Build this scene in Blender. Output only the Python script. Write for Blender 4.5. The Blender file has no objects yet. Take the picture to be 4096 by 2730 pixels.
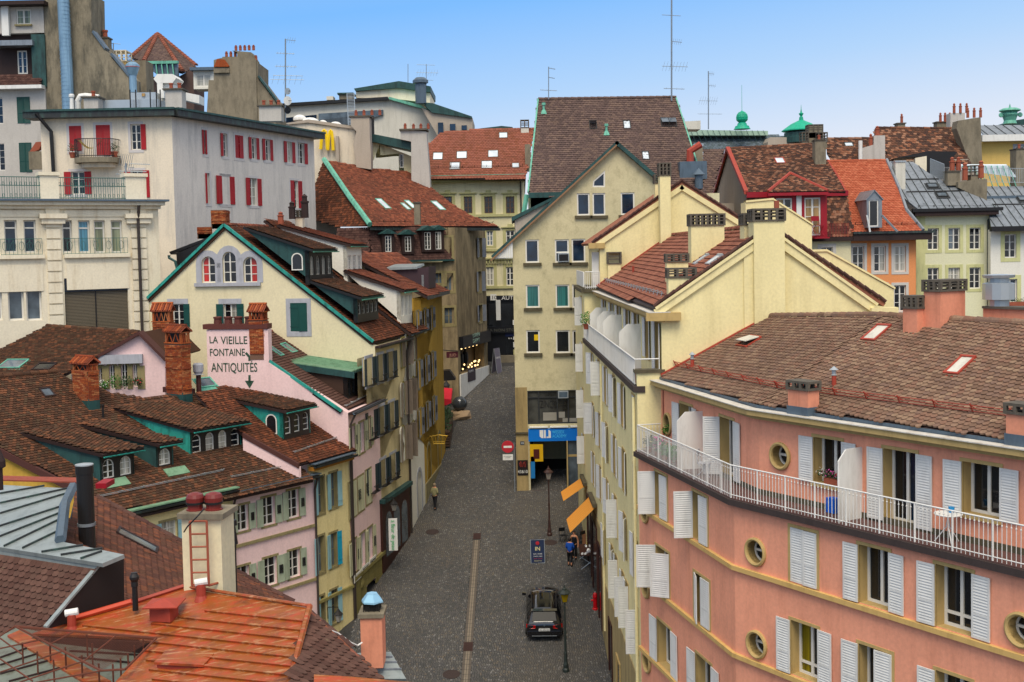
import bpy,math,random
from mathutils import Vector,Matrix
from mathutils.geometry import tessellate_polygon
random.seed(7)
SC=bpy.context.scene
COL=SC.collection
V=Vector
# ---------------------------------------------------------------- camera
F=4700.0;PITCH=math.atan(0.052);ROLL=0.020;CY=1253.0;CAMZ=30.0
_f=V((0,math.cos(PITCH),-math.sin(PITCH)));_u0=V((0,math.sin(PITCH),math.cos(PITCH)));_r0=V((1,0,0))
_u=math.cos(ROLL)*_u0+math.sin(ROLL)*_r0
_r=math.cos(ROLL)*_r0-math.sin(ROLL)*_u0
camd=bpy.data.cameras.new('camera');cam=bpy.data.objects.new('camera',camd);COL.objects.link(cam)
camd.sensor_width=36;camd.lens=F/4096*36;camd.shift_y=-(1365-CY)/4096
camd.clip_start=0.5;camd.clip_end=6000
m=Matrix.Identity(4)
for i in range(3):
    m[i][0]=_r[i];m[i][1]=_u[i];m[i][2]=-_f[i]
m[2][3]=CAMZ
cam.matrix_world=m
SC.camera=cam
# ---------------------------------------------------------------- world, sun, exposure
SUN_EL,SUN_AZ=math.radians(58),math.radians(183)
w=bpy.data.worlds.new('World');SC.world=w;w.use_nodes=True
nt=w.node_tree;bg=nt.nodes['Background']
sky=nt.nodes.new('ShaderNodeTexSky');sky.sky_type='NISHITA';sky.sun_disc=False
sky.sun_elevation=SUN_EL;sky.sun_rotation=SUN_AZ
sky.air_density=0.7;sky.dust_density=0.0;sky.ozone_density=3.0;sky.altitude=500
SKY_S=0.12
# clear sky with a hazy, paler belt towards the horizon all round
tc=nt.nodes.new('ShaderNodeTexCoord');sx=nt.nodes.new('ShaderNodeSeparateXYZ');nt.links.new(tc.outputs['Generated'],sx.inputs[0])
hz=nt.nodes.new('ShaderNodeValToRGB');el=hz.color_ramp.elements
HZ=[(0.0,(.86,.90,.95)),(.06,(.74,.81,.93)),(.13,(.45,.67,.97)),(.21,(.21,.51,1.0)),(.5,(.52,.57,.66))]
while len(el)<len(HZ):el.new(.5)
for e_,(p_,c_) in zip(el,HZ):e_.position=p_;e_.color=(*c_,1)
tl_=nt.nodes.new('ShaderNodeMath');tl_.operation='MULTIPLY_ADD';tl_.inputs[1].default_value=-.10;nt.links.new(sx.outputs[0],tl_.inputs[0]);nt.links.new(sx.outputs[2],tl_.inputs[2]);nt.links.new(tl_.outputs[0],hz.inputs[0])
sc_=nt.nodes.new('ShaderNodeVectorMath');sc_.operation='SCALE';sc_.inputs['Scale'].default_value=.54/SKY_S;nt.links.new(hz.outputs[0],sc_.inputs[0])
fr_=nt.nodes.new('ShaderNodeMapRange');fr_.inputs[1].default_value=.22;fr_.inputs[2].default_value=.6;fr_.inputs[3].default_value=0;fr_.inputs[4].default_value=1
nt.links.new(sx.outputs[2],fr_.inputs[0])
mx_=nt.nodes.new('ShaderNodeMix');mx_.data_type='RGBA';nt.links.new(fr_.outputs[0],mx_.inputs[0]);nt.links.new(sc_.outputs[0],mx_.inputs[6]);hs_=nt.nodes.new('ShaderNodeHueSaturation');hs_.inputs['Saturation'].default_value=.12;hs_.inputs['Value'].default_value=1.7;nt.links.new(sky.outputs[0],hs_.inputs['Color']);nt.links.new(hs_.outputs[0],mx_.inputs[7])
nt.links.new(mx_.outputs[2],bg.inputs[0]);bg.inputs[1].default_value=SKY_S
sd=bpy.data.lights.new('sun','SUN');sun=bpy.data.objects.new('sun',sd);COL.objects.link(sun)
sd.energy=1.5;sd.angle=math.radians(30);sd.color=(1,0.88,0.70)
sdir=V((math.sin(SUN_AZ)*math.cos(SUN_EL),math.cos(SUN_AZ)*math.cos(SUN_EL),math.sin(SUN_EL)))
sun.rotation_euler=sdir.to_track_quat('Z','Y').to_euler()
SC.view_settings.view_transform='Standard';SC.view_settings.look='None'
SC.view_settings.gamma=1;SC.view_settings.use_curve_mapping=False
SC.view_settings.exposure=0.9
SC.cycles.max_bounces=5;SC.cycles.diffuse_bounces=3
# ---------------------------------------------------------------- measured places: ray casting of survey marks
CR={'a':(0,0,2.2402),'b':(1024,0,2.2402),'c':(2048,0,2.2402),'d':(3072,300,2.2402),'e':(0,600,2.2402),'f':(900,600,2.2402),
      'g':(1800,600,2.2402),'h':(2400,600,2.2402),'i':(0,1200,2.2402),'j':(900,1200,2.2402),'k':(1800,1200,2.2402),
      'l':(2400,1200,2.2402),'m':(3072,1100,2.2402),'n':(0,1800,1.6855),'o':(900,1800,1.6862),'p':(1500,1800,1.6855),
      'q':(2400,1800,1.6855),'r':(3072,1700,1.5225),'s':(0,0,1)}
def C(k,x,y):
    a,b,s=CR[k];return (a+x/s,b+y/s)
def ray(q):
    d=_f+_r*((q[0]-2048)/F)+_u*((CY-q[1])/F);return d
CAM=V((0,0,CAMZ))
def atY(q,Y):
    d=ray(q);return CAM+d*(Y/d.y)
def atX(q,X):
    d=ray(q);return CAM+d*(X/d.x)
def atZ(q,z):
    d=ray(q);return CAM+d*((z-CAMZ)/d.z)
def onP(q,p0,n):
    d=ray(q);return CAM+d*((p0-CAM).dot(n)/d.dot(n))
SL=0.17
def gz(y):return SL*min(y,116.0)
def ground(q):
    d=ray(q);t=-CAMZ/(d.z-SL*d.y);return CAM+d*t
def proj(p):
    p=V(p)-CAM;k=p.dot(_f);return (2048+F*p.dot(_r)/k,CY-F*p.dot(_u)/k)
# ---------------------------------------------------------------- objects
WM={}
def link(o,parent=None,W=None):
    COL.objects.link(o)
    W=W or Matrix.Identity(4)
    if parent is not None:
        o.parent=parent;o.matrix_local=WM[parent.name].inverted()@W
    else:o.matrix_local=W
    WM[o.name]=W
    return o
def thing(name,label,cat,loc,group=None,rz=0):
    o=bpy.data.objects.new(name,None);o.empty_display_size=.3
    link(o,None,Matrix.Translation(V(loc))@Matrix.Rotation(rz,4,'Z'))
    o['label']=label;o['category']=cat
    if group:o['group']=group
    return o
def tag(o,label,cat,group=None):
    o['label']=label;o['category']=cat
    if group:o['group']=group
    return o
class MB:
    def __init__(s):s.v=[];s.f=[];s.m=[]
    def add(s,vs,fs,mi=0):
        b=len(s.v);s.v+=[tuple(v) for v in vs]
        for f in fs:s.f.append(tuple(b+i for i in f));s.m.append(mi)
        return s
    def box(s,o,ax,ay,az,mi=0):
        o,ax,ay,az=V(o),V(ax),V(ay),V(az)
        P=[o,o+ax,o+ax+ay,o+ay,o+az,o+ax+az,o+ax+ay+az,o+ay+az]
        fs=[(0,3,2,1),(4,5,6,7),(0,1,5,4),(1,2,6,5),(2,3,7,6),(3,0,4,7)]
        if ax.cross(ay).dot(az)<0:fs=[f[::-1] for f in fs]
        return s.add(P,fs,mi)
    def bx(s,x0,x1,y0,y1,z0,z1,mi=0):return s.box((x0,y0,z0),(x1-x0,0,0),(0,y1-y0,0),(0,0,z1-z0),mi)
    def tube(s,pts,r,n=8,mi=0,closed=False,cap=True):
        pts=[V(p) for p in pts];N=len(pts);rs=r if isinstance(r,(list,tuple)) else [r]*N
        base=len(s.v);prev=None
        for i,p in enumerate(pts):
            if closed:d=pts[(i+1)%N]-pts[i-1]
            else:d=pts[min(i+1,N-1)]-pts[max(i-1,0)]
            d.normalize()
            a=prev if prev is not None else (V((0,0,1)) if abs(d.z)<.9 else V((1,0,0)))
            x=(a-d*a.dot(d))
            if x.length<1e-5:x=d.orthogonal()
            x.normalize();y=d.cross(x);prev=x
            for k in range(n):
                t=2*math.pi*(k+.5)/n;s.v.append(tuple(p+x*rs[i]*math.cos(t)+y*rs[i]*math.sin(t)))
        for i in range(N if closed else N-1):
            for k in range(n):
                a=base+i*n+k;b_=base+i*n+(k+1)%n;j=(i+1)%N
                s.f.append((a,b_,base+j*n+(k+1)%n,base+j*n+k));s.m.append(mi)
        if cap and not closed:
            s.f.append(tuple(base+k for k in range(n))[::-1]);s.m.append(mi)
            s.f.append(tuple(base+(N-1)*n+k for k in range(n)));s.m.append(mi)
        return s
    def lathe(s,c,prof,n=14,mi=0,ax=(0,0,1)):
        ax=V(ax).normalized();x=ax.orthogonal().normalized();y=ax.cross(x);c=V(c);b=len(s.v)
        for r,h in prof:
            for k in range(n):
                t=2*math.pi*k/n;s.v.append(tuple(c+ax*h+x*r*math.cos(t)+y*r*math.sin(t)))
        for i in range(len(prof)-1):
            for k in range(n):
                s.f.append((b+i*n+k,b+i*n+(k+1)%n,b+(i+1)*n+(k+1)%n,b+(i+1)*n+k));s.m.append(mi)
        s.f.append(tuple(b+k for k in range(n))[::-1]);s.m.append(mi)
        s.f.append(tuple(b+(len(prof)-1)*n+k for k in range(n)));s.m.append(mi)
        return s
    def prism(s,pts,off,mi=0):
        pts=[V(p) for p in pts];n=len(pts);off=V(off)
        nn=V((0,0,0))
        for i in range(n):nn+=(pts[i]-pts[0]).cross(pts[(i+1)%n]-pts[0])
        if nn.dot(off)>0:pts=pts[::-1]
        tri=tessellate_polygon([pts]);b=len(s.v)
        s.v+=[tuple(p) for p in pts]+[tuple(p+off) for p in pts]
        # orientation of tessellated triangles
        for t in tri:
            a,b2,c=t
            tn=(pts[b2]-pts[a]).cross(pts[c]-pts[a])
            if tn.dot(off)>0:t=(t[0],t[2],t[1])
            s.f.append((b+t[0],b+t[1],b+t[2]));s.m.append(mi)
            s.f.append((b+n+t[0],b+n+t[2],b+n+t[1]));s.m.append(mi)
        for i in range(n):
            j=(i+1)%n;s.f.append((b+j,b+i,b+n+i,b+n+j));s.m.append(mi)
        return s
    def mesh(s,name,mats,smooth=False):
        me=bpy.data.meshes.new(name);me.from_pydata(s.v,[],s.f)
        if not isinstance(mats,(list,tuple)):mats=[mats]
        for mm in mats:me.materials.append(mm)
        if len(mats)>1:me.polygons.foreach_set('material_index',s.m)
        if smooth:me.polygons.foreach_set('use_smooth',[True]*len(me.polygons))
        me.update();return me
    def build(s,name,mats,parent=None,W=None,smooth=False,kind=None):
        # vertices are world coordinates unless W is given
        me=s.mesh(name,mats,smooth)
        o=bpy.data.objects.new(name,me)
        if W is None and parent is not None:
            PW=WM[parent.name];me.transform(PW.inverted());W=PW
        link(o,parent,W)
        if kind:o['kind']=kind
        return o
def inst(name,me,parent,W):
    return link(bpy.data.objects.new(name,me),parent,W)
MC={}
def cached(key,fn):
    if key not in MC:MC[key]=fn()
    return MC[key]
# ---------------------------------------------------------------- materials
def lin(h):
    h=h.lstrip('#');c=[int(h[i:i+2],16)/255 for i in (0,2,4)]
    c=[(x/12.92 if x<=.04045 else ((x+.055)/1.055)**2.4) for x in c];l_=.3*c[0]+.6*c[1]+.1*c[2]
    return tuple(max(0,l_+(x-l_)*1.1) for x in c)+(1,)
def newmat(name):
    m=bpy.data.materials.new(name);m.use_nodes=True
    return m,m.node_tree,m.node_tree.nodes['Principled BSDF']
def N(nt,t,**kw):
    n=nt.nodes.new(t)
    for k,v in kw.items():setattr(n,k,v)
    return n
def noise(nt,sc,scale=(1,1,1),detail=4,rough=.55,vec=None):
    if vec is None:vec=N(nt,'ShaderNodeNewGeometry').outputs['Position']
    mp=N(nt,'ShaderNodeMapping');mp.inputs['Scale'].default_value=scale
    nt.links.new(vec,mp.inputs[0])
    n=N(nt,'ShaderNodeTexNoise');n.inputs['Scale'].default_value=sc;n.inputs['Detail'].default_value=detail;n.inputs['Roughness'].default_value=rough
    nt.links.new(mp.outputs[0],n.inputs['Vector']);return n.outputs['Fac']
def ramp(nt,fac,stops,interp='LINEAR'):
    r=N(nt,'ShaderNodeValToRGB');r.color_ramp.interpolation=interp;e=r.color_ramp.elements
    while len(e)<len(stops):e.new(.5)
    for i,(p,c) in enumerate(stops):
        e[i].position=p;e[i].color=c if len(c)==4 else (*c,1)
    nt.links.new(fac,r.inputs[0]);return r.outputs[0]
def mix(nt,fac,a,b,mode='MIX'):
    x=N(nt,'ShaderNodeMix',data_type='RGBA',blend_type=mode)
    for i,s in ((0,fac),(6,a),(7,b)):
        if hasattr(s,'links'):nt.links.new(s,x.inputs[i])
        else:x.inputs[i].default_value=s
    return x.outputs[2]
def bump(nt,bsdf,h,strength=.3,dist=.02):
    b=N(nt,'ShaderNodeBump');b.inputs['Strength'].default_value=strength;b.inputs['Distance'].default_value=dist
    nt.links.new(h,b.inputs['Height']);nt.links.new(b.outputs[0],bsdf.inputs['Normal'])
BW=lambda a:(a,a,a,1)
def plaster(name,h,dirt='6b6457',amt=.35,var=.12,lo=.52,hi=.72,rough=.85,fine=9,sv=.22):
    m,nt,b=newmat(name);c=lin(h)
    n1=noise(nt,.35,detail=6,rough=.65);n2=noise(nt,1.1,(1.6,1.6,sv),detail=7,rough=.7);n3=noise(nt,fine,detail=5,rough=.6)
    base=mix(nt,ramp(nt,n1,[(.3,BW(0)),(.7,BW(1))]),tuple(x*(1-var) for x in c[:3])+(1,),tuple(min(1,x*(1+var*.55)) for x in c[:3])+(1,))
    f=ramp(nt,n2,[(lo,BW(0)),(hi,BW(amt))])
    base=mix(nt,f,base,lin(dirt))
    base=mix(nt,ramp(nt,n3,[(.35,BW(.10)),(.62,BW(0))]),base,BW(.03))
    nt.links.new(base,b.inputs['Base Color']);b.inputs['Roughness'].default_value=rough
    b.inputs['Specular IOR Level'].default_value=.1
    bump(nt,b,n3,.35,.012);return m
def plain(name,h,rough=.6,metal=0,var=.1,sc=3,spec=.4,dirt=None,amt=.4):
    m,nt,b=newmat(name);c=lin(h);n1=noise(nt,sc,detail=5)
    base=mix(nt,n1,tuple(x*(1-var) for x in c[:3])+(1,),tuple(min(1,x*(1+var)) for x in c[:3])+(1,))
    if dirt:
        n2=noise(nt,2.2,(1.5,1.5,.35),detail=7,rough=.7)
        base=mix(nt,ramp(nt,n2,[(.48,BW(0)),(.68,BW(amt))]),base,lin(dirt))
    nt.links.new(base,b.inputs['Base Color']);b.inputs['Roughness'].default_value=rough;b.inputs['Metallic'].default_value=metal
    b.inputs['Specular IOR Level'].default_value=spec
    return m
def tilemat(name,cols,moss='3a2c22',amt=.5,sc=.5,rough=.8):
    m,nt,b=newmat(name)
    g=N(nt,'ShaderNodeNewGeometry');oi=N(nt,'ShaderNodeObjectInfo')
    ad=N(nt,'ShaderNodeMath',operation='ADD');nt.links.new(g.outputs['Random Per Island'],ad.inputs[0]);nt.links.new(oi.outputs['Random'],ad.inputs[1])
    fr=N(nt,'ShaderNodeMath',operation='FRACT');nt.links.new(ad.outputs[0],fr.inputs[0])
    n=len(cols);base=ramp(nt,fr.outputs[0],[(i/max(1,n),lin(c)) for i,c in enumerate(cols)],'CONSTANT')
    big=noise(nt,sc,detail=6,rough=.68)
    base=mix(nt,ramp(nt,big,[(.42,BW(0)),(.72,BW(amt*.75))]),base,lin(moss))
    fine=noise(nt,14,detail=4,rough=.7)
    base=mix(nt,ramp(nt,fine,[(.35,BW(.45)),(.6,BW(0))]),base,lin(moss))
    lich=noise(nt,3.3,detail=6,rough=.75)
    base=mix(nt,ramp(nt,lich,[(.62,BW(0)),(.76,BW(.4))]),base,lin('8f8468'))
    nt.links.new(base,b.inputs['Base Color']);b.inputs['Roughness'].default_value=.92;b.inputs['Specular IOR Level'].default_value=.1
    bump(nt,b,fine,.4,.01)
    return m
def glass(name,h,rough=.08,var=.5):
    m,nt,b=newmat(name);c=lin(h);n1=noise(nt,.9,detail=3)
    base=mix(nt,ramp(nt,n1,[(.35,BW(0)),(.65,BW(1))]),tuple(x*(1-var) for x in c[:3])+(1,),tuple(min(1,x*(1+var)) for x in c[:3])+(1,))
    nt.links.new(base,b.inputs['Base Color']);b.inputs['Roughness'].default_value=rough;b.inputs['Specular IOR Level'].default_value=.6
    return m
def emis(name,h,s):
    m,nt,b=newmat(name);b.inputs['Base Color'].default_value=lin(h);b.inputs['Emission Color'].default_value=lin(h);b.inputs['Emission Strength'].default_value=s;return m
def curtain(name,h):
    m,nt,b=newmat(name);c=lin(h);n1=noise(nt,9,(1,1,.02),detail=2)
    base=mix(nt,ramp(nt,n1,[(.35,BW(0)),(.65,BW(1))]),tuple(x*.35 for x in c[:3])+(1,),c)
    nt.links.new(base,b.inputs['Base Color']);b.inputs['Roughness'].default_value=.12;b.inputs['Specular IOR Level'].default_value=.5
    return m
M={
 'g_dark':glass('dark_glass','14171b'),'g_blue':glass('blue_glass','16283c'),'g_grey':glass('grey_glass','59636b',var=.4),
 'g_sky':glass('sky_glass','cfd8de',.25,.15),'c_teal':curtain('teal_curtain','3f7a78'),'c_white':curtain('white_curtain','c9c6ba'),
 'c_ochre':curtain('ochre_blind','c4a06c'),'c_red':curtain('red_curtain','c03a34'),'c_green':curtain('green_curtain','9aa083'),'c_blue':curtain('blue_curtain','6fb0cc'),
 'c_olive':curtain('olive_curtain','8a7c28'),
 'w_frame':plain('white_frame','dedbd2',.45,var=.05),'dk_frame':plain('dark_frame','2a2c2d',.5),'br_frame':plain('brown_frame','5a4638',.6),
 'white':plain('white_paint','e2e1dc',.5,var=.04,dirt='8f8a80',amt=.25),'shut_w':plain('white_shutter_paint','d9d8d4',.5,var=.04,dirt='8b8880',amt=.25),
 'shut_red':plain('red_shutter_paint','9c2328',.55,var=.12),'shut_dg':plain('dark_green_shutter_paint','12423c',.55),'shut_pg':plain('pale_green_shutter_paint','a3ac96',.65,dirt='59604f'),
 'shut_bk':plain('blue_black_shutter_paint','26343a',.5),'shut_gr':plain('grey_shutter_paint','7f8288',.65,dirt='4a4a4a'),'shut_bl':plain('pale_blue_shutter_paint','8fb4bb',.6,dirt='59706d',amt=.3),'shut_tq':plain('turquoise_shutter_paint','2f93ae',.55),
 'shut_cr':plain('cream_shutter_paint','c4c2a2',.6,dirt='6c6b58'),'shut_br':plain('taupe_shutter_paint','8a7d70',.65,dirt='4d463f'),
 'pink_w':plaster('salmon_plaster','eda78c','9c5f4a',.35,.1,.48,.8),'yellow_w':plaster('pale_yellow_plaster','eee1b0','9c8a5c',.3,.08,.48,.8),
 'ochre':plain('ochre_stone','b89f6e',.8,dirt='6a5838',amt=.3),'olive_st':plain('olive_stone','8f8460',.85,dirt='4d4632',amt=.5),
 'wessex':plaster('olive_cream_plaster','cfc5a2','6a6448',.45,.12,.5,.78,sv=1.1),'concrete':plaster('concrete','8b8271','4b4840',.6,.2,.45,.7,sv=.6),
 'cream':plaster('cream_plaster','e2d7b6','8e8358',.3,.06,.55,.8),'cream2':plaster('warm_cream_plaster','d3c49c','756643',.5,.12,.5,.75),
 'white_w':plaster('white_plaster','e9e6da','a19a88',.2,.04,.55,.85),'grey_w':plaster('pale_grey_render','c0bbb4','8d8880',.45,.08,.5,.75),
 'wb':plaster('off_white_render','e6dac6','9a9690',.5,.08,.48,.75),'wb2':plaster('grey_white_render','dad3cb','8c8a8a',.5,.06,.48,.75),
 'pinkl':plaster('pale_pink_plaster','edcfcc','a08080',.25,.06,.52,.82),'yel':plaster('yellow_plaster','e8d8a4','927b3e',.4,.1,.5,.75),
 'yel2':plaster('strong_yellow_plaster','c4a055','8a6c2a',.4,.1,.5,.75),'tan':plaster('stained_tan_plaster','9c8c70','3f3a31',.7,.18,.42,.68,sv=.35),
 'orange_w':plaster('orange_plaster','e29a6c','a55d33',.2,.05,.55,.85),'lime_w':plaster('pale_lime_plaster','e4e2c2','9a9a70',.25,.05,.55,.85),
 'lime_s':plain('lime_stone_surround','cbca98',.8,dirt='7c8052',amt=.3),'grey_s':plain('grey_stone_surround','a9aab0',.85,dirt='6f6f70',amt=.35),
 'stone':plaster('limestone','ece2cb','9a7c44',.4,.08,.52,.75),'sandst':plaster('green_sandstone','8d8458','4f4a30',.5,.15,.48,.7),
 'lt_s':plain('light_stone_surround','c6c2bb',.8,var=.05,dirt='8a867e',amt=.2),'beige_w':plaster('beige_plaster','c9ae7a','7a6233',.5,.12,.48,.72),'far_w':plaster('far_cream_plaster','dfd7b4','8c8a6a',.35,.08,.5,.75),
 'modern':plaster('modern_white_concrete','d5d1c5','8e8a7c',.4,.06,.5,.75),'taupe':plaster('taupe_render','b3a799','8a7f73',.35,.06,.5,.75),
 'red_tr':plain('red_trim_paint','9e4436',.55,dirt='6a2c22',amt=.3),'red_hs':plain('crimson_trim_paint','8f1d28',.5),'copper':plain('verdigris_copper','6fae98',.55,var=.25,dirt='2d4c45',amt=.6),
 'copper2':plain('dark_patina_copper','2a4a48',.55,var=.35,dirt='151f1f',amt=.75),'copper3':plain('turquoise_copper','3a9286',.5,var=.3,dirt='17342f',amt=.8),'copperg':plain('bright_green_copper','78987c',.5,var=.25,dirt='35533a',amt=.5),
 'lead':plain('blue_grey_lead','5c6a76',.45,.3,dirt='3b434a'),'zinc':plain('zinc_sheet','98a09f',.38,.35,.15,1.2,dirt='6a7271',amt=.5),
 'dzinc':plain('dark_zinc_sheet','8a9096',.4,.35,.2,1.2,dirt='4a4e52',amt=.6),'black':plain('black_metal','1c1a1a',.45,var=.15),'dkbrown':plain('dark_brown_wood','2e1e1b',.7,dirt='1d1310'),
 'gutter':plain('dark_gutter','2d2f30',.5,dirt='4b6a60',amt=.5),'pipe':plain('brown_drainpipe','3a322e',.5),'conc2':plain('grey_cap_concrete','5c564d',.9,var=.3,dirt='2a2825',amt=.5,sc=6),
 'sillst':plain('dark_stained_sill','57503f',.9,var=.3,dirt='2c2920',amt=.5),'steel':plain('galvanised_steel','b3b9bc',.35,.5),'blued':plain('blue_steel_duct','86a3b8',.45,.4,dirt='4c6a80'),
 'terra':plain('terracotta','94523f',.75,var=.2),'rednew':plain('bright_red_flashing','bb4a34',.5,var=.1),'slab':plain('brown_terrace_tile','5e4440',.7,dirt='3a2e2c'),
 'dkslab':plain('dark_slab_edge','3f3532',.65,var=.15,dirt='2a2422'),'greenrail':plain('green_iron','2f5f58',.5),'granite':plain('polished_dark_granite','3c4043',.15,spec=.6),
 'blacksh':plain('black_shopfront','15161a',.4),'brownwood':plain('shop_brown_wood','3b1f19',.5,dirt='22120f'),'reddoor':plain('brown_door','5e2f20',.6),'asph':plain('asphalt','2e2e30',.9),
 'leaf':plain('leaf_green','3f6b2a',.6,var=.4,sc=20),'leafd':plain('dark_leaf_green','27421f',.6,var=.4,sc=20),'pinkf':plain('pink_petals','d0589a',.6),'whitef':plain('white_petals','e8e6e0',.6),'redf':plain('red_petals','c0243a',.6),'stem':plain('woody_stem','4a3a26',.8),
}
T={
 'pink':tilemat('brown_tiles_weathered',['83695a','8e7564','776052','947c69','87695a','7d665a'],'544439',.5,.3),
 'old':tilemat('old_dark_tiles',['563d30','614536','49372d','684738','50392e','7a523e','584638','4d3a30'],'2e261f',.5,.4),
 'old2':tilemat('old_red_tiles',['663f31','724534','57382c','84513c','603c2f','50352a'],'33271f',.5,.5),
 'redf':tilemat('far_red_tiles',['8c5648','945c4c','82503f','8f5a4c'],'5a443a',.6,.25),
 'tan':tilemat('tan_house_tiles',['865040','7a4a3c','9a5f4a','6d4438','8a5444'],'44342c',.6,.35),
 'man':tilemat('mansard_brown_tiles',['57403b','4d3935','624a43'],'332725',.4,.4),
 'brown':tilemat('purple_brown_tiles',['655450','6d5b55','5d4e4a','756259'],'443a36',.4,.3),
 'yel':tilemat('yellow_house_tiles',['8a5a4b','956453','7d5144','9c6b58'],'5a3d35',.4,.5),
 'orange':tilemat('orange_tiles',['ae6650','a65f49','b46e56','9f5844'],'94523f',.3,.5),
 'mix':tilemat('mottled_dark_tiles',['5b4338','6e4e40','4a3833','8a5f4b','524038','9c7560'],'3b2e29',.5,.5),
 'near':tilemat('near_brown_tiles',['5f4840','694f46','573f38','644a42'],'3f312c',.35,.6),
 'nearr':tilemat('near_red_tiles',['66443a','704c40','5c4038','80523f','604438','6a483c'],'3c2e28',.4,.6),
 'slate':tilemat('slate_tiles',['5c666c','66707a','525b60'],'3f4a48',.4,.5),
}
# ---------------------------------------------------------------- walls and windows
class Wall:
    def __init__(s,A,B):
        s.A=V((A[0],A[1],0));s.B=V((B[0],B[1],0));d=s.B-s.A;s.L=d.length;s.t=d.normalized();s.n=V((s.t.y,-s.t.x,0));s.holes=[]
    def hit(s,q):
        p=onP(q,s.A,s.n);return ((p-s.A).dot(s.t),p.z)
    def h(s,k,x,y):return s.hit(C(k,x,y))
    def rect(s,k,x0,y0,x1,y1):
        a=s.h(k,x0,y0);b=s.h(k,x1,y1);c=s.h(k,x0,y1);d=s.h(k,x1,y0)
        return ((a[0]+c[0])/2,(b[0]+d[0])/2,(b[1]+c[1])/2,(a[1]+d[1])/2)
    def pt(s,a,z,out=0):return s.A+s.t*a+s.n*out+V((0,0,z))
    def mat(s,a,z,out=0):
        p=s.pt(a,z,out);m=Matrix.Identity(4)
        for i in range(3):m[i][0]=s.t[i];m[i][1]=-s.n[i];m[i][2]=(0,0,1)[i];m[i][3]=p[i]
        return m
    def off(s,d):
        return Wall((s.A+s.n*d)[:2],(s.B+s.n*d)[:2])
    def box(s,mb,a0,a1,z0,z1,o0,o1,mi=0):
        return mb.box(s.pt(a0,z0,o0),s.t*(a1-a0),s.n*(o1-o0),V((0,0,z1-z0)),mi)
    def build(s,root,outline,mat,name='wall',rev=.22,th=.35,revmat=None):
        outer=[V((a,z,0)) for a,z in outline]
        ar=sum(outer[i].x*outer[(i+1)%len(outer)].y-outer[(i+1)%len(outer)].x*outer[i].y for i in range(len(outer)))
        if ar<0:outer=outer[::-1]
        loops=[outer]+[[V((a,z,0)) for a,z in h] for h in s.holes]
        tri=tessellate_polygon(loops);flat=[p for l in loops for p in l]
        mb=MB();vs=[s.pt(p.x,p.y) for p in flat];fs=[]
        for t in tri:
            a,b,c=(vs[i] for i in t)
            fs.append(tuple(t) if (b-a).cross(c-a).dot(s.n)>0 else (t[0],t[2],t[1]))
        mb.add(vs,fs,0)
        n=len(outer);vo=[s.pt(p.x,p.y) for p in outer];vb=[p-s.n*th for p in vo]
        mb.add(vo+vb,[(i,i+n,(i+1)%n+n,(i+1)%n) for i in range(n)],0)
        mb.add([p-s.n*th for p in vs],[t[::-1] for t in fs],0)
        for h in s.holes:
            k=len(h);a=[s.pt(x,z) for x,z in h];b=[p-s.n*rev for p in a]
            mb.add(a+b,[(i,(i+1)%k,(i+1)%k+k,i+k) for i in range(k)],1)
        return mb.build(name,[mat,revmat or mat],root)
def archpts(s0,s1,z0,z1,n=8,flat=1.0):
    r=(s1-s0)/2;c=(s0+s1)/2;zc=z1-r*flat
    return [(s0,z0),(s1,z0)]+[(c+r*math.cos(math.pi*i/n),zc+r*flat*math.sin(math.pi*i/n)) for i in range(n+1)]
def unit_quad(mat):
    return MB().add([(-.5,0,-.5),(.5,0,-.5),(.5,0,.5),(-.5,0,.5)],[(0,1,2,3)]).mesh('pane',mat)
def pane(parent,W,a,z,w_,h_,out,mk):
    mk=M[mk] if isinstance(mk,str) else mk
    me=cached(('pane',mk.name),lambda:unit_quad(mk))
    return inst('pane',me,parent,W.mat(a,z,out)@Matrix.Diagonal((w_,1,h_,1)))
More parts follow.
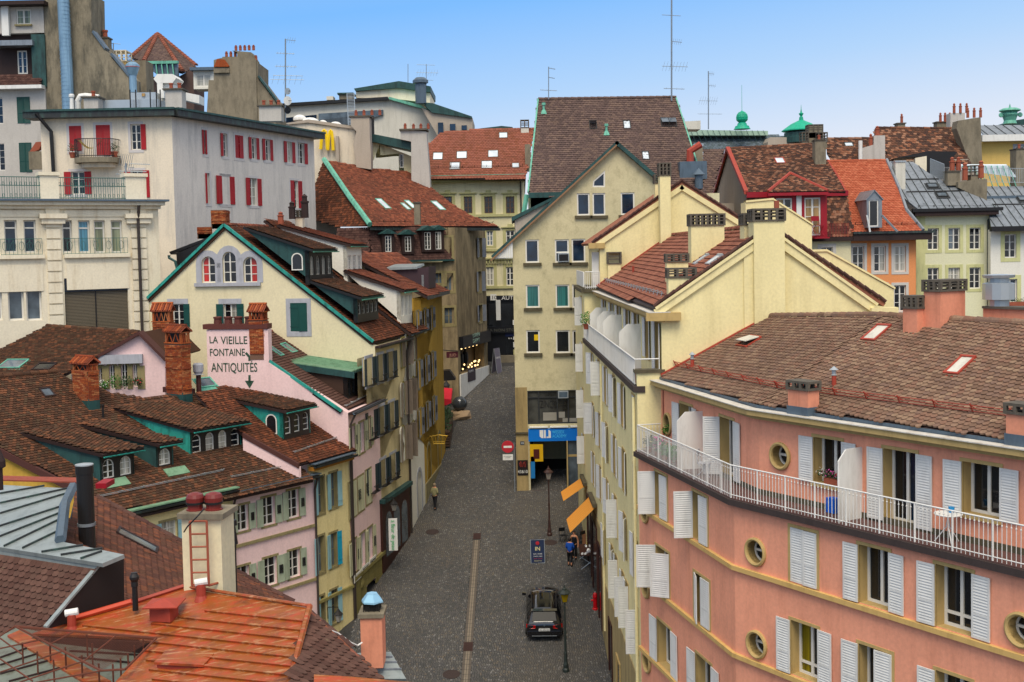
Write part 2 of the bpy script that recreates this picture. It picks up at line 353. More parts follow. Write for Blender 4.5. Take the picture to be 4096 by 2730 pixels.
def shutter_mesh(mat,kind,w_,h_):
    mb=MB();fr=.055;t=.035
    mb.bx(0,fr,0,t,0,h_);mb.bx(w_-fr,w_,0,t,0,h_);mb.bx(fr,w_-fr,0,t,0,fr);mb.bx(fr,w_-fr,0,t,h_-fr,h_)
    if kind=='louvre':
        mb.bx(fr,w_-fr,t*.44,t*.56,fr,h_-fr)
        mb.bx(fr,w_-fr,0,t,h_*.36,h_*.36+fr)
        n=max(6,int(h_/.075));
        for i in range(n):
            z=fr+(h_-2*fr)*(i+.5)/n;d=(h_-2*fr)/n*.62
            if abs(z-(h_*.36+fr/2))<fr*.8:continue
            mb.add([(fr,t*.02,z-d*.7),(w_-fr,t*.02,z-d*.7),(w_-fr,t*.4,z+d*.25),(fr,t*.4,z+d*.25)],[(0,1,2,3)])
            mb.add([(fr,t*.98,z-d*.7),(w_-fr,t*.98,z-d*.7),(w_-fr,t*.6,z+d*.25),(fr,t*.6,z+d*.25)],[(3,2,1,0)])
    elif kind=='plank':
        mb.bx(fr,w_-fr,.008,t-.006,fr,h_-fr)
        for zz in (.15,.82):mb.bx(-.01,w_*.98,-.012,-.001,h_*zz,h_*zz+.05)
    elif kind=='part':
        mb.bx(fr,w_-fr,.01,t-.008,fr,h_-fr)
        for i in range(7):
            z=h_*(.36+.045*i);mb.box((fr*1.8,-.002,z),(w_-3.6*fr,0,0),(0,-.03,-.02),(0,0,.022),1)
            mb.bx(fr*1.6,w_-1.6*fr,-.003,.008,z-.03,z-.008,1)
    elif kind=='panel':
        mb.bx(fr,w_-fr,.012,t-.012,fr,h_-fr);mb.bx(fr,w_-fr,0,t,h_*.5,h_*.5+fr)
        n=int(h_*.5/.07)
        for i in range(n):
            z=h_*.5+fr+i*.07;mb.box((fr,.012,z),(w_-2*fr,0,0),(0,-.014,-.012),(0,0,.02))
    return mb.mesh('shutter',[mat,M['black']])
def shutter(root,W,hinge,side,w_,z0,z1,ang,mk,kind='louvre',out=.03,name='shutter'):
    h_=z1-z0;key=('sh',mk,kind,round(w_,2),round(h_,2));me=cached(key,lambda:shutter_mesh(M[mk],kind,round(w_,2),round(h_,2)))
    a=math.radians(ang);t,n=W.t,W.n
    d=(t*math.cos(a) if side=='L' else -t*math.cos(a))+n*math.sin(a)
    y=V((0,0,1)).cross(d)
    # put the slatted front outwards when closed / outside visible
    p=W.pt(hinge,z0,out);m=Matrix.Identity(4)
    for i in range(3):m[i][0]=d[i];m[i][1]=y[i];m[i][2]=(0,0,1)[i];m[i][3]=p[i]
    return inst(name,me,root,m)
def window(root,W,r,cols=2,rows=3,frame='w_frame',gl='g_dark',rec=.16,fw=.055,sur=None,sill=None,arch=False,sh=None,shk='louvre',shm='shut_w',mun=.022,glist=None,transom=0,top=0):
    s0,s1,z0,z1=r
    if s1<s0:s0,s1=s1,s0
    if z1<z0:z0,z1=z1,z0
    w_,h_=s1-s0,z1-z0;c=(s0+s1)/2
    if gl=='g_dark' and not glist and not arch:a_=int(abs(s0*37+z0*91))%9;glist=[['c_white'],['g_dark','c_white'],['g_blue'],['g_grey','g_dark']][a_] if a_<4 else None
    hole=archpts(s0,s1,z0,z1) if arch else [(s0,z0),(s1,z0),(s1,z1),(s0,z1)]
    W.holes.append(hole)
    mb=MB();o1,o0=-rec+.045,-rec-.01
    rr=w_/2
    W.box(mb,s0,s0+fw,z0,z1-(rr if arch else 0),o0,o1);W.box(mb,s1-fw,s1,z0,z1-(rr if arch else 0),o0,o1);W.box(mb,s0+fw,s1-fw,z0,z0+fw,o0,o1)
    if arch:
        ap=archpts(s0,s1,z0,z1)[2:];ip=archpts(s0+fw,s1-fw,z0,z1-fw)[2:]
        for i in range(len(ap)-1):
            q=[W.pt(*ap[i],o1),W.pt(*ap[i+1],o1),W.pt(*ip[i+1],o1),W.pt(*ip[i],o1),W.pt(*ip[i+1],o0),W.pt(*ip[i],o0)]
            mb.add(q,[(0,1,2,3),(3,2,4,5)])
    else:W.box(mb,s0+fw,s1-fw,z1-fw,z1,o0,o1)
    for i in range(1,cols):
        a=s0+w_*i/cols;W.box(mb,a-fw*.6,a+fw*.6,z0+fw,z1-fw,o0,o1+.006)
    ztop=z1-fw
    if transom:W.box(mb,s0+fw,s1-fw,z0+h_*transom-fw*.5,z0+h_*transom+fw*.5,o0,o1+.003)
    for j in range(1,rows):
        z=z0+(z1-z0)*j/rows;W.box(mb,s0+fw,s1-fw,z-mun/2,z+mun/2,-rec,-rec+.03)
    M0=W.mat(c,z0,0)
    o=MB_local(mb,'window',M[frame] if isinstance(frame,str) else frame,root,M0)
    # glass: one pane for each light
    if arch:
        mk=M[(glist or [gl])[0]];g=MB();pts=archpts(s0+fw*.4,s1-fw*.4,z0,z1-fw*.4)
        if glist and len(glist)>1:
            for i in range(cols):
                a0,a1=s0+w_*i/cols,s0+w_*(i+1)/cols
                pp=[(min(max(a,a0),a1),z) for a,z in pts]
                gg=MB();gg.add([W.pt(a,z,-rec+.004) for a,z in pp],[tuple(range(len(pp)))]);gg.build('pane',M[glist[i%len(glist)]],o)
        else:
            g.add([W.pt(a,z,-rec+.004) for a,z in pts],[tuple(range(len(pts)))]);g.build('pane',mk,o)
    else:
        k=0
        for i in range(cols):
            pw=w_/cols
            for j in range(rows):
                ph=h_/rows;mk=(glist[i%len(glist)] if glist else gl)
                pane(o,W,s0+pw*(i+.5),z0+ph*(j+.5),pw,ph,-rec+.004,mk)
    if sill:
        sm,pr,sh_=sill;b=MB();W.box(b,s0-.08,s1+.08,z0-sh_,z0+.0,-.02,pr);b.build('sill',M[sm],o)
    if sur:
        sm,sw=sur[:2];b=MB();ou=.022
        if arch:
            a1=archpts(s0,s1,z0,z1);a2=archpts(s0-sw,s1+sw,z0,z1+sw);a1=a1[1:]+a1[:1];a2=a2[1:]+a2[:1]
            for i in range(len(a1)-1):
                q=[W.pt(*a1[i],ou),W.pt(*a2[i],ou),W.pt(*a2[i+1],ou),W.pt(*a1[i+1],ou),W.pt(*a1[i],-.02),W.pt(*a2[i],-.02),W.pt(*a2[i+1],-.02),W.pt(*a1[i+1],-.02)]
                b.add(q,[(0,1,2,3),(1,5,6,2),(3,7,4,0)])
        else:
            e=sur[2] if len(sur)>2 else sw
            W.box(b,s0-sw,s0,z0,z1,-.03,ou);W.box(b,s1,s1+sw,z0,z1,-.03,ou);W.box(b,s0-sw,s1+sw,z1,z1+sw,-.03,ou)
            if e:W.box(b,s0-sw,s1+sw,z0-e,z0,-.03,ou+.004)
        b.build('surround',M[sm] if isinstance(sm,str) else sm,o)
    for q in (sh or []):
        side,ang=q[0],q[1];mk=q[2] if len(q)>2 else shm;kd=q[3] if len(q)>3 else shk
        lw=w_/2 if len(q)<5 else q[4]
        shutter(root,W,s0-.01 if side=='L' else s1+.01,side,lw,z0+.01,z1-.01,ang,mk,kd,.045 if ang>170 else (.02 if ang else -.05))
    return o
def MB_local(mb,name,mat,parent,W,smooth=False):
    me=mb.mesh(name,mat,smooth);me.transform(W.inverted());o=bpy.data.objects.new(name,me);return link(o,parent,W)
# ---------------------------------------------------------------- roofs with real tiles
def tile_mesh(mat,w_,l_,style='beaver'):
    t=.034;lift=.05;mb=MB();hw=w_*.485
    if style=='beaver':
        out=[(-hw,0),(-hw*.72,-l_*.16),(0,-l_*.24),(hw*.72,-l_*.16),(hw,0),(hw,l_*.95),(-hw,l_*.95)]
    elif style=='point':out=[(-hw,0),(-hw*.5,-l_*.25),(0,-l_*.33),(hw*.5,-l_*.25),(hw,0),(hw,l_*.95),(-hw,l_*.95)]
    else:out=[(-hw,-l_*.1),(-hw*.5,-l_*.12),(0,-l_*.12),(hw*.5,-l_*.12),(hw,-l_*.1),(hw,l_*.95),(-hw,l_*.95)]
    ymin=min(y for _,y in out);H=lambda y:lift*(1-(y-ymin)/(l_*.95-ymin))*1.0+.006
    zz=[0,.012 if style=='pan' else 0,.016 if style=='pan' else 0,.012 if style=='pan' else 0,0,0,0]
    top=[(x,y,H(y)+t+zz[i]) for i,(x,y) in enumerate(out)];bot=[(x,y,H(y)-.01) for x,y in out[:5]]
    fs=[(0,1,2,3,4,5,6)] if style!='pan' else [(0,1,6),(1,2,6),(2,5,6),(2,3,5),(3,4,5)]
    mb.add(top+bot,fs+[(7+i,8+i,i+1,i) for i in range(4)])
    return mb
def tiles(root,poly,up,mat,w_=.18,ex=.17,style='beaver',n_ind=300,name='tile',skip=None,jit=.004,lift=.0,inside=0.03):
    """poly: planar world polygon, up: uphill world vector"""
    poly=[V(p) for p in poly];nn=V((0,0,0))
    for i in range(1,len(poly)-1):nn+=(poly[i]-poly[0]).cross(poly[i+1]-poly[0])
    nn.normalize()
    if nn.z<0:nn=-nn
    up=V(up);ey=(up-nn*up.dot(nn)).normalized();exv=ey.cross(nn).normalized();o=poly[0]
    P2=[((p-o).dot(exv),(p-o).dot(ey)) for p in poly]
    def ins(x,y):
        c=False;j=len(P2)-1
        for i in range(len(P2)):
            (xi,yi),(xj,yj)=P2[i],P2[j]
            if (yi>y)!=(yj>y) and x<(xj-xi)*(y-yi)/(yj-yi)+xi:c=not c
            j=i
        return c
    sk=[]
    for s_ in (skip or []):
        q=[V(p) for p in s_];sk.append([((p-o).dot(exv),(p-o).dot(ey)) for p in q])
    def insk(x,y,Q):
        c=False;j=len(Q)-1
        for i in range(len(Q)):
            (xi,yi),(xj,yj)=Q[i],Q[j]
            if (yi>y)!=(yj>y) and x<(xj-xi)*(y-yi)/(yj-yi)+xi:c=not c
            j=i
        return c
    x0=min(p[0] for p in P2);x1=max(p[0] for p in P2);y0=min(p[1] for p in P2);y1=max(p[1] for p in P2)
    spots=[];r=0;y=y0+ex*.3
    while y<y1:
        x=x0+(w_/2 if r%2 else 0)
        while x<x1+w_:
            cy=y+ex*.35
            if ins(x,cy) and not any(insk(x,cy,Q) for Q in sk):
                q=o+exv*x+ey*y
                pu,pv=proj(q)
                if -700<pu<5400 and -60<pv<3100:spots.append(((q-CAM).length,x,y))
            x+=w_
        y+=ex;r+=1
    spots.sort();tm=tile_mesh(mat,w_,ex*1.35,style);me=cached(('tile',mat.name,w_,ex,style),lambda:tm.mesh(name,mat))
    rnd=random.Random(len(spots))
    for d,x,y in spots[:n_ind]:
        p=o+exv*x+ey*y+nn*lift;m=Matrix.Identity(4);a=rnd.uniform(-.012,.012)
        ax=exv*math.cos(a)+ey*math.sin(a);ay=ey*math.cos(a)-exv*math.sin(a)
        for i in range(3):m[i][0]=ax[i];m[i][1]=ay[i];m[i][2]=nn[i];m[i][3]=p[i]
        inst(name,me,root,m)
    rest=spots[n_ind:]
    if rest:
        mb=MB();tv=[V(v) for v in tm.v];tf=tm.f;nv=len(tv);vs=[];fs=[]
        for k,(d,x,y) in enumerate(rest):
            a=rnd.uniform(-.012,.012);lz=rnd.uniform(0,.012)
            for v in tv:
                vx=v.x-v.y*a;vy=v.y+v.x*a
                vs.append(tuple(o+exv*(x+vx)+ey*(y+vy)+nn*(v.z+lift+lz)))
            b=k*nv;fs+=[tuple(b+i for i in f) for f in tf]
        mb.v=vs;mb.f=fs;mb.m=[0]*len(fs)
        mb.build(name+'_field',mat,root,kind='stuff')
    return nn
def deck(root,poly,mat,th=.12,name='roof',drop=0.0):
    poly=[V(p) for p in poly];nn=V((0,0,0))
    for i in range(1,len(poly)-1):nn+=(poly[i]-poly[0]).cross(poly[i+1]-poly[0])
    nn.normalize()
    if nn.z<0:nn=-nn
    return MB().prism([p-nn*drop for p in poly],-nn*th).build(name,mat,root)
def plane3(a,b,c):
    n=(V(b)-V(a)).cross(V(c)-V(a)).normalized()
    if n.z<0:n=-n
    return V(a),n
def ridge(root,A,B,mat,r=.11,step=.38,name='ridge_tile'):
    A,B=V(A),V(B);d=B-A;L=d.length;d.normalize();n=max(1,int(L/step));st=L/n
    def mk():
        mb=MB();k=6;vs=[]
        for j,(x,rr) in enumerate(((0,r*1.12),(1.08,r*.92))):
            for i in range(k+1):
                t=math.pi*i/k;vs.append((x*st,rr*math.cos(t),rr*math.sin(t)))
        mb.add(vs,[(i,i+1,k+2+i,k+1+i) for i in range(k)]);mb.add([vs[i] for i in range(k+1)],[tuple(range(k+1))[::-1]])
        return mb.mesh(name,mat)
    me=cached(('ridge',mat.name,round(st,2),r),mk)
    z=V((0,0,1));y=z.cross(d).normalized();z=d.cross(y)
    for i in range(n):
        p=A+d*(i*st);m=Matrix.Identity(4)
        for q in range(3):m[q][0]=d[q];m[q][1]=y[q];m[q][2]=z[q];m[q][3]=p[q]
        inst(name,me,root,m)
def strip(root,A,B,w_,h_,mat,name,side=None,out=0):
    """board along A->B"""
    A,B=V(A),V(B);d=(B-A).normalized();side=V(side) if side is not None else V((0,0,1)).cross(d)
    side=(side-d*side.dot(d)).normalized();up=d.cross(side)
    if up.z<0:up=-up
    return MB().box(A-side*w_*.5-up*h_*.5+up*out,B-A,side*w_,up*h_).build(name,mat,root)
def gutter(root,A,B,r=.09,mat=None,name='gutter'):
    A,B=V(A),V(B);d=(B-A).normalized();s=V((0,0,1)).cross(d).normalized();k=6;vs=[]
    for p in (A,B):
        for i in range(k+1):
            t=math.pi*i/k;vs.append(tuple(p+s*r*math.cos(t)-V((0,0,1))*r*math.sin(t)))
        for i in range(k+1):
            t=math.pi*i/k;vs.append(tuple(p+s*r*.85*math.cos(t)-V((0,0,1))*r*.85*math.sin(t)))
    mb=MB();K=2*(k+1)
    fs=[(i,i+1,K+i+1,K+i) for i in range(k)]+[(k+1+i,K+k+1+i,K+k+2+i,k+2+i) for i in range(k)]+[(0,K,K+k+1,k+1),(k,k*2+1,K+k*2+1,K+k)]
    mb.add(vs,fs);return mb.build(name,mat or M['gutter'],root)
def pipe(root,pts,r=.055,mat=None,name='drainpipe'):
    return MB().tube(pts,r,8).build(name,mat or M['pipe'],root,smooth=False)
def cap_chimney(root,o,ax,ay,h_,mat,cap=.38,capmat=None,n=3,pots=0,name='chimney',zlo=None,m2=1,lip=.05,slab=.07,potmat=None,flash=None):
    """rendered stack with a pierced concrete cap; o = corner at base level"""
    o,ax,ay=V(o),V(ax),V(ay);zlo=zlo if zlo is not None else 0
    c=MB().box(o-V((0,0,zlo)),ax,ay,V((0,0,h_+zlo))).build(name,mat,root)
    ux,uy=ax.normalized(),ay.normalized();lx,ly=ax.length,ay.length;cm=capmat or M['conc2'];top=o+V((0,0,h_))
    if cap:
        mb=MB();ps=.09
        o2=top-ux*lip-uy*lip;X,Y=ux*(lx+2*lip),uy*(ly+2*lip)
        mb.box(o2,X,Y,V((0,0,.06)));mb.box(o2+V((0,0,cap-slab)),X,Y,V((0,0,slab)))
        if cap>.3:
            for zz in (.35,.6):
                z=cap*zz
                mb.box(o2+ux*.03+uy*.03+V((0,0,z)),X*.98,uy*.03,V((0,0,.05)));mb.box(o2+uy*(ly+2*lip-.06)+ux*.03+V((0,0,z)),X*.98,uy*.03,V((0,0,.05)))
                mb.box(o2+ux*.03+uy*.03+V((0,0,z)),ux*.03,Y*.97,V((0,0,.05)));mb.box(o2+ux*(lx+2*lip-.06)+uy*.03+V((0,0,z)),ux*.03,Y*.97,V((0,0,.05)))
        for i in range(n+1):
            for j in range(m2+1):
                if 0<i<n and 0<j<m2:continue
                mb.box(o2+ux*((lx+2*lip-ps)*i/n)+uy*((ly+2*lip-ps)*j/m2)+V((0,0,.06)),ux*ps,uy*ps,V((0,0,cap-slab-.06)))
        mb.box(top+ux*lx*.12+uy*ly*.12,X*.7,Y*.7,V((0,0,.02)))
        mb.build('chimney_cap',cm,c)
        top=top+V((0,0,cap))
    for i in range(pots):
        p=top+ux*lx*(i+.5)/pots+uy*ly*.5
        MB().lathe(p,[(.11,0),(.10,.3),(.125,.31),(.125,.38),(.08,.385)],10).build('chimney_pot',potmat or M['terra'],c)
    if flash:
        b=MB();b.box(o-ux*.03-uy*.03-V((0,0,zlo)),ux*(lx+.06),uy*(ly+.06),V((0,0,zlo+flash[1])));b.build('flashing',flash[0],c)
    return c
def skylight(root,plane,quad,mat_f,mk,up=None,th=.09,open_=0):
    """quad: 4 image marks (tl,tr,br,bl) on the roof plane; made square to the roof"""
    p0,n=plane;c=[onP(q,p0,n) for q in quad]
    cen=sum(c,V((0,0,0)))/4;h=V((0,0,1)).cross(n)
    if h.length<1e-4:h=V((1,0,0))
    h.normalize();e=n.cross(h)
    if e.z<0:e=-e
    if h.dot(_r)<0:h=-h
    hw=abs((c[1]+c[2]-c[0]-c[3]).dot(h))/4;hh=abs((c[0]+c[1]-c[2]-c[3]).dot(e))/4;hw=max(hw,.15);hh=max(hh,.2)
    m=Matrix.Identity(4)
    for i in range(3):m[i][0]=h[i];m[i][1]=e[i];m[i][2]=n[i];m[i][3]=cen[i]
    if m.to_3x3().determinant()<0:
        for i in range(3):m[i][0]=-h[i]
    mb=MB();f=.07
    mb.bx(-hw-f,hw+f,-hh-f,-hh,-.06,th+.03);mb.bx(-hw-f,hw+f,hh,hh+f,-.06,th+.05);mb.bx(-hw-f,-hw,-hh,hh,-.06,th+.03);mb.bx(hw,hw+f,-hh,hh,-.06,th+.03)
    mb.bx(-hw-f-.12,hw+f+.12,-hh-f-.22,-hh-f,.045,.06);mb.bx(-hw-f-.1,-hw-f,-hh-f,hh+f+.1,.045,.06);mb.bx(hw+f,hw+f+.1,-hh-f,hh+f+.1,.045,.06)
    o=mb.build('skylight',mat_f,root,m)
    if open_:
        g=MB();g.bx(-hw-.02,hw+.02,-2*hh,0,0,.03);
        mm=m@Matrix.Translation((0,hh,th+.04))@Matrix.Rotation(math.radians(-open_),4,'X')
        g.build('pane',mk,o,mm)
    else:
        g=MB();g.bx(-hw,hw,-hh,hh,th-.03,th+.012);g.build('pane',mk,o,m)
    return o
def text_mesh(s,size,mat,name='lettering',ext=.01,sx=1.0,align='LEFT',bold=0):
    cu=bpy.data.curves.new(name,'FONT');cu.body=s;cu.size=size;cu.extrude=ext;cu.align_x=align;cu.offset=bold;cu.resolution_u=3
    o=bpy.data.objects.new(name,cu);COL.objects.link(o)
    dg=bpy.context.evaluated_depsgraph_get();me=bpy.data.meshes.new_from_object(o.evaluated_get(dg));me.name=name
    bpy.data.objects.remove(o);bpy.data.curves.remove(cu)
    me.materials.clear();me.materials.append(mat)
    if sx!=1:me.transform(Matrix.Diagonal((sx,1,1,1)))
    return me
def text_on(root,W,a,z,out,s,size,mat,sx=1.0,align='LEFT',fit=None,name='lettering',bold=0,ext=.006):
    """text standing on wall W; fit = wanted width in metres"""
    me=text_mesh(s,size,mat,name,ext,1.0,align,bold)
    if fit:
        xs=[v.co.x for v in me.vertices];wd=max(xs)-min(xs);me.transform(Matrix.Diagonal((fit/wd,1,1,1)))
    else:me.transform(Matrix.Diagonal((sx,1,1,1)))
    R=Matrix.Rotation(math.radians(90),4,'X')
    return inst(name,me,root,W.mat(a,z,out)@R)
def blob(mb,c,r,n,size,mi=0,rnd=None,sq=1.0):
    """leafy clump: many small leaf faces in a rough ball"""
    rnd=rnd or random
    for _ in range(n):
        d=V((rnd.gauss(0,1),rnd.gauss(0,1),rnd.gauss(0,1))).normalized()*r*rnd.random()**.4;d.z*=sq
        p=V(c)+d;a=V((rnd.gauss(0,1),rnd.gauss(0,1),rnd.gauss(0,1))).normalized();b=a.orthogonal().normalized()
        k=size*rnd.uniform(.6,1.3)
        mb.add([p-a*k,p+b*k*.5,p+a*k,p-b*k*.5],[(0,1,2,3)],mi)
# ================================================================= ground and street
def groundmat():
    m,nt,b=newmat('cobblestone_bed');n1=noise(nt,.5,detail=6);n2=noise(nt,12,detail=4)
    base=mix(nt,n1,lin('333335'),lin('474541'));base=mix(nt,ramp(nt,n2,[(.3,BW(.5)),(.7,BW(0))]),base,lin('121214'))
    nt.links.new(base,b.inputs['Base Color']);b.inputs['Roughness'].default_value=.95;bump(nt,b,n2,.6,.03);return m
def cobmat():
    m,nt,b=newmat('cobblestone');g=N(nt,'ShaderNodeNewGeometry');oi=N(nt,'ShaderNodeObjectInfo')
    ad=N(nt,'ShaderNodeMath',operation='ADD');nt.links.new(g.outputs['Random Per Island'],ad.inputs[0]);nt.links.new(oi.outputs['Random'],ad.inputs[1])
    fr=N(nt,'ShaderNodeMath',operation='FRACT');nt.links.new(ad.outputs[0],fr.inputs[0])
    base=ramp(nt,fr.outputs[0],[(0,lin('525150')),(.2,lin('5a5856')),(.4,lin('494949')),(.58,lin('605d58')),(.72,lin('4f4e4b')),(.86,lin('686056')),(.94,lin('767472')),(.9965,lin('b0b0ac'))],'CONSTANT')
    n1=noise(nt,.22,detail=6,rough=.65);base=mix(nt,ramp(nt,n1,[(.38,BW(0)),(.68,BW(.4))]),base,lin('2c2c2e'))
    n3=noise(nt,.12,detail=3);base=mix(nt,ramp(nt,n3,[(.5,BW(0)),(.7,BW(.3))]),base,lin('6b6152'))
    nt.links.new(base,b.inputs['Base Color']);b.inputs['Roughness'].default_value=.7;b.inputs['Specular IOR Level'].default_value=.35
    bump(nt,b,noise(nt,18,detail=3),.4,.01);return m
GM,CM=groundmat(),cobmat()
prof=[(-600,0),(0,0),(116,SL*116),(200,SL*116+1),(2500,SL*116+3)]
vs=[];fs=[]
for i,(y,z) in enumerate(prof):
    vs+=[(-2500,y,z-.02),(2500,y,z-.02)]
    if i:fs.append((2*i-2,2*i-1,2*i+1,2*i))
g=MB().add(vs,fs).build('ground',GM);g['kind']='structure'
# cobbles: rows laid across the street; kept inside the street outline
LEFT_E=[(-8.2,42),(-8.6,55),(-8.8,62),(-7.8,67.7),(-6.65,73.4),(-6.1,77.6),(-5.3,88.3),(-4.3,101),(-2.9,110),(-2.6,118)]
RIGHT_E=[(4.75,42),(4.5,60),(4.3,69),(4.2,79),(4.2,84),(0.15,84.01),(0.15,96),(3,112),(5,118)]
def edge(E,y):
    for (x0,y0),(x1,y1) in zip(E,E[1:]):
        if y0<=y<=y1:return x0+(x1-x0)*(y-y0)/(y1-y0) if y1>y0 else x0
    return E[-1][0]
st=MB();ny=60;vs=[];fs=[]
ys=[40+(118-40)*i/ny for i in range(ny+1)]
for i,y in enumerate(ys):
    vs+=[(edge(LEFT_E,max(y,42))-.5,y,gz(y)+.004),(edge(RIGHT_E,max(y,42))+.5,y,gz(y)+.004)]
    if i:fs.append((2*i-2,2*i-1,2*i+1,2*i))
street=st.add(vs,fs).build('street',GM);street['kind']='structure'
gut_line=[((-2.05,70.2)),((-2.8,44))]
GA=ground(C('p',685,610));GB=ground(C('p',610,1568))
def gutx(y):return GA.x+(GB.x-GA.x)*(y-GA.y)/(GB.y-GA.y)
rnd=random.Random(3);cob=MB();spots=[]
y=44.0
row=0
while y<112:
    xl,xr=edge(LEFT_E,y),edge(RIGHT_E,y);x=xl+rnd.random()*.1
    k=.125 if y<80 else.16
    while x<xr:
        wd=k*rnd.uniform(.8,1.15);hgt=k*rnd.uniform(.85,1.0)
        if not (y<GA.y+.4 and abs(x+wd/2-gutx(y))<.24):
            yy=y+.25*math.sin(x*1.1+y*.35)*.3+rnd.uniform(-.012,.012);spots.append((x,yy,wd-.018,hgt-.016,rnd.uniform(-.12,.12)))
        x+=wd
    y+=k*1.0
def cob_verts(x,y,w_,h_,a):
    c,s_=math.cos(a),math.sin(a);o=[]
    for (i,j,z) in ((-.5,-.5,-.01),(.5,-.5,-.01),(.5,.5,-.01),(-.5,.5,-.01),(-.36,-.36,.022),(.36,-.36,.022),(.36,.36,.022),(-.36,.36,.022)):
        X,Y=i*w_,j*h_;px,py=x+w_/2+X*c-Y*s_,y+X*s_+Y*c;o.append((px,py,gz(py)+z+.006))
    return o
CF=[(4,5,6,7),(0,1,5,4),(1,2,6,5),(2,3,7,6),(3,0,4,7)]
vis=[]
for sp in spots:
    q=proj((sp[0],sp[1],gz(sp[1])))
    if -20<q[0]<4120 and q[1]<2760:vis.append(sp)
vis.sort(key=lambda s_:s_[1])
unit=MB().add([(-.5,-.5,-.01),(.5,-.5,-.01),(.5,.5,-.01),(-.5,.5,-.01),(-.36,-.36,.022),(.36,-.36,.022),(.36,.36,.022),(-.36,.36,.022)],CF).mesh('cobble',CM)
near_v=[s_ for s_ in vis if proj((s_[0],s_[1],gz(s_[1])))[1]<2728 and -2.5<s_[0]<4.6][:300];ns=set(id(s_) for s_ in near_v)
sa=math.atan(SL)
for (x,y,w_,h_,a) in near_v:
    mm=Matrix.Translation((x+w_/2,y,gz(y)+.006))@Matrix.Rotation(sa,4,'X')@Matrix.Rotation(a,4,'Z')@Matrix.Diagonal((w_,h_,1,1))
    inst('cobble',unit,street,mm)
vv=[];ff=[]
for sp in vis:
    if id(sp) in ns:continue
    b=len(vv);vv+=cob_verts(*sp);ff+=[tuple(b+i for i in f) for f in CF]
cob.v=vv;cob.f=ff;cob.m=[0]*len(ff);cob.build('cobble_field',CM,street,kind='stuff')
# stone gutter of three narrow strips down the street, grates and manhole covers
gs=plain('gutter_stone','7d7366',.8,var=.2,sc=5,dirt='4a443c');gs2=plain('gutter_stone_dark','575049',.8,var=.2,sc=5)
def gstrip(x0,x1,mat,name,y0=44.0,y1=None,z=.02):
    y1=y1 or GA.y;mb=MB();n=60
    for i in range(n):
        a=y0+(y1-y0)*i/n+.012;b_=y0+(y1-y0)*(i+1)/n-.012
        mb.add([(gutx(a)+x0,a,gz(a)+z),(gutx(a)+x1,a,gz(a)+z),(gutx(b_)+x1,b_,gz(b_)+z),(gutx(b_)+x0,b_,gz(b_)+z)],[(0,1,2,3)])
    return mb.build(name,mat,gutter_root)
gutter_root=thing('street_gutter','long pale stone drainage gutter running down the middle of the cobbled street','gutter',(gutx(57),57,gz(57)),None)
gstrip(-.22,-.11,gs2,'gutter_stone_row');gstrip(-.10,-.01,gs,'gutter_stone_row');gstrip(.01,.10,gs,'gutter_stone_row');gstrip(.11,.22,gs2,'gutter_stone_row')
def grate(q):
    p=ground(q);mb=MB()
    for i in range(9):mb.box((p.x-.22,p.y-.45+i*.1,gz(p.y-.45+i*.1)+.03),(.44,0,0),(0,.05,.05*SL),(0,0,.025))
    mb.box((p.x-.24,p.y-.48,gz(p.y-.48)+.03),(.03,0,0),(0,.95,.95*SL),(0,0,.028));mb.box((p.x+.21,p.y-.48,gz(p.y-.48)+.03),(.03,0,0),(0,.95,.95*SL),(0,0,.028))
    return mb.build('drain_grate',plain('rusty_iron','3d2a26',.7),None)
for q,l in ((C('p',688,585),'rusty drain grate at the upper end of the street gutter'),(C('p',628,1330),'rusty drain grate in the gutter left of the black car')):
    o=grate(q);tag(o,l,'drain grate','drain grates in the street gutter')
def manhole(q,r,l):
    p=ground(q);mb=MB();n=V((0,-SL,1)).normalized()
    mb.lathe(p+n*.01,[(r,0),(r,.03),(r*.93,.034),(r*.92,.026),(r*.6,.028),(r*.58,.036),(r*.3,.036),(r*.28,.028),(.01,.028)],24,0,n)
    o=mb.build('manhole_cover',plain('manhole_iron','3f3431',.65,.3,var=.25,sc=12));tag(o,l,'manhole cover','manhole covers in the cobbles')
manhole(C('p',387,556),.42,'round manhole cover in the cobbles below the walking person')
manhole(C('p',1183,628),.40,'round manhole cover right beside the blue sandwich board')
manhole(C('p',515,1517),.42,'round manhole cover at the bottom of the picture left of the gutter')
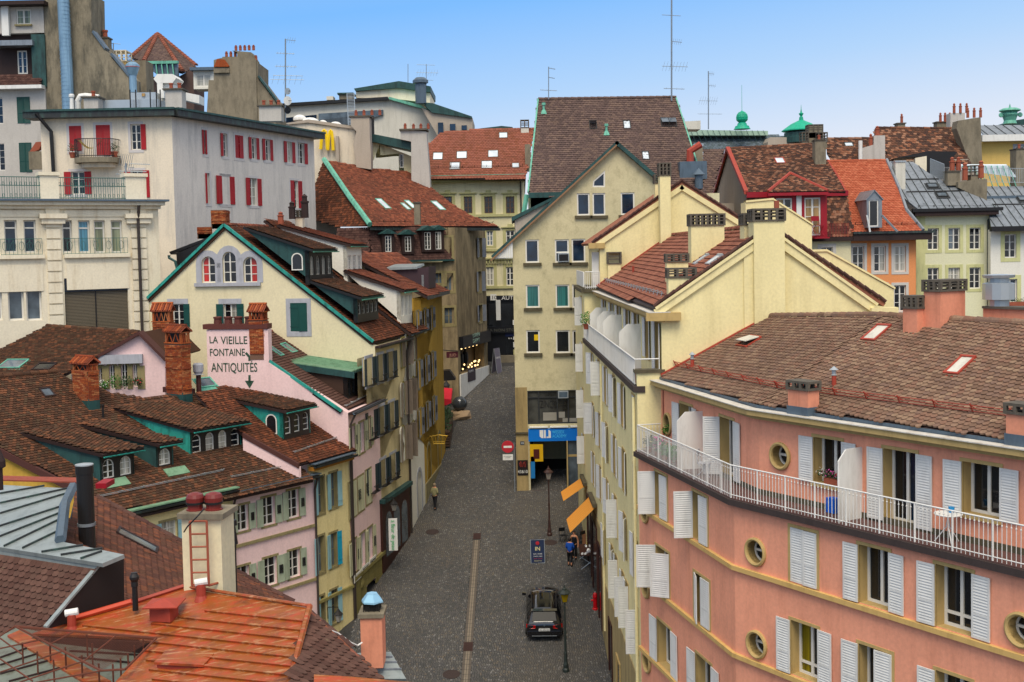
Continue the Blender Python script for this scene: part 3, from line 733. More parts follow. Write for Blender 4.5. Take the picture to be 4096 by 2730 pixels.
# ================================================================= salmon pink building (right foreground)
PA,PB,PC=(4.65,43.9),(6.6,35.2),(13.5,24.2)
UA,UB,UC=(5.55,44.0),(7.45,35.6),(14.26,24.7)
pk=thing('apartment_building','salmon pink apartment building with a curved balcony, white louvred shutters and round windows','building',(9,36,6))
L1,L2,U1,U2=Wall(PA,PB),Wall(PB,PC),Wall(UA,UB),Wall(UC[:],UC[:]) if 0 else Wall(UB,UC)
def oculus(root,W,a,z,ro,ri,mk='ochre'):
    n=28;W.holes.append([(a+ri*math.cos(2*math.pi*i/n),z+ri*math.sin(2*math.pi*i/n)) for i in range(n)])
    mb=MB();prof=[(ro,-.01),(ro,.07),(ro-.05,.10),(ri,.07),(ri,-.38)]
    vs=[]
    for r,o in prof:
        for i in range(n):t=2*math.pi*i/n;vs.append(W.pt(a+r*math.cos(t),z+r*math.sin(t),o))
    fs=[(j*n+i,j*n+(i+1)%n,(j+1)*n+(i+1)%n,(j+1)*n+i) for j in range(len(prof)-1) for i in range(n)]
    mb.add(vs,fs);o=MB_local(mb,'round_window',M[mk],root,W.mat(a,z));
    g=MB();g.add([W.pt(a+ri*math.cos(2*math.pi*i/n),z+ri*math.sin(2*math.pi*i/n),-.30) for i in range(n)],[tuple(range(n))]);g.build('pane',M['g_dark'],o)
    f=MB();vs=[]
    for r,oo in ((ri*.99,-.29),(ri*.99,-.25),(ri*.84,-.25),(ri*.84,-.29)):
        for i in range(n):t=2*math.pi*i/n;vs.append(W.pt(a+r*math.cos(t),z+r*math.sin(t),oo))
    f.add(vs,[(j*n+i,j*n+(i+1)%n,(j+1)*n+(i+1)%n,(j+1)*n+i) for j in range(3) for i in range(n)])
    W.box(f,a-ri*.9,a+ri*.9,z-.035,z+.035,-.29,-.24);f.build('window_frame',M['w_frame'],o)
OS=('ochre',.09,0)
def pwin(W,k,x0,x1,z0,z1,sh,gl=('g_dark','g_dark'),tr=0,sill=True,cols=2):
    ym=600
    a0=W.h(k,x0,ym);a1=W.h(k,x1,ym)
    return window(pk,W,(a0[0],a1[0],z0,z1),cols,1,rec=.36,fw=.075,sur=OS,glist=list(gl),sh=sh,transom=tr,sill=('ochre',.1,.09) if sill else None)
F2=[('L',178),('R',178)]
# upper storey behind the balcony
Z1=22.47
pwin(U1,'l',716,822,Z1+.05,24.45,[('L',176),('R',172)],sill=False)
pwin(U1,'l',1072,1192,Z1+.05,24.45,[('L',118),('R',178)],sill=False)
a,z=U1.h('l',612,1112);oculus(pk,U1,a,z,.42,.33)
a,z=U2.h('l',1618,1400);oculus(pk,U2,a,z,.42,.32)
pwin(U2,'r',285,452,23.18,24.5,F2)
pwin(U2,'r',710,903,Z1+.05,24.5,F2,gl=('g_dark','g_blue'),sill=False)
pwin(U2,'r',1188,1412,23.18,24.5,F2)
# first floor under the balcony, then two more
R1z,R2z,R3z=(20.42,22.0),(17.72,19.3),(15.0,16.6)
pwin(L1,'q',378,458,*R1z,[('L',105),('R',4)],sill=False);pwin(L1,'q',630,728,*R1z,[('L',100),('R',3)],sill=False)
pwin(L1,'q',376,466,*R2z,[('L',108),('R',52)],sill=False);pwin(L1,'q',632,736,*R2z,[('L',16),('R',2)],sill=False)
pwin(L1,'q',382,470,*R3z,F2,sill=False);pwin(L1,'q',640,742,*R3z,F2,sill=False)
for q in ((308,1417),):
    a,z=L1.h('q',*q);a+=.22;oculus(pk,L1,a,z,.42,.32)
    oculus(pk,L1,a,z+2.83,.42,.32);oculus(pk,L1,a,z+5.66,.42,.32)
pwin(L2,'q',1285,1462,*R1z,[('L',1),('R',1)],sill=False)
pwin(L2,'r',555,735,*R1z,F2,sill=False);pwin(L2,'r',1024,1242,*R1z,F2,gl=('g_dark','g_dark'),tr=.22,sill=False)
pwin(L2,'q',1285,1465,*R2z,F2,gl=('c_olive','g_dark'),tr=.22,sill=False)
pwin(L2,'r',552,752,*R2z,[('L',178),('R',3)],sill=False);pwin(L2,'r',1024,1240,*R2z,F2,sill=False)
for k,x,y in (('q',1052,688),('q',1060,1312),('r',1545,1250)):
    a,z=L2.h(k,x,y);oculus(pk,L2,a,z,.43,.33)
zt=25.05
L1.build(pk,[(0,6),(L1.L,6),(L1.L,22.2),(0,22.2)],M['pink_w'],'wall',.36,.5,M['ochre'])
L2.build(pk,[(0,3),(L2.L,3),(L2.L,22.2),(0,22.2)],M['pink_w'],'wall',.36,.5,M['ochre'])
U1.build(pk,[(0,22.4),(U1.L,22.4),(U1.L,zt-.2),(0,zt-.2)],M['pink_w'],'wall',.36,.5,M['ochre'])
U2.build(pk,[(0,22.4),(U2.L,22.4),(U2.L,zt-.2),(0,zt-.2)],M['pink_w'],'wall',.36,.5,M['ochre'])
def off(P,W1,W2,d):
    P=V((P[0],P[1],0));b=(W1.n+W2.n).normalized();return P+b*(d/b.dot(W1.n))
def band(root,pts3,name,mat,z0,z1,din,dout,walls):
    """moulding following the corner points, with its real thickness"""
    i_=[off(p,walls[max(i-1,0)],walls[min(i,len(walls)-1)],din) for i,p in enumerate(pts3)]
    o_=[off(p,walls[max(i-1,0)],walls[min(i,len(walls)-1)],dout) for i,p in enumerate(pts3)]
    poly=[p+V((0,0,z0)) for p in i_]+[p+V((0,0,z0)) for p in o_[::-1]]
    return MB().prism(poly,V((0,0,z1-z0))).build(name,mat,root)
for zc in (20.30,17.60,14.9):band(pk,[PA,PB,PC],'string_course',M['ochre'] if 0 else plain('sandy_string_course','cdac72',.8,dirt='8a6c3c',amt=.3) if zc==20.30 else bpy.data.materials['sandy_string_course'],zc-.05,zc+.09,-.05,.12,[L1,L2])
band(pk,[PA,PB,PC],'balcony_slab',M['dkslab'],22.24,22.42,-.3,.2,[L1,L2])
band(pk,[PA,PB,PC],'balcony_floor',M['slab'],22.425,22.455,-1.2,.12,[L1,L2])
band(pk,[UA,UB,UC],'plinth',M['sillst'],22.45,22.62,-.03,.03,[U1,U2])
band(pk,[UA,UB,UC],'cornice',M['ochre'],24.80,24.92,-.1,.22,[U1,U2]);band(pk,[UA,UB,UC],'cornice',M['ochre'],24.92,25.08,-.1,.42,[U1,U2])
band(pk,[UA,UB,UC],'cornice_cover',plain('white_lead_cover','cfcbc2',.5,dirt='8f7a60',amt=.5),25.083,25.11,.10,.46,[U1,U2])
band(pk,[UA,UB,UC],'gutter',M['lead'],24.9,25.2,-.1,.06,[U1,U2])
# roof
EA,EB,EC=(V((*p,25.2)) for p in (UA,UB,UC));EA.y=43.95
RA,RB,RC=V((9.65,43.95,27.7)),V((11.75,37.5,27.7)),V((18.05,27.1,27.7))
p1=plane3(EA,EB,RB);p2=plane3(EB,EC,RB)
RA=V((RA.x,RA.y,p1[0].z-((RA.x-p1[0].x)*p1[1].x+(RA.y-p1[0].y)*p1[1].y)/p1[1].z))
RC.z=p2[0].z-((RC.x-p2[0].x)*p2[1].x+(RC.y-p2[0].y)*p2[1].y)/p2[1].z
s1=[EA,EB,RB,RA];s2=[EB,EC,RC,RB]
deck(pk,s1,M['dkbrown']);deck(pk,s2,M['dkbrown'])
tiles(pk,s2,RB-EB,T['pink'],.185,.165,'point',300);sx1=(EB-EA).normalized()*.22;tiles(pk,[EA,EB+sx1,RB+sx1,RA],V((.95,.3,.55)),T['pink'],.185,.165,'point',0)
bk=V((3.6,1.9,-2.4));deck(pk,[RB,RC,RC+bk,RB+bk],T['pink'],.1);deck(pk,[RA,RB,RB+bk,RA+V((3.9,.2,-2.4))],T['pink'],.1)
Q1=off(PA,L1,L2,0);MB().prism([V((13.6,44.3,25.2)),V((20,28.5,25.2)),V((20,28.5,3)),V((13.6,44.3,3))],V((.3,.1,0))).build('rear_wall',M['pink_w'],pk)
ridge(pk,RA+V((0,0,.03)),RB+V((0,0,.03)),T['pink'],.13,.4);ridge(pk,RB+V((0,0,.03)),RC+V((0,0,.03)),T['pink'],.13,.4)
# red flashing against the yellow gable, snow rail
strip(pk,EA+V((0,-.06,.06)),RA+V((0,-.06,.06)),.16,.12,M['red_tr'],'flashing')
def snowrail(root,A,B,n,mat,h_=.28,name='snow_rail',rails=3):
    A,B=V(A),V(B);mb=MB()
    for i in range(rails):mb.tube([A+n*(.10+h_*i/rails),B+n*(.10+h_*i/rails)],.012,5)
    L=(B-A).length;k=max(2,int(L/1.1))
    for i in range(k+1):
        p=A+(B-A)*(i/k);mb.tube([p,p+n*(h_+.05)],.02,6);mb.tube([p+n*(h_),p+n*.02+(n.cross(B-A)).normalized()*.18],.015,6)
    return mb.build(name,mat,root)
up1=(RB-EB).normalized();up2=up1
def along(E,R,k):return E+(R-E)*k
snowrail(pk,along(EA,RA,.15),along(EB,RB,.16),p1[1],M['red_tr']);snowrail(pk,along(EB,RB,.16),along(EC,RC,.16),p2[1],M['red_tr'])
# stacks on the pink roof
tp,inn=-L2.t,-L2.n
def pstack(q,pl,L,D,h_,mat,**kw):
    o=onP(q,*pl);return cap_chimney(pk,o,tp*L,inn*D,h_,mat,zlo=.12,**kw)
salm=plaster('salmon_stack_plaster','e09a80','8c4f3d',.45,.1,.5,.75)
pstack(C('m',358,1280),p2,.78,.46,.76,salm,cap=.27,n=3,name='chimney',flash=(M['lead'],.28))
pstack(C('m',2395,1560),p2,.78,.46,.76,salm,cap=.27,n=3,name='chimney',flash=(M['lead'],.28))
pstack(C('m',1335,545),p2,.52,.48,.80,salm,cap=.40,n=3,m2=2,name='chimney',flash=(M['rednew'],.06))
pstack(C('m',1545,500),p2,.60,1.15,1.15,salm,cap=.36,n=3,m2=3,name='chimney',flash=(M['rednew'],.06),capmat=M['conc2'])
o=onP(C('m',1600,480),*p2)+inn*1.3-tp*.3
pk2=cap_chimney(pk,o,-tp*1.5,inn*.5,.55,salm,cap=0,zlo=2);MB().box(o-V((0,0,0))+V((-.06,-.06,.55)),-tp*1.7,inn*.65,V((0,0,.07))).build('coping',M['conc2'],pk2)
fan_c=o+inn*.25-tp*.35+V((0,0,.55));MB().lathe(fan_c,[(.3,0),(.3,.25),(.46,.27),(.46,.75),(.3,.78),(.3,.9),(.45,.92),(.47,1.0),(.2,1.02)],12).build('roof_fan',M['steel'],pk2)
for q in ((C('m',1085,1),0),):pass
def vent(root,q,pl,h_=.45,r=.07,mat='red_tr',cap=True):
    o=onP(q,*pl);n=V((0,0,1));c=MB().lathe(o-n*.1,[(r*1.6,.0),(r*1.1,.12),(r,.14),(r,h_)],10).build('vent_pipe',M[mat],root)
    if cap:MB().lathe(o+n*(h_-.1),[(r*.9,0),(r*1.25,.02),(r*.9,.04),(r*.9,.16),(r*1.9,.18),(.01,.28)],10).build('vent_cowl',M['steel'],c)
vent(pk,C('m',592,1010),p2);vent(pk,C('l',828,620),p1)
for qd,op in ((((960,480),(1080,480),(975,600),(890,595)),0),(((1725,765),(1835,765),(1720,905),(1625,895)),0)):
    skylight(pk,p2,[C('m',*q) for q in qd],M['red_tr'],plain('white_sheet_cover','cdc9bd',.6,dirt='8a877c',amt=.5) if 'white_sheet_cover' not in bpy.data.materials else bpy.data.materials['white_sheet_cover'])
skylight(pk,p1,[C('l',*q) for q in ((1350,355),(1435,355),(1330,440),(1250,415))],M['red_tr'],bpy.data.materials['white_sheet_cover'],open_=14)
# balcony railing
rail=MB();pts=[off(p,[L1,L2][max(i-1,0)],[L1,L2][min(i,1)],.10)+V((0,0,22.45)) for i,p in enumerate((PA,PB,PC))];pts[0]=pts[0]+V((.05,-.25,0))
rail.tube([p+V((0,0,1.0)) for p in pts],.022,6);rail.tube([p+V((0,0,.1)) for p in pts],.014,6)
rail.tube([pts[0]+V((0,0,1.0)),pts[0]+V((.9,.2,1.0))],.022,6);rail.tube([pts[0]+V((0,0,.1)),pts[0]+V((.9,.2,.1))],.014,6)
ro=rail.build('railing',M['white'],pk)
bm_=MB();bm_.lathe((0,0,0),[(.0095,.0),(.0095,.86),(.022,.87),(.022,.89),(.0095,.90),(.0095,1.0)],6);bme=bm_.mesh('baluster',M['white'])
pst=MB().bx(-.02,.02,-.02,.02,0,1.0).mesh('rail_post',M['white'])
for A_,B_ in zip(pts,pts[1:]):
    L=(B_-A_).length;k=int(L/.125)
    for i in range(k):
        p=A_+(B_-A_)*(i/k)
        inst('rail_post' if i%9==0 else 'baluster',pst if i%9==0 else bme,ro,Matrix.Translation(p))
for i in range(7):inst('baluster',bme,ro,Matrix.Translation(pts[0]+V((.9,.2,0))*((i+.5)/7)))
def screen(root,base,d,w_,h_,cut=.3,mat='white',name='privacy_screen'):
    b=V(base);d=V(d).normalized();z=V((0,0,1));n=d.cross(z)
    poly=[b,b+d*w_,b+d*w_+z*(h_-cut),b+d*(w_-cut)+z*h_,b+z*h_]
    o=MB().prism(poly,n*.045).build(name,M[mat],root)
    e=MB();pp=[p-n*.0 for p in poly]
    for i in range(5):
        a,c=pp[i],pp[(i+1)%5];e.tube([a+n*.02,c+n*.02],.028,4)
    e.build('screen_frame',M['white'],o)
a=U2.h('r',575,600)[0];screen(pk,U2.pt(a,22.46,.0),U2.n,.92,1.95)
a=U1.h('l',925,1450)[0];screen(pk,U1.pt(a,22.46,.0),U1.n,.92,1.95)
# drainpipe between the two buildings
pipe(pk,[V((5.62,43.75,24.8)),V((5.6,43.75,22.5))],.05,M['pink_w'] if 0 else plain('red_brown_pipe','9c5a48',.6))
# ================================================================= pale yellow building
yb=thing('apartment_building','long pale yellow apartment building with stepped gables, white shutters and a railed terrace','building',(7,58,9))
Y0,Y1,Y2=44.0,68.8,77.0
W1=Wall((4.25,Y1),(4.65,Y0));W2=Wall((5.2,Y1),(5.6,Y0))
def Ys(W,Y):return (W.A.y-Y)/(W.A.y-W.B.y)*W.L
OC=('ochre',.08,.08)
rr=random.Random(11)
def ywin(W,Yc,z0,z1,wd,shs,surr=OC,gl='g_dark'):
    s=Ys(W,Yc);window(yb,W,(s-wd/2,s+wd/2,z0,z1),2,1,rec=.2,fw=.06,sur=surr,gl=gl,sh=shs)
rows=[22.62,19.87,17.12,14.37]
ang={(0,59.9):(180,92),(0,64):(150,175),(1,64):(92,170),(2,66):(92,178),(2,52.5):(178,90),(3,52.5):(178,92),(3,49.8):(178,90),(3,48.3):(178,88),(3,45.2):(2,88),(1,45.2):(2,2),(0,45.2):(2,2)}
for r_,z0 in enumerate(rows):
    for Yc in ((45.2,48.9,52.5,56.3,59.9,64.0) if r_<3 else (45.2,48.3,49.8,52.5,54.4,58.5)):
        sh=ang.get((r_,Yc),(rr.choice((178,172,165)),rr.choice((178,170,160))))
        wd=.95 if r_<3 or Yc not in (48.3,49.8,52.5,54.4) else.85
        ywin(W1,Yc,z0,z0+1.75,wd,[('L',sh[0]),('R',sh[1])])
for Yc,dr in ((66.4,0),(62.3,0),(58.9,0),(55,0),(51.7,0),(48.0,0),(45.1,1)):
    ywin(W2,Yc,24.9 if dr else 25.55,27.2,.95,[('L',176),('R',170)])
W1.build(yb,[(0,9),(W1.L,6),(W1.L,24.8),(0,24.8)],M['yellow_w'],'wall',.2,.4,M['ochre'])
W2.build(yb,[(0,24.8),(W2.L,24.8),(W2.L,27.5),(0,27.5)],M['yellow_w'],'wall',.2,.4,M['ochre'])
# near gable wall facing the viewer
G1=Wall((4.65,Y0),(14.2,Y0));gp=[(0,6),(G1.L,6),(G1.L,27.0),(13.3-4.65,27.75),(9.65-4.65,30.35),(5.6-4.65,27.75),(5.6-4.65,25.35),(0,25.35)]
G1.build(yb,gp,M['yellow_w'],'gable_wall',.1,.35)
MB().box((4.55,Y0-.08,25.36),(1.15,0,0),(0,.5,0),(0,0,.12)).build('coping',M['sillst'],yb)
# raking cornice on the gable and its end block
def rake(root,a,b,Y,wd,th,mat,name='verge_board'):
    A,B=V((a[0],Y,a[1])),V((b[0],Y,b[1]));d=B-A;up=V((-d.z,0,d.x)).normalized();up=up if up.z>0 else -up
    return MB().box(A-up*th,d,V((0,-wd,0)),up*th).build(name,mat,root)
rake(yb,(5.3,27.72),(9.65,30.62),Y0,.12,.30,M['yellow_w']);rake(yb,(5.35,27.82),(9.65,30.70),Y0-.12,.06,.10,M['yellow_w'])
rake(yb,(13.6,27.75),(10.1,30.30),Y0,.12,.30,M['yellow_w']);rake(yb,(13.7,27.8),(10.1,30.42),Y0-.12,.06,.10,M['yellow_w'])
def ycornice(W,z,name='cornice'):
    mb=MB();W.box(mb,-.1,W.L+.25,z-.34,z-.17,-.1,.25);W.box(mb,-.12,W.L+.3,z-.168,z,-.1,.48)
    mb.build(name,M['ochre'],yb)
    b2=MB();W.box(b2,-.12,W.L+.3,z+.003,z+.03,-.3,.52);b2.build('cornice_cover',bpy.data.materials['white_lead_cover'],yb)
ycornice(W2,27.62)
mb=MB();mb.box((5.0,Y0-.3,27.32),(1.3,0,0),(0,.3,0),(0,0,.3));mb.build('cornice_return',M['ochre'],yb)
mb=MB();mb.box((13.4,Y0-.3,27.3),(1.0,0,0),(0,.4,0),(0,0,.35));mb.build('cornice_return',M['yellow_w'],yb)
# roof of the near unit
e0,e1=V((5.32,Y0-.05,27.8)),V((5.0,Y1,27.8));r0,r1=V((9.7,Y0-.05,30.72)),V((9.38,Y1,30.72));f0,f1=V((14.0,Y0-.05,27.8)),V((13.7,Y1,27.8))
ey_=plane3(e0,e1,r0)
deck(yb,[e0,r0,r1,e1],M['dkbrown'],.14);deck(yb,[f0,f1,r1,r0],T['yel'],.14)
tiles(yb,[e0+V((0,.25,0)),r0+V((0,.25,0)),r1,e1],r0-e0,T['yel'],.235,.30,'pan',300)
ridge(yb,r0+V((0,0,.05)),r1+V((0,0,.05)),T['yel'],.13,.36)
edge_t=MB()
for (A_,B_) in ((f0,V((10.1,Y0-.05,30.45))),(e0+V((0,0,.0)),r0)):
    A_,B_=V(A_),V(B_);n_=int((B_-A_).length/.3)
    for i in range(n_):
        p=A_+(B_-A_)*(i/n_);q=A_+(B_-A_)*((i+1.1)/n_);edge_t.tube([p+V((0,-.0,.06)),q+V((0,0,.1))],.075,6)
edge_t.build("verge_tiles",T["man"],yb,kind="stuff")
W2r=W2
snowrail(yb,along(e0,r0,.13)+V((0,1.2,0)),along(e1,r1,.13),ey_[1],M['steel'],.2,rails=2)
# stacks of the near unit
def ystack(q,w_,d_,top,cap=.5,n=3,m2=2,zlo=.3,pl=ey_,**kw):
    o=onP(q,*pl);o.y=max(o.y,Y0+.05);tz=CAMZ+(1010-.02*(top[0]-1990)-top[1])/4700*o.y
    return cap_chimney(yb,o,V((w_,0,0)),V((0,d_,0)),tz-cap-o.z,M['yellow_w'],cap=cap,n=n,m2=m2,zlo=zlo,flash=None,**kw)
ystack(C('h',820,1035),1.38,.85,C('h',900,575),.5,6,3)
ystack(C('h',650,1335),1.02,.55,C('h',740,1058),.38,3,2)
ystack(C('h',600,1210),.88,.5,C('h',670,930),.36,3,2)
ystack(C('h',1295,820),.72,.9,C('h',1350,568),.46,3,3)
# big stack at the ridge, breaking through the gable
o=V((9.05,Y0-.22,22));tz=30.95
cap_chimney(yb,o,V((1.15,0,0)),V((0,1.0,0)),tz-22,M['yellow_w'],cap=.48,n=4,m2=3,capmat=M['conc2'])
MB().lathe((10.0,Y0+.2,31.4),[(.1,0),(.1,.32)],8).build('chimney_pot',M['terra'],yb)
MB().box((8.7,Y0-.07,22),(.36,0,0),(0,.07,0),(0,0,8)).build('pilaster',M['yellow_w'],yb)
for qq in (((960,955),(975,962),(870,1030),(850,1035)),((1075,960),(1095,968),(1000,1035),(965,1030))):skylight(yb,ey_,[C('h',*q) for q in qq],M['steel'],M['g_sky'])
vent(yb,C('h',298,1110),ey_,.5,.06,'red_tr',False)
# yellow fire walls beyond
fw1=Wall((12.15,51),(16.6,51));fw1.build(yb,[(0,24),(4.45,24),(4.45,28.05),(1.55,29.75),(0,29.75)],M['yellow_w'],'fire_wall',.1,2.0)
fw2=Wall((11.6,58),(14.85,58));fw2.build(yb,[(0,24),(3.25,24),(3.25,31.0),(1.35,32.3),(0,32.2)],M['yellow_w'],'fire_wall',.1,1.2)
for fw,pp in ((fw1,[(0,29.75),(1.55,29.75),(4.5,28.05)]),(fw2,[(0,32.2),(1.35,32.3),(3.3,31.0)])):
    mb=MB()
    for (a,z),(a2,z2) in zip(pp,pp[1:]):mb.add([fw.pt(a,z,.06),fw.pt(a2,z2,.06),fw.pt(a2,z2+.09,.06),fw.pt(a,z+.09,.06),fw.pt(a,z,-.4),fw.pt(a2,z2,-.4),fw.pt(a2,z2+.09,-.4),fw.pt(a,z+.09,-.4)],[(0,1,2,3),(3,2,6,7),(7,6,5,4),(0,4,5,1)])
    mb.build('coping',M['yellow_w'],yb)
# second unit, one storey higher
G2=Wall((4.25,Y1),(15.0,Y1));k=4.25
G2.build(yb,[(0,20),(15-k,20),(15-k,30.4),(10.04-k,33.5),(5.2-k,30.45),(5.2-k,27.75),(0,27.75)],M['yellow_w'],'gable_wall',.1,.3)
rake(yb,(4.95,30.42),(10.04,33.72),Y1,.12,.28,M['yellow_w']);rake(yb,(15.2,30.4),(10.04,33.72),Y1,.12,.28,M['yellow_w'])
a0,a1,b0,b1,c0,c1=V((4.75,Y1-.1,30.42)),V((4.6,Y2,30.42)),V((10.04,Y1-.1,33.9)),V((9.9,Y2,33.9)),V((15.4,Y1-.1,30.4)),V((15.2,Y2,30.4))
deck(yb,[a0,b0,b1,a1],T['yel'],.16);deck(yb,[c0,c1,b1,b0],T['yel'],.16)
et=MB()
for (A_,B_) in ((a0,b0),(c0,b0)):
    n_=int((B_-A_).length/.32)
    for i in range(n_):et.tube([A_+(B_-A_)*(i/n_)+V((0,0,.03)),A_+(B_-A_)*((i+1.1)/n_)+V((0,0,.08))],.085,6)
et.build("verge_tiles",T["man"],yb,kind="stuff")
MB().box((4.55,Y1-.2,30.1),(.95,0,0),(0,.6,0),(0,0,.32)).build('cornice_return',M['ochre'],yb)
MB().box((4.05,Y1-.25,27.55),(1.35,0,0),(0,8.2,0),(0,0,.2)).build('coping',M['sillst'],yb)
W3=Wall((4.15,Y2),(4.25,Y1));
for z0 in (25.5,22.7,19.9,17.1):window(yb,W3,(5.5,6.4,z0,z0+1.7),2,1,rec=.2,sur=OC,sh=[('L',178),('R',92)])
W3.build(yb,[(0,10),(W3.L,10),(W3.L,27.55),(0,27.55)],M['yellow_w'],'wall',.2,.4)
W4=Wall((5.1,Y2),(5.2,Y1));window(yb,W4,(6.9,7.75,27.85,29.9),2,1,rec=.2,sur=OC,sh=[('L',178),('R',92)])
W4.build(yb,[(0,27.7),(W4.L,27.7),(W4.L,30.4),(0,30.4)],M['yellow_w'],'wall',.2,.4)
o=V((9.05-.0,Y1-1.2,28));pq=onP(C('h',545,905),*ey_)
t1=MB();u0=atY(C('h',540,500),Y1-.9).x;u1=atY(C('h',635,500),Y1-.9).x
cap_chimney(yb,V((u0,Y1-.9,27.5)),V((u1-u0,0,0)),V((0,.9,0)),34.2-27.5,M['yellow_w'],cap=.75,n=3,m2=3,flash=None)
u0=atY(C('h',493,300),Y1+1.5).x;u1=atY(C('h',538,300),Y1+1.5).x
cap_chimney(yb,V((u0,Y1+1.5,29)),V((u1-u0+.2,0,0)),V((0,.7,0)),4.9,M['yellow_w'],cap=.55,n=2,m2=2)
strip(yb,along(e1,r1,.0)+V((0,-.06,.08)),along(e1,r1,.98)+V((0,-.06,.08)),.16,.16,M['red_tr'],'flashing')
# small pierced vent stack on the terrace corner
o=atY(C('h',75,1225),Y1-.5);cap_chimney(yb,o,V((.75,0,0)),V((0,.5,0)),1.3,M['yellow_w'],cap=.7,n=1,m2=1,zlo=.8)
# terrace of the near unit: slab edge, railing, screens
mb=MB();W1.box(mb,-.1,W1.L+.05,24.62,24.86,-.3,.14);mb.build('terrace_slab',M['dkslab'],yb)
mb=MB();W1.box(mb,0,W1.L-.05,24.87,24.9,-1.0,0);mb.build('terrace_floor',M['slab'],yb)
rm=MB();o_=.06
for zz,r_ in ((1.0,.03),(.08,.018)):rm.tube([W1.pt(0,24.87+zz,o_),W1.pt(W1.L-1.2,24.87+zz,o_),W1.pt(W1.L-.1,24.87+zz+(.0),o_)],r_,6)
for i in range(int(W1.L/.13)):W1.box(rm,i*.13,i*.13+.024,24.9,25.85,o_-.012,o_+.012)
rm.build('terrace_railing',M['white'],yb)
r2=MB();r2.tube([W1.pt(W1.L-.1,25.87,o_),V((5.5,Y0+.12,25.87))],.025,6);r2.build('hand_rail',M['white'],yb)
for Yc in (50.2,57.6,61.0,65.2):s=Ys(W2,Yc);screen(yb,W2.pt(s,24.9),W2.n,.92,1.9,.35)
# balcony of the second unit
mb=MB();
for zz in (1.0,.1):mb.tube([V((4.3,Y1-.15,27.75+zz)),V((5.15,Y1-.15,27.75+zz))],.025,6)
for i in range(8):mb.bx(4.3+i*.12,4.325+i*.12,Y1-.16,Y1-.135,27.75,28.75)
mb.bx(4.2,4.26,Y1-.15,Y1+7,27.85,28.75)
mb.build('balcony_railing',M['white'],yb)
pipe(yb,[W1.pt(W1.L-.28,24.4,.12),W1.pt(W1.L-.28,9,.12)],.06,M['yellow_w']);s=Ys(W1,57.8);pipe(yb,[W1.pt(s,24.4,.1),W1.pt(s,11,.1)],.055,M['yellow_w'])
# ground floor shops of the yellow building
gf=W1.off(.035);mb=MB();gf.box(mb,Ys(gf,59.5),gf.L,6,13.3,-.03,.0);gf.box(mb,0,Ys(gf,59.5),8,15.6,-.03,.0);mb.build('ground_floor_facing',plaster('beige_ground_floor','b3a078','5e5440',.6,.15,.45,.7),yb)
for Yc,wd in ((45.5,1.0),(48.5,1.2),(52,1.4),(55.5,1.4),(60.7,1.6),(63.7,2.8),(67.3,2.4)):
    s=Ys(gf,Yc);g0=gz(Yc);mb=MB()
    hd=4.2 if Yc>60 else 2.7;gf.box(mb,s-wd/2-.1,s-wd/2,g0,g0+hd,0,.06);gf.box(mb,s+wd/2,s+wd/2+.1,g0,g0+hd,0,.06);gf.box(mb,s-wd/2-.1,s+wd/2+.1,g0+hd,g0+hd+.1,0,.06)
    d=mb.build('shop_door',M['brownwood'] if Yc>54 else M['ochre'],yb);pane(d,gf,s,g0+hd/2,wd,hd,.012,'g_dark')
def awning(Ya,Yb,z,out,drop):
    sa_,sb_=Ys(gf,Ya),Ys(gf,Yb);P_=[gf.pt(sa_,z,.05),gf.pt(sb_,z,.05),gf.pt(sb_,z-drop,out),gf.pt(sa_,z-drop,out)]
    o=MB().prism(P_,V((0,0,-.02))).build('awning',AW,yb)
    b=MB();gf.box(b,sa_-.1,sb_+.1,z-.02,z+.16,.0,.22);b.build('awning_case',M['sillst'],o)
def awn():
    m,nt,b=newmat('orange_striped_awning');g_=N(nt,'ShaderNodeNewGeometry');sp=N(nt,'ShaderNodeSeparateXYZ');nt.links.new(g_.outputs['Position'],sp.inputs[0])
    mt=N(nt,'ShaderNodeMath',operation='MULTIPLY');mt.inputs[1].default_value=3.2;nt.links.new(sp.outputs[1],mt.inputs[0]);f=N(nt,'ShaderNodeMath',operation='FRACT');nt.links.new(mt.outputs[0],f.inputs[0])
    nt.links.new(ramp(nt,f.outputs[0],[(0,lin('e0a050')),(.45,lin('d98a3a')),(.84,lin('c98550')),(.88,lin('a8683c')),(.93,lin('e0a050'))],'CONSTANT'),b.inputs['Base Color']);b.inputs['Roughness'].default_value=.8;return m
AW=awn()
def pick(kx,ky):return C('p',kx,ky)
awning(71.4,68.8,16.15,1.4,.9);awning(65.3,62.2,16.3,1.45,1.35)
# ================================================================= helpers for the houses further off
def roofpx(root,plane,marks,tm,w_=.24,ex=.24,style='beaver',n_ind=300,name='roof',skip=None,th=.12,up=None):
    P_=[onP(C(*q),*plane) for q in marks];deck(root,P_,M['dkbrown'] if tm else M['dzinc'],th,name)
    n=plane[1];u=up if up is not None else V((0,0,1))
    if tm:tiles(root,P_,u,tm,w_,ex,style,n_ind)
    return P_
def zplane(Y0_,z0_,slope):
    return V((0,Y0_,z0_)),V((0,-slope,1)).normalized()
def zofv(q,Y):return atY(q,Y).z
def simple_stack(root,q0,q1,Y,d_,mat,cap=.35,pots=0,n=2,cm=None,name='chimney',zlo=.6):
    """stack seen from the front between two marks (top-left, bottom-right) at depth Y"""
    a=atY(q0,Y);b=atY(q1,Y)
    return cap_chimney(root,V((a.x,Y,b.z)),V((b.x-a.x,0,0)),V((0,d_,0)),a.z-b.z-cap,mat,cap=cap,n=n,m2=1,pots=pots,zlo=zlo,capmat=cm)
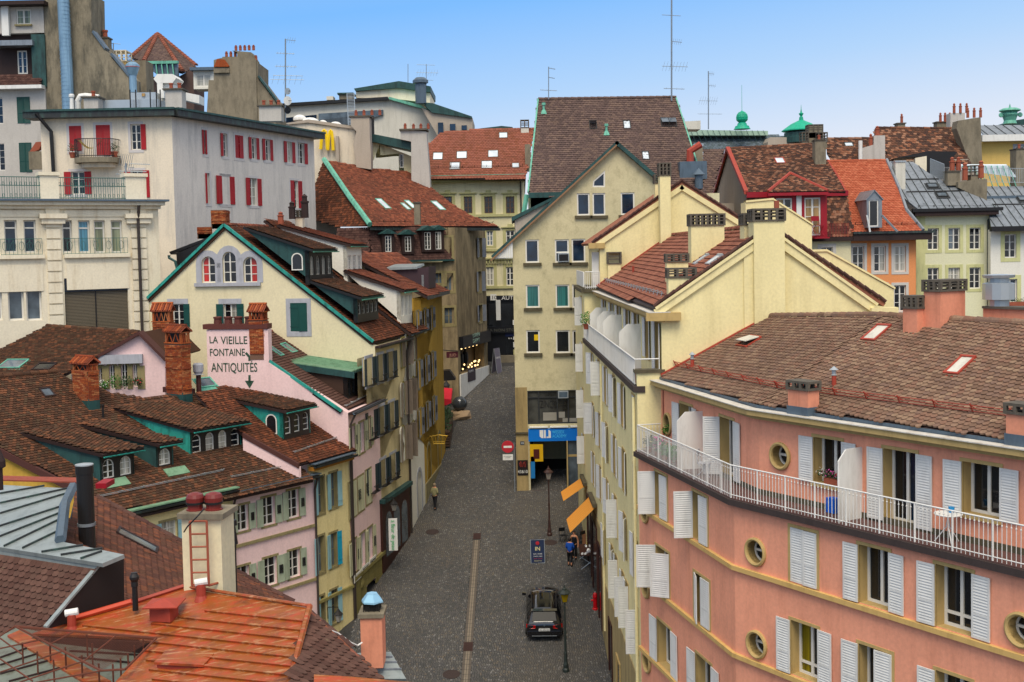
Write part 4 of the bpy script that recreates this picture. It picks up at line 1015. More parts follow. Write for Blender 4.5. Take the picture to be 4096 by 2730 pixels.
def potrow(root,q,Y,n,dx=.3,r=.13,h_=.5,mat='terra'):
    p=atY(q,Y)
    for i in range(n):
        MB().lathe(p+V((i*dx,0,0)),[(r,0),(r*.95,h_*.7),(r*1.15,h_*.72),(r*1.15,h_*.8),(r*.7,h_*.82),(r*.7,h_),(r*.9,h_*1.02),(.02,h_*1.15)],8).build('chimney_pot',M[mat],root)
def plainstack(root,q0,q1,Y,d_,mat,lip='conc2',pots=0,name='chimney',pr=.13,ph=.5,lipw=.08):
    a=atY(q0,Y);b=atY(q1,Y);o=MB().box((a.x,Y,b.z),(b.x-a.x,0,0),(0,d_,0),(0,0,a.z-b.z)).build(name,mat,root)
    if lip:MB().box((a.x-lipw,Y-lipw,a.z),(b.x-a.x+2*lipw,0,0),(0,d_+2*lipw,0),(0,0,.1)).build('coping',M[lip],o)
    for i in range(pots):
        x=a.x+(b.x-a.x)*(i+.5)/pots
        MB().lathe((x,Y+d_/2,a.z+.1),[(pr,0),(pr*.9,ph*.75),(pr*1.15,ph*.76),(pr*1.15,ph),(pr*.6,ph)],8).build('chimney_pot',M['terra'],o)
    return o
# ================================================================= olive cream gabled building with the blue sign
wx=thing('office_building','olive cream gabled building with dark sills, a blue sign and a dark ground floor passage','building',(7,80,gz(80)))
WX=Wall((.12,80),(14.6,80))
def wwin(k,x0,y0,x1,y1,gl='g_blue',rows=1,sillx=True,sh=0):
    r=WX.rect(k,x0,y0,x1,y1);o=window(wx,WX,r,1,1,rec=.1,fw=.10,gl=gl,transom=sh)
    if sillx:b=MB();WX.box(b,r[0]-.16,r[1]+.16,r[2]-.20,r[2]-.01,-.02,.16);b.build('sill',M['sillst'],o)
    return o,r
wwin('g',1137,390,1252,588);wwin('g',1277,388,1392,588);wwin('g',1530,383,1655,583)
wwin('g',675,805,797,1012);_,rac=wwin('g',940,803,1066,1010,sh=.44);wwin('g',1090,798,1213,1008)
wwin('g',680,1210,803,1415,'c_teal');wwin('g',946,1208,1070,1413,'c_teal');wwin('g',1095,1207,1230,1413)
_,ry=wwin('k',683,273,805,477,'g_dark');wwin('k',948,273,1075,477,'g_dark');wwin('k',1097,273,1230,477,'g_dark')
mb=MB();WX.box(mb,ry[0]+.55,ry[0]+.82,ry[2]+.85,ry[2]+1.25,-.085,-.075);mb.build('paper_note',plain('yellow_paper','d8b420',.7),wx)
mb=MB();WX.box(mb,rac[0]+.2,rac[0]+.95,rac[2]+.05,rac[2]+.62,-.3,.25);ac=mb.build('air_conditioner',M['steel'],wx)
mb=MB();WX.box(mb,rac[0]+.26,rac[0]+.89,rac[2]+.1,rac[2]+.56,.25,.262);mb.build('grille',M['black'],ac)
# triangular attic light
tr=[WX.h('g',*q) for q in ((1277,335),(1390,335),(1390,183),(1283,280))];WX.holes.append(tr)
mb=MB();f2=[(tr[0][0]+.1,tr[0][1]+.1),(tr[1][0]-.1,tr[1][1]+.1),(tr[2][0]-.1,tr[2][1]-.22),(tr[3][0]+.08,tr[3][1]-.04)]
mb.add([WX.pt(a,z,-.03) for a,z in tr]+[WX.pt(a,z,-.03) for a,z in f2],[(i,(i+1)%4,(i+1)%4+4,i+4) for i in range(4)]);o=mb.build('window',M['w_frame'],wx)
MB().add([WX.pt(a,z,-.05) for a,z in tr],[(0,1,2,3)]).build('pane',M['g_blue'],o)
# shop window band, sign, passage
sx0=WX.h('k',695,950)[0];zb0=WX.h('k',900,1112)[1];zb1=WX.h('k',900,812)[1];zs0,zs1=WX.h('k',900,1262)[1],WX.h('k',900,1152)[1]
sxe=6.2;WX.holes.append([(sx0,zb0),(sxe,zb0),(sxe,zb1),(sx0,zb1)]);g0=gz(80)
WX.holes.append([(sx0+.12,g0+.0),(4.6,g0+.0),(4.6,zs0),(sx0+.12,zs0)])
mb=MB();
for a in [sx0]+[WX.h('k',x,950)[0] for x in (795,962,1060)]+[sxe-.1]:WX.box(mb,a-.04,a+.05,zb0,zb1,-.14,-.02)
zt_=WX.h('k',900,880)[1]
for z in (zb0,zt_,zb1-.08):WX.box(mb,sx0,sxe,z,z+.08,-.15,-.03)
so=mb.build('shop_window',M['dk_frame'],wx)
pane(so,WX,(sx0+sxe)/2,(zb0+zb1)/2,sxe-sx0,zb1-zb0,-.12,glass('shop_glass','3a3a36',var=.6))
mb=MB();a0=WX.h('k',967,815);a1=WX.h('k',1060,878);WX.box(mb,a0[0],a1[0],a1[1],a0[1],-.1,.2);ac2=mb.build('air_conditioner',M['steel'],wx)
mb=MB();WX.box(mb,a0[0]+.07,a1[0]-.07,a1[1]+.07,a0[1]-.07,.2,.212);mb.build('grille',M['lead'],ac2)
text_on(so,WX,WX.h('k',805,950)[0],WX.h('k',805,972)[1],-.10,'ZINCO',.75,M['black'],fit=1.2)
for x0,y0,x1,y1 in ((835,1010,955,1085),(1010,1060,1175,1098),(975,1005,1030,1060)):
    p0_,p1_=WX.h('k',x0,y1),WX.h('k',x1,y0);b=MB();WX.box(b,p0_[0],p1_[0],p0_[1],p1_[1],-.115,-.10);b.build('display_box',plain('display_white','8e8a80',.8) if 'display_white' not in bpy.data.materials else bpy.data.materials['display_white'],so)
mb=MB();WX.box(mb,sx0+.02,sxe,zs0,zs1,-.05,.22);sg=mb.build('shop_sign',plain('sign_blue','0a6fc4',.4,var=.05),wx)
mb=MB();
for i in range(3):WX.box(mb,sx0+.1+i*1.4,sx0+1.35+i*1.4,zs1+.08,zs1+.16,.0,.3)
mb.build('sign_lamp',M['white'],wx)
lx=WX.h('k',803,1210)[0];lz=zs0+.22;mb=MB()
def logo_poly(pts):mb.prism([WX.pt(lx+a,lz+z,.235) for a,z in pts],-WX.n*.015)
logo_poly([(0,.12),(.12,0),(.25,.0),(.25,.55),(0,.55)]);logo_poly([(.29,0),(.42,0),(.42,.55),(.29,.55)]);logo_poly([(.46,0),(.76,0),(.76,.45),(.66,.55),(.60,.55),(.60,.1),(.46,.1)]);
mb.build('logo',M['white'],sg)
cy=plain('cyan_lettering','5cc0e8',.5)
text_on(sg,WX,lx+.86,lz+.30,.225,'WESSEX',.30,cy,fit=.82);text_on(sg,WX,lx+.86,lz+.02,.225,'ACADEMY',.30,cy,fit=.98)
WX.build(wx,[(0,g0-1),(14.48,g0-1),(14.48,30.6),(7.2,37.05),(0,30.75)],M['wessex'],'wall',.12,.45)
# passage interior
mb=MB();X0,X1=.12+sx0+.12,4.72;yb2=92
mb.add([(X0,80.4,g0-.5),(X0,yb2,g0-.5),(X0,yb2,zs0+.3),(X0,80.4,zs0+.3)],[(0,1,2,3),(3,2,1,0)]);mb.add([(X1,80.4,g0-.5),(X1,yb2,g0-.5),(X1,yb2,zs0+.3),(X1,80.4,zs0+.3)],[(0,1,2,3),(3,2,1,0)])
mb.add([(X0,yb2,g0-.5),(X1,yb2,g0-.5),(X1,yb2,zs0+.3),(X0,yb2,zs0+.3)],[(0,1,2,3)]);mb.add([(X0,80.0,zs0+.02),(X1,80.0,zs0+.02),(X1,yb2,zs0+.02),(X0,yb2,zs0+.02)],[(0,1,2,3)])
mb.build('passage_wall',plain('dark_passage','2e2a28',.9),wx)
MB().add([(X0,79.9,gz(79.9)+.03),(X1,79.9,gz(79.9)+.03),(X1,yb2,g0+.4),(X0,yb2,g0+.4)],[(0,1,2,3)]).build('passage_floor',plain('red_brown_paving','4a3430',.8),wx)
mb=MB()
mb.bx(3.55,3.62,79.6,80.6,g0,zs0);mb.bx(4.3,4.4,79.6,80.6,g0,zs0);mb.bx(3.55,4.4,79.95,80.1,g0+2.3,g0+2.45)
sf=mb.build('shop_front_frame',M['ochre'],wx);MB().bx(3.62,4.3,79.98,80.02,g0,zs0).build('pane',M['g_grey'],sf)
# pier details: base facing, ledge, number, poster, letter box
px0=-.02;mb=MB();WX.box(mb,px0,sx0-.02,g0-1,WX.h('k',640,785)[1],-.05,.05);mb.build('pier',plaster('tan_pier','a8946c','5e5440',.6,.15,.45,.7),wx)
zl=WX.h('k',640,1185)[1];mb=MB();WX.box(mb,px0-.06,sx0,zl-.12,zl,.0,.17);mb.build('ledge',M['sillst'],wx)
a,z=WX.h('k',648,1283);mb=MB();WX.box(mb,a-.14,a+.14,z-.12,z+.12,.05,.07);hn=mb.build('house_number',plain('number_plate_blue','2a3a4a',.5),wx);text_on(hn,WX,a,z-.07,.075,'10',.2,M['white'],align='CENTER')
a0=WX.h('p',962,172);a1=WX.h('p',1030,68);mb=MB();WX.box(mb,a0[0],a1[0],a0[1],a1[1],.05,.08)
po=mb.build('poster',plain('poster_black','1a1414',.4),wx)
rp=random.Random(4)
for i in range(26):
    ax_=a0[0]+.1+rp.random()*(a1[0]-a0[0]-.25);az_=a0[1]+.55+rp.random()*(a1[1]-a0[1]-.75);mb=MB();WX.box(mb,ax_,ax_+.06,az_,az_+.14,.08,.083);mb.build('poster_print',plain('poster_red','8c3a34',.5) if 'poster_red' not in bpy.data.materials else bpy.data.materials['poster_red'],po)
text_on(po,WX,(a0[0]+a1[0])/2,a0[1]+.16,.082,'43&10',.3,M['white'],fit=.95*(a1[0]-a0[0]),align='CENTER')
lb=MB();p_=WX.pt(*WX.h('p',1045,75),.5);lb.bx(p_.x,p_.x+.9,79.7,80.1,p_.z,p_.z+1.15);lbo=lb.build('cash_machine',plain('post_yellow','caa11c',.5),wx);MB().bx(p_.x+.25,p_.x+.65,79.68,79.7,p_.z+.2,p_.z+.85).build('screen',plain('dark_red_screen','4a1c14',.4),lbo)
MB().bx(X0+.02,X0+.3,79.7,79.95,g0+.9,g0+2.4).build('blue_panel',plain('panel_blue','2b6fa8',.4),wx)
# roof of the gable, copper edged, running back
ap=V((7.3,79.6,37.35));le=V((-1.35,79.6,29.75));re=V((16.3,79.6,29.3));bk=V((0,12,0))
deck(wx,[le,ap,ap+bk,le+bk],M['copper2'],.25);deck(wx,[re,ap,ap+bk,re+bk],M['copper2'],.25)
MB().box(le+V((0,-.03,-.36)),ap-le,V((0,.12,0)),V((-.05,0,.1))).build('verge_board',plain('brown_verge','8a6a50',.7),wx)
mb=MB();e_=WX
for i in range(9):
    x=-1.2+i*.15;zt2=29.75+(x+1.35)*.863-.2;mb.bx(x,x+.135,79.72,79.76,29.6,max(zt2,29.65))
mb.build('soffit_board',M['white'],wx,kind=None)
MB().box((-1.3,79.8,29.55),(1.42,0,0),(0,.3,0),(0,0,.06)).build('soffit',M['white'],wx)
# side dormer wall above the left slope
sdp=[atY(C('g',*q),80.4) for q in ((580,640),(1000,400),(960,430),(590,760))]
MB().prism([atY(C('g',*q),80.3) for q in ((580,632),(1010,395),(1000,440),(590,765))],V((0,8,0))).build('side_dormer',M['taupe'],wx)
MB().prism([atY(C('g',*q),80.1) for q in ((553,603),(1000,385),(1003,405),(556,640))],V((0,8.4,0))).build('dormer_roof',M['copper2'],wx)
vent(wx,C('g',780,590),(V((0,80.5,30)),V((0,-1,0))),.4,.05,'copper',False)
# ================================================================= big steep purple-brown roof behind
br=thing('house','tall house whose huge steep purple-brown tiled roof fills the centre behind the olive gable','building',(7,90,gz(88)))
bp=zplane(86,34.3,1.0)
bm2=[('g',700,385),('c',235,895),('c',1465,880),('g',2195,0),('g',2290,400),('g',1500,400)]
BP=roofpx(br,bp,[('g',700,390),('c',235,897),('c',1467,880),('c',1690,1568),('g',2300,460),('g',1700,620),('g',1300,500)],T['brown'],.27,.235,'pan',300)
BL,BT,BT2,BRt=BP[0],BP[1],BP[2],BP[3]
ridge(br,BT+V((0,0,.03)),BT2+V((0,0,.03)),T['brown'],.16,.5)
MB().tube([BL+V((0,0,.08)),BT+V((0,0,.08))],.08,4).build('copper_edge',M['copper'],br);MB().tube([BT2+V((0,0,.08)),BRt+V((0,0,.08))],.07,4).build('copper_edge',M['copper'],br)
MB().prism([BL,BT,V((BT.x,BT.y+7,BL.z))],V((.3,0,0))).build('gable_end',M['far_w'],br);deck(br,[BT,BT2,BT2+V((0,8,-8)),BT+V((0,8,-8))],M['dkbrown'])
WB_=Wall((BL.x,86.3),(BL.x+14,86.3));r=WB_.rect('g',718,408,960,640);
window(br,WB_,(r[0]+.05,r[1]+1.2,r[2],r[3]),4,1,rec=.12,fw=.1,gl='g_blue')
WB_.build(br,[(0,gz(86)),(14,gz(86)),(14,34.0),(0,34.0)],M['far_w'],'wall',.12,.4)
MB().box(BL+V((.05,-.35,-.35)),V((4.2,0,0)),V((0,.5,0)),V((0,0,.38))).build('copper_gutter',M['copper2'],br)
MB().tube([BL+V((-.1,-.1,-.1)),BL+V((-.75,-.1,-3.6))],.2,6).build('copper_downpipe',M['copper'],br)
sk=M['dk_frame']
def skx(root,pl,k,x0,y0,x1,y1,mk='g_sky',mf=sk,op=0,sl=0):return skylight(root,pl,[C(k,x0+sl,y0),C(k,x1+sl,y0),C(k,x1-sl,y1),C(k,x0-sl,y1)],mf,M[mk],open_=op)
skx(br,bp,'c',700,1095,752,1160,'g_dark',op=25);skx(br,bp,'c',1003,1095,1055,1158);skx(br,bp,'c',1340,1072,1398,1140,'g_grey',op=20);skx(br,bp,'c',1408,1072,1466,1140,'g_grey',op=20);skx(br,bp,'c',1172,1372,1222,1435)
for q in ((285,1015),(847,1205)):
    p=onP(C('c',*q),*bp);MB().lathe(p-V((0,0,.1)),[(.32,0),(.12,.35),(.09,.36),(.09,.7),(.16,.72),(.14,.9)],8).build('copper_vent',M['copper'],br)
p=onP(C('g',2060,265),*bp);MB().box(p,V((2.0,0,0)),V((0,2,0)),V((0,0,1.3))).build('blue_duct_box',M['lead'],br);MB().tube([p+V((.9,.9,1.2)),p+V((.9,.9,2.1)),p+V((1.7,.9,2.6))],.28,8).build('red_duct',M['red_tr'],br)
p=onP(C('g',2230,350),*bp);MB().lathe(p,[(.3,0),(.3,1.0),(.5,1.02),(.02,1.5)],10).build('roof_cowl',M['lead'],br)
simple_stack(br,C('c',1632,1290),C('c',1712,1568),89,.9,M['concrete'],.2,cm=M['steel'],zlo=3)
# ================================================================= far centre: cream house closing the street
fc=thing('town_house','cream town house closing the street, its red roof full of skylights, above black shopfronts','building',(-4,114,gz(114)))
FC=Wall((-12,114),(1.45,114));fz=37.1
CS=lambda:('lime2',.16,.12)
M['lime2']=plain('olive_cream_stone','b4b083',.85,dirt='77744e',amt=.3)
def fwin(x0,y0,x1,y1,fr='br_frame',gl='g_dark',cr=1,k='g'):
    r=FC.rect(k,x0,y0,x1,y1);o=window(fc,FC,r,2,3,frame=fr,rec=.15,fw=.09,mun=.06,gl=gl,sur=('lime2',.3,.2))
    if cr:b=MB();c=(r[0]+r[1])/2;FC.box(b,c-.25,c+.25,r[3]+.3,r[3]+.62,-.02,.12);FC.box(b,r[0]-.45,r[1]+.45,r[3]+.26,r[3]+.36,-.02,.16);b.build('keystone',M['lime2'],o)
for x0 in (-55,125,308,502):fwin(x0,418,x0+74,570)
fwin(328,727,386,860,'w_frame','g_grey');fwin(502,722,580,870,'w_frame')
for x0 in (146,325,505):fwin(x0,1050,x0+68,1218,'w_frame',cr=0)
for x0 in (150,):fwin(x0,727,x0+60,860)
zs=FC.h('g',300,1310)[1];g0=gz(114)
FC.build(fc,[(0,zs),(FC.L,zs),(FC.L,fz),(0,fz)],M['far_w'],'wall',.16,.5)
for y in (590,900,1235):z=FC.h('g',300,y)[1];mb=MB();FC.box(mb,0,FC.L+.05,z-.12,z+.12,-.1,.16);mb.build('string_course',M['lime2'],fc)
for x in (375,520):
    a,z=FC.h('g',x,990);mb=MB()
    for i in range(9):FC.box(mb,a-1.1+i*.27,a-.98+i*.27,z-.3,z+.1,0,.2)
    FC.box(mb,a-1.25,a+1.35,z+.1,z+.25,0,.3);mb.build('window_cornice',M['lime2'],fc)
mb=MB();FC.box(mb,0,FC.L,fz-.3,fz,-.2,.55);mb.build('eaves',M['lime2'],fc);mb=MB();FC.box(mb,0,FC.L,fz,fz+.28,-.2,.75);mb.build('gutter',M['gutter'],fc);mb=MB();FC.box(mb,0,FC.L,fz+.28,fz+.36,-.2,.8);mb.build('copper_edge',M['copper'],fc)
pipe(fc,[FC.pt(FC.h('g',632,300)[0],37,.1),FC.pt(FC.h('g',632,300)[0],26,.1)],.08)
FP=zplane(113.3,fz+.3,.78);fr_p=roofpx(fc,FP,[('f',1800,260),('b',1500,1330),('b',1690,1180),('c',200,1155),('g',672,268)],T['redf'],.3,.3,'beaver',0,name='roof')
fr_p2=deck(fc,[V((-14,113.3,fz+.25)),V((1.6,113.3,fz+.25)),V((1.6,122,fz-1)),V((-14,122,fz-1))],M['dkbrown'])
for k,x0,y0,x1,y1 in (('b',1590,1378,1670,1436),('b',1802,1368,1886,1426),('b',2084,1358,2166,1414),('b',1740,1465,1826,1526),('b',2024,1453,2112,1514),('b',2182,1198,2250,1242),('g',12,122,84,180),('g',560,128,616,164)):
    skx(fc,FP,k,x0,y0,x1,y1,mf=M['taupe'] if 0 else M['br_frame'],sl=6)
simple_stack(fc,C('c',115,1295),C('c',168,1480),114.5,.8,M['concrete'],.0)
c_=simple_stack(fc,C('c',78,1075),C('c',150,1165),119,.9,M['modern'],.8,n=2)
snowrail(fc,V((-8,114.3,fz+1.1)),V((1.3,114.3,fz+1.1)),FP[1],M['dkbrown'],rails=2)
# black shopfronts
mb=MB();FC.box(mb,0,FC.L+.3,g0-1,zs,-.4,.0);bs=mb.build('shopfront',M['blacksh'],fc)
z1=FC.h('g',480,1318)[1]
mb=MB();FC.box(mb,5.2,FC.L+.25,FC.h('g',480,1352)[1],z1,0,.12);sgn=mb.build('shop_sign',plain('sign_black','14161c',.4),fc)
text_on(sgn,FC,FC.h('g',462,1344)[0],FC.h('g',462,1344)[1],.125,'AUTENTIC',.55,M['white'],fit=2.75)
a,z=FC.h('g',362,1349);mb=MB();FC.box(mb,a,a+.6,z,z+.6,.12,.14);w10=mb.build('sign_panel',M['white'],fc);text_on(w10,FC,a+.08,z+.1,.145,'10',.5,M['black'],fit=.44)
p0_,p1_=FC.h('g',415,1525),FC.h('g',452,1345);mb=MB();FC.box(mb,p0_[0],p1_[0],p0_[1],p1_[1],.1,.5);mb.build('white_banner',M['white'],fc)
for i in range(3):a,z=FC.h('g',375+i*72,1500);pane(bs,FC,a,z,1.4,2.6,.01,'g_dark')
zz=FC.h('k',400,265)[1];mb=MB();FC.box(mb,5.2,FC.L+.2,zz-.35,zz+.3,.0,.3);s2_=mb.build('shop_sign',M['blacksh'],fc)
text_on(s2_,FC,FC.h('k',335,285)[0],FC.h('k',335,285)[1],.31,'SA NON STOP',.4,plain('dim_gold','5a5a52',.5),fit=2.9)
a0=FC.h('k',500,520);a1=FC.h('k',578,280);mb=MB();FC.box(mb,a0[0],a1[0]+1,a0[1],a1[1]-.55,.02,.05);sw=mb.build('shop_window',M['g_dark'],fc)
mb=MB();FC.box(mb,a0[0],a1[0]+1,a1[1]-.5,a1[1]+.1,.02,.1);b3=mb.build('sign_panel',plain('deep_blue','16224e',.4),fc);text_on(b3,FC,a0[0]+1.1,a1[1]-.35,.11,'www',.3,M['white'])
for i in range(5):
    for j in range(2):
        if j and i>3:continue
        mb=MB();FC.box(mb,a0[0]+.75+j*.55,a0[0]+1.12+j*.55,a0[1]+.3+i*.72,a0[1]+.8+i*.72,.05,.06);mb.build('notice',M['white'] if (i+j)%3 else M['lime2'],sw)
for i in range(6):MB().lathe(FC.pt(a0[0]+.35+i*.22,a1[1]-.75,.3),[(.05,0),(.05,.12)],6).build('spot_lamp',M['white'],sw)
mb=MB();FC.box(mb,a0[0]-.5,FC.L+.3,g0-1,g0+.6,0,.5);mb.build('step',M['concrete'],fc)
# ================================================================= houses behind on the right
def front(root,x0,x1,Y,z0,z1,mat,name='wall',depth=6):
    W=Wall((x0,Y),(x1,Y));return W
def xat(k,x,y,Y):return atY(C(k,x,y),Y).x
# --- red trimmed house
rh=thing('house','house with a mottled tiled roof, red trim and a crimson dormer with French windows','building',(22,92,gz(88)))
rx0,rx1=xat('h',1310,380,88),xat('d',700,1100,88)
RH=Wall((rx0,88),(rx1,88));ez=zofv(C('h',1310,380),88)
ap_z=zofv(C('h',1145,-10),95.2);rp_=(V((0,88,ez)),V((0,-(ap_z-ez)/7.2,1)).normalized())
RP=roofpx(rh,rp_,[('h',1310,385),('h',1145,-8),('d',430,622),('d',525,775),('d',695,1052)],T['mix'],.25,.2,'beaver',300)
deck(rh,[RP[1],RP[2],RP[2]+V((0,8,-4.3)),RP[1]+V((0,8,-4.3))],T['mix'])
ridge(rh,RP[1],RP[2],T['mix'],.14,.45)
MB().prism([RP[0]+V((.1,0,-.1)),RP[1]+V((.1,0,-.1)),V((rx0+.1,102.8,ez)),V((rx0+.1,102.8,26)),V((rx0+.1,88,26))],V((.3,0,0))).build('gable_wall',M['taupe'],rh)
for a,b in ((RP[0],RP[1]),(RP[1],V((rx0,102.8,ez-.1)))):MB().box(V(a)+V((-.15,0,-.12)),V(b)-V(a),V((.3,0,0)),V((0,0,.3))).build('verge_board',M['red_tr'],rh)
MB().bx(rx0-.05,rx0,95,95.9,27.2,29.8).build('window',M['dk_frame'],rh)
z2=zofv(C('d',600,1455),88)
# steep lower roof with dormer
lp=[V((rx0+.1,88.0,ez-.2)),V((rx1,88.0,ez-.2)),V((rx1+.35,87.3,z2)),V((rx0+.1,87.3,z2))]
deck(rh,lp,M['dkbrown'],.1);tiles(rh,lp,V((0,0,1)),T['mix'],.25,.2,'beaver',0)
MB().bx(rx0,rx1+.1,87.75,88.3,ez-.42,ez-.02).build('eaves',M['red_hs'],rh)
MB().bx(rx0,rx1+.4,87.15,87.6,z2-.3,z2).build('gutter',M['dkbrown'],rh)
dx0,dx1=xat('d',30,1100,86.4),xat('d',528,1100,86.4);DW=Wall((dx0,86.4),(dx1,86.4));dz1=zofv(C('d',300,1050),86.4)
for x0,y0,x1,y1,gl in ((75,1105,218,1440,'c_ochre'),(327,1100,472,1440,'c_ochre')):
    r=DW.rect('d',x0,y0,x1,y1);window(rh,DW,r,2,4,rec=.12,fw=.11,mun=.05,glist=['c_ochre','g_dark'] if x0==75 else ['c_ochre'],sur=('red_hs',.14,0))
DW.build(rh,[(0,z2),(DW.L,z2),(DW.L,dz1),(0,dz1)],M['red_hs'],'dormer_wall',.12,1.8)
r=DW.rect('d',255,1080,300,1450);mb=MB();DW.box(mb,r[0],r[1],r[2],r[3],.0,.06);mb.build('pillar',M['white'],rh)
apx=atY(C('d',200,890),88.5);l_,r_=atY(C('d',0,1056),86.0),atY(C('d',537,1046),86.0)
hp=plane3(l_,r_,apx);deck(rh,[l_,r_,apx],M['dkbrown'],.12);tiles(rh,[l_,r_,apx],V((0,0,1)),T['mix'],.25,.2,'beaver',100)
for a,b in ((l_,apx),(r_,apx)):MB().tube([a+V((0,0,.08)),b+V((0,0,.08))],.12,5).build('hip_flashing',M['red_tr'],rh)
MB().box(l_+V((0,-.1,-.25)),r_-l_,V((0,.3,0)),V((0,0,.22))).build('gutter',M['red_hs'],rh)
mb=MB()
for i in range(22):DW.box(mb,3.2+i*.11,3.22+i*.11,z2,z2+1.0,.5,.52)
mb.build('balcony_railing',M['red_hs'],rh);mb=MB();DW.box(mb,3.0,DW.L,z2-.1,z2,0,.7);mb.build('balcony_slab',M['red_hs'],rh)
lw=Wall((rx0,87.5),(rx1+.2,87.5));r=lw.rect('d',475,1545,580,1700);window(rh,lw,r,2,2,rec=.15,sur=('lt_s',.25,.2));lw.build(rh,[(0,15),(lw.L,15),(lw.L,z2-.2),(0,z2-.2)],M['far_w'],'wall',.15,.4)
skx(rh,rp_,'d',70,755,140,797,mf=M['red_tr'])
simple_stack(rh,C('d',423,580),C('d',520,740),92,.9,M['concrete'],.1,pots=1,zlo=2)
# --- orange house
oh=thing('house','orange house with a bright orange tiled roof and a grey zinc dormer','building',(29,90,gz(88)))
ox0,ox1=xat('d',735,1500,88),xat('d',1325,1500,88);OH=Wall((ox0,88),(ox1,88));oz=zofv(C('d',1000,1410),87.3)
op_=zplane(87.3,oz,.95)
OP=roofpx(oh,op_,[('d',748,1412),('d',715,1290),('d',690,1050),('d',620,920),('d',528,778),('d',1062,770),('d',1180,1040),('d',1240,1220),('d',1392,1402)],T['orange'],.25,.2,'beaver',300)
ridge(oh,OP[4],OP[5],T['orange'],.14,.5);deck(oh,[OP[4],OP[5],OP[5]+V((0,6,-5)),OP[4]+V((0,6,-5))],T['orange'])
for i in (0,1,2,3):MB().tube([OP[i]+V((0,0,.1)),OP[i+1]+V((0,0,.1))],.12,5).build('verge_flashing',M['red_tr'],oh)
for i in (5,6,7):MB().tube([OP[i]+V((0,0,.1)),OP[i+1]+V((0,0,.1))],.14,5).build('verge_flashing',M['dzinc'],oh)
MB().bx(ox0,ox1+.9,87.1,88.0,oz-.62,oz-.12).build('fascia',M['dkbrown'],oh);MB().bx(ox0,ox1+1.1,87.0,87.3,oz-.12,oz+.05).build('gutter',M['gutter'],oh)
for v0,v1 in ((985,1087),(1142,1246)):
    for uc in (3433,3519,3600):
        a0=OH.hit((uc-24,v0));a1=OH.hit((uc+24,v1));window(oh,OH,(a0[0],a1[0],a1[1],a0[1]),2,3,rec=.16,fw=.08,mun=.04,sur=('lt_s',.2,.2))
OH.build(oh,[(0,18),(OH.L,18),(OH.L,oz-.5),(0,oz-.5)],M['orange_w'],'wall',.16,.5)
dW=Wall((xat('d',885,1200,86.9),86.9),(xat('d',1022,1200,86.9),86.9));r=dW.rect('d',905,1122,990,1360)
dzt=zofv(C('d',950,1120),86.9);dzb=zofv(C('d',950,1370),86.9);dzp=zofv(C('d',950,1040),86.9)
window(oh,dW,(r[0],r[1],r[2],r[3]),1,1,rec=.1,fw=.08,gl='g_dark');dW.build(oh,[(0,dzb),(dW.L,dzb),(dW.L,dzt),(dW.L/2,dzp),(0,dzt)],M['dzinc'],'dormer',.1,4)
A0=dW.pt(-.1,dzt,.1);A1=dW.pt(dW.L/2,dzp+.08,.1);A2=dW.pt(dW.L+.1,dzt,.1)
for a in (A0,A2):deck(oh,[a,A1,A1+V((0,4,0)),a+V((0,4,0))],M['dzinc'],.06,'dormer_roof')
for i in (0,1):MB().tube([dW.pt(dW.L*i,dzb+.9,.0),dW.pt(dW.L*i+.9*i-.0,dzb-.35,.75)],.09,4).build('dormer_cheek',M['dzinc'],oh)
for a0,a1 in ((850,900),(1130,1330)):snowrail(oh,onP(C('d',a0-70,1350),*op_),onP(C('d',a1,1345),*op_),op_[1],M['dkbrown'],rails=2)
# --- lime house with zinc roof and the next one
def zinc_roof(root,plane,marks,seam=.62,mat='dzinc',hor=()):
    P_=[onP(C(*q),*plane) for q in marks];deck(root,P_,M[mat],.12)
    n=plane[1];ex_=V((0,0,1)).cross(n).normalized();ey2=n.cross(ex_);ey2=ey2 if ey2.z>0 else -ey2
    o=P_[0];q2=[((p-o).dot(ex_),(p-o).dot(ey2)) for p in P_];x0=min(q[0] for q in q2);x1=max(q[0] for q in q2)
    x=x0+seam*.5
    while x<x1:
        ysx=[]
        for i in range(len(q2)):
            (xa,ya),(xb,yb_)=q2[i],q2[(i+1)%len(q2)]
            if (xa>x)!=(xb>x):ysx.append(ya+(yb_-ya)*(x-xa)/(xb-xa))
        ysx.sort()
        for j in range(0,len(ysx)-1,2):
            MB().box(o+ex_*(x-.015)+ey2*ysx[j],ex_*.03,ey2*(ysx[j+1]-ysx[j]),n*.055).build('standing_seam',M['gutter'],root)
        x+=seam
    for a,b in hor:
        A_,B_=onP(C(*a),*plane),onP(C(*b),*plane);strip(root,A_+n*.03,B_+n*.03,.1,.06,M['black'],'roof_step',side=ey2)
    return P_
lh=thing('house','pale lime green house with a grey standing seam zinc roof','building',(37,92,gz(90)))
lx0,lx1=xat('d',1325,1400,90),xat('d',2035,1400,90);LH=Wall((lx0,90),(lx1,90));lz=zofv(C('d',1700,1200),89.4)
lp_=zplane(89.3,lz,.62)
zinc_roof(lh,lp_,[('d',1345,1203),('d',1190,1080),('d',1090,775),('d',1300,780),('d',1440,880),('d',1640,990),('d',1750,1040),('d',1930,1110),('d',2075,1197)],hor=((('d',1235,940),('d',1530,935)),(('d',1240,1052),('d',1760,1042))))
MB().bx(lx0-.5,lx1+.3,89.2,89.5,lz-.2,lz+.05).build('gutter',M['black'],lh);MB().bx(lx0-.3,lx1,89.3,90,lz-.5,lz-.2).build('fascia',M['dkbrown'],lh)
snowrail(lh,onP(C('d',1350,1185),*lp_),onP(C('d',2040,1178),*lp_),lp_[1],M['black'],.12,rails=1)
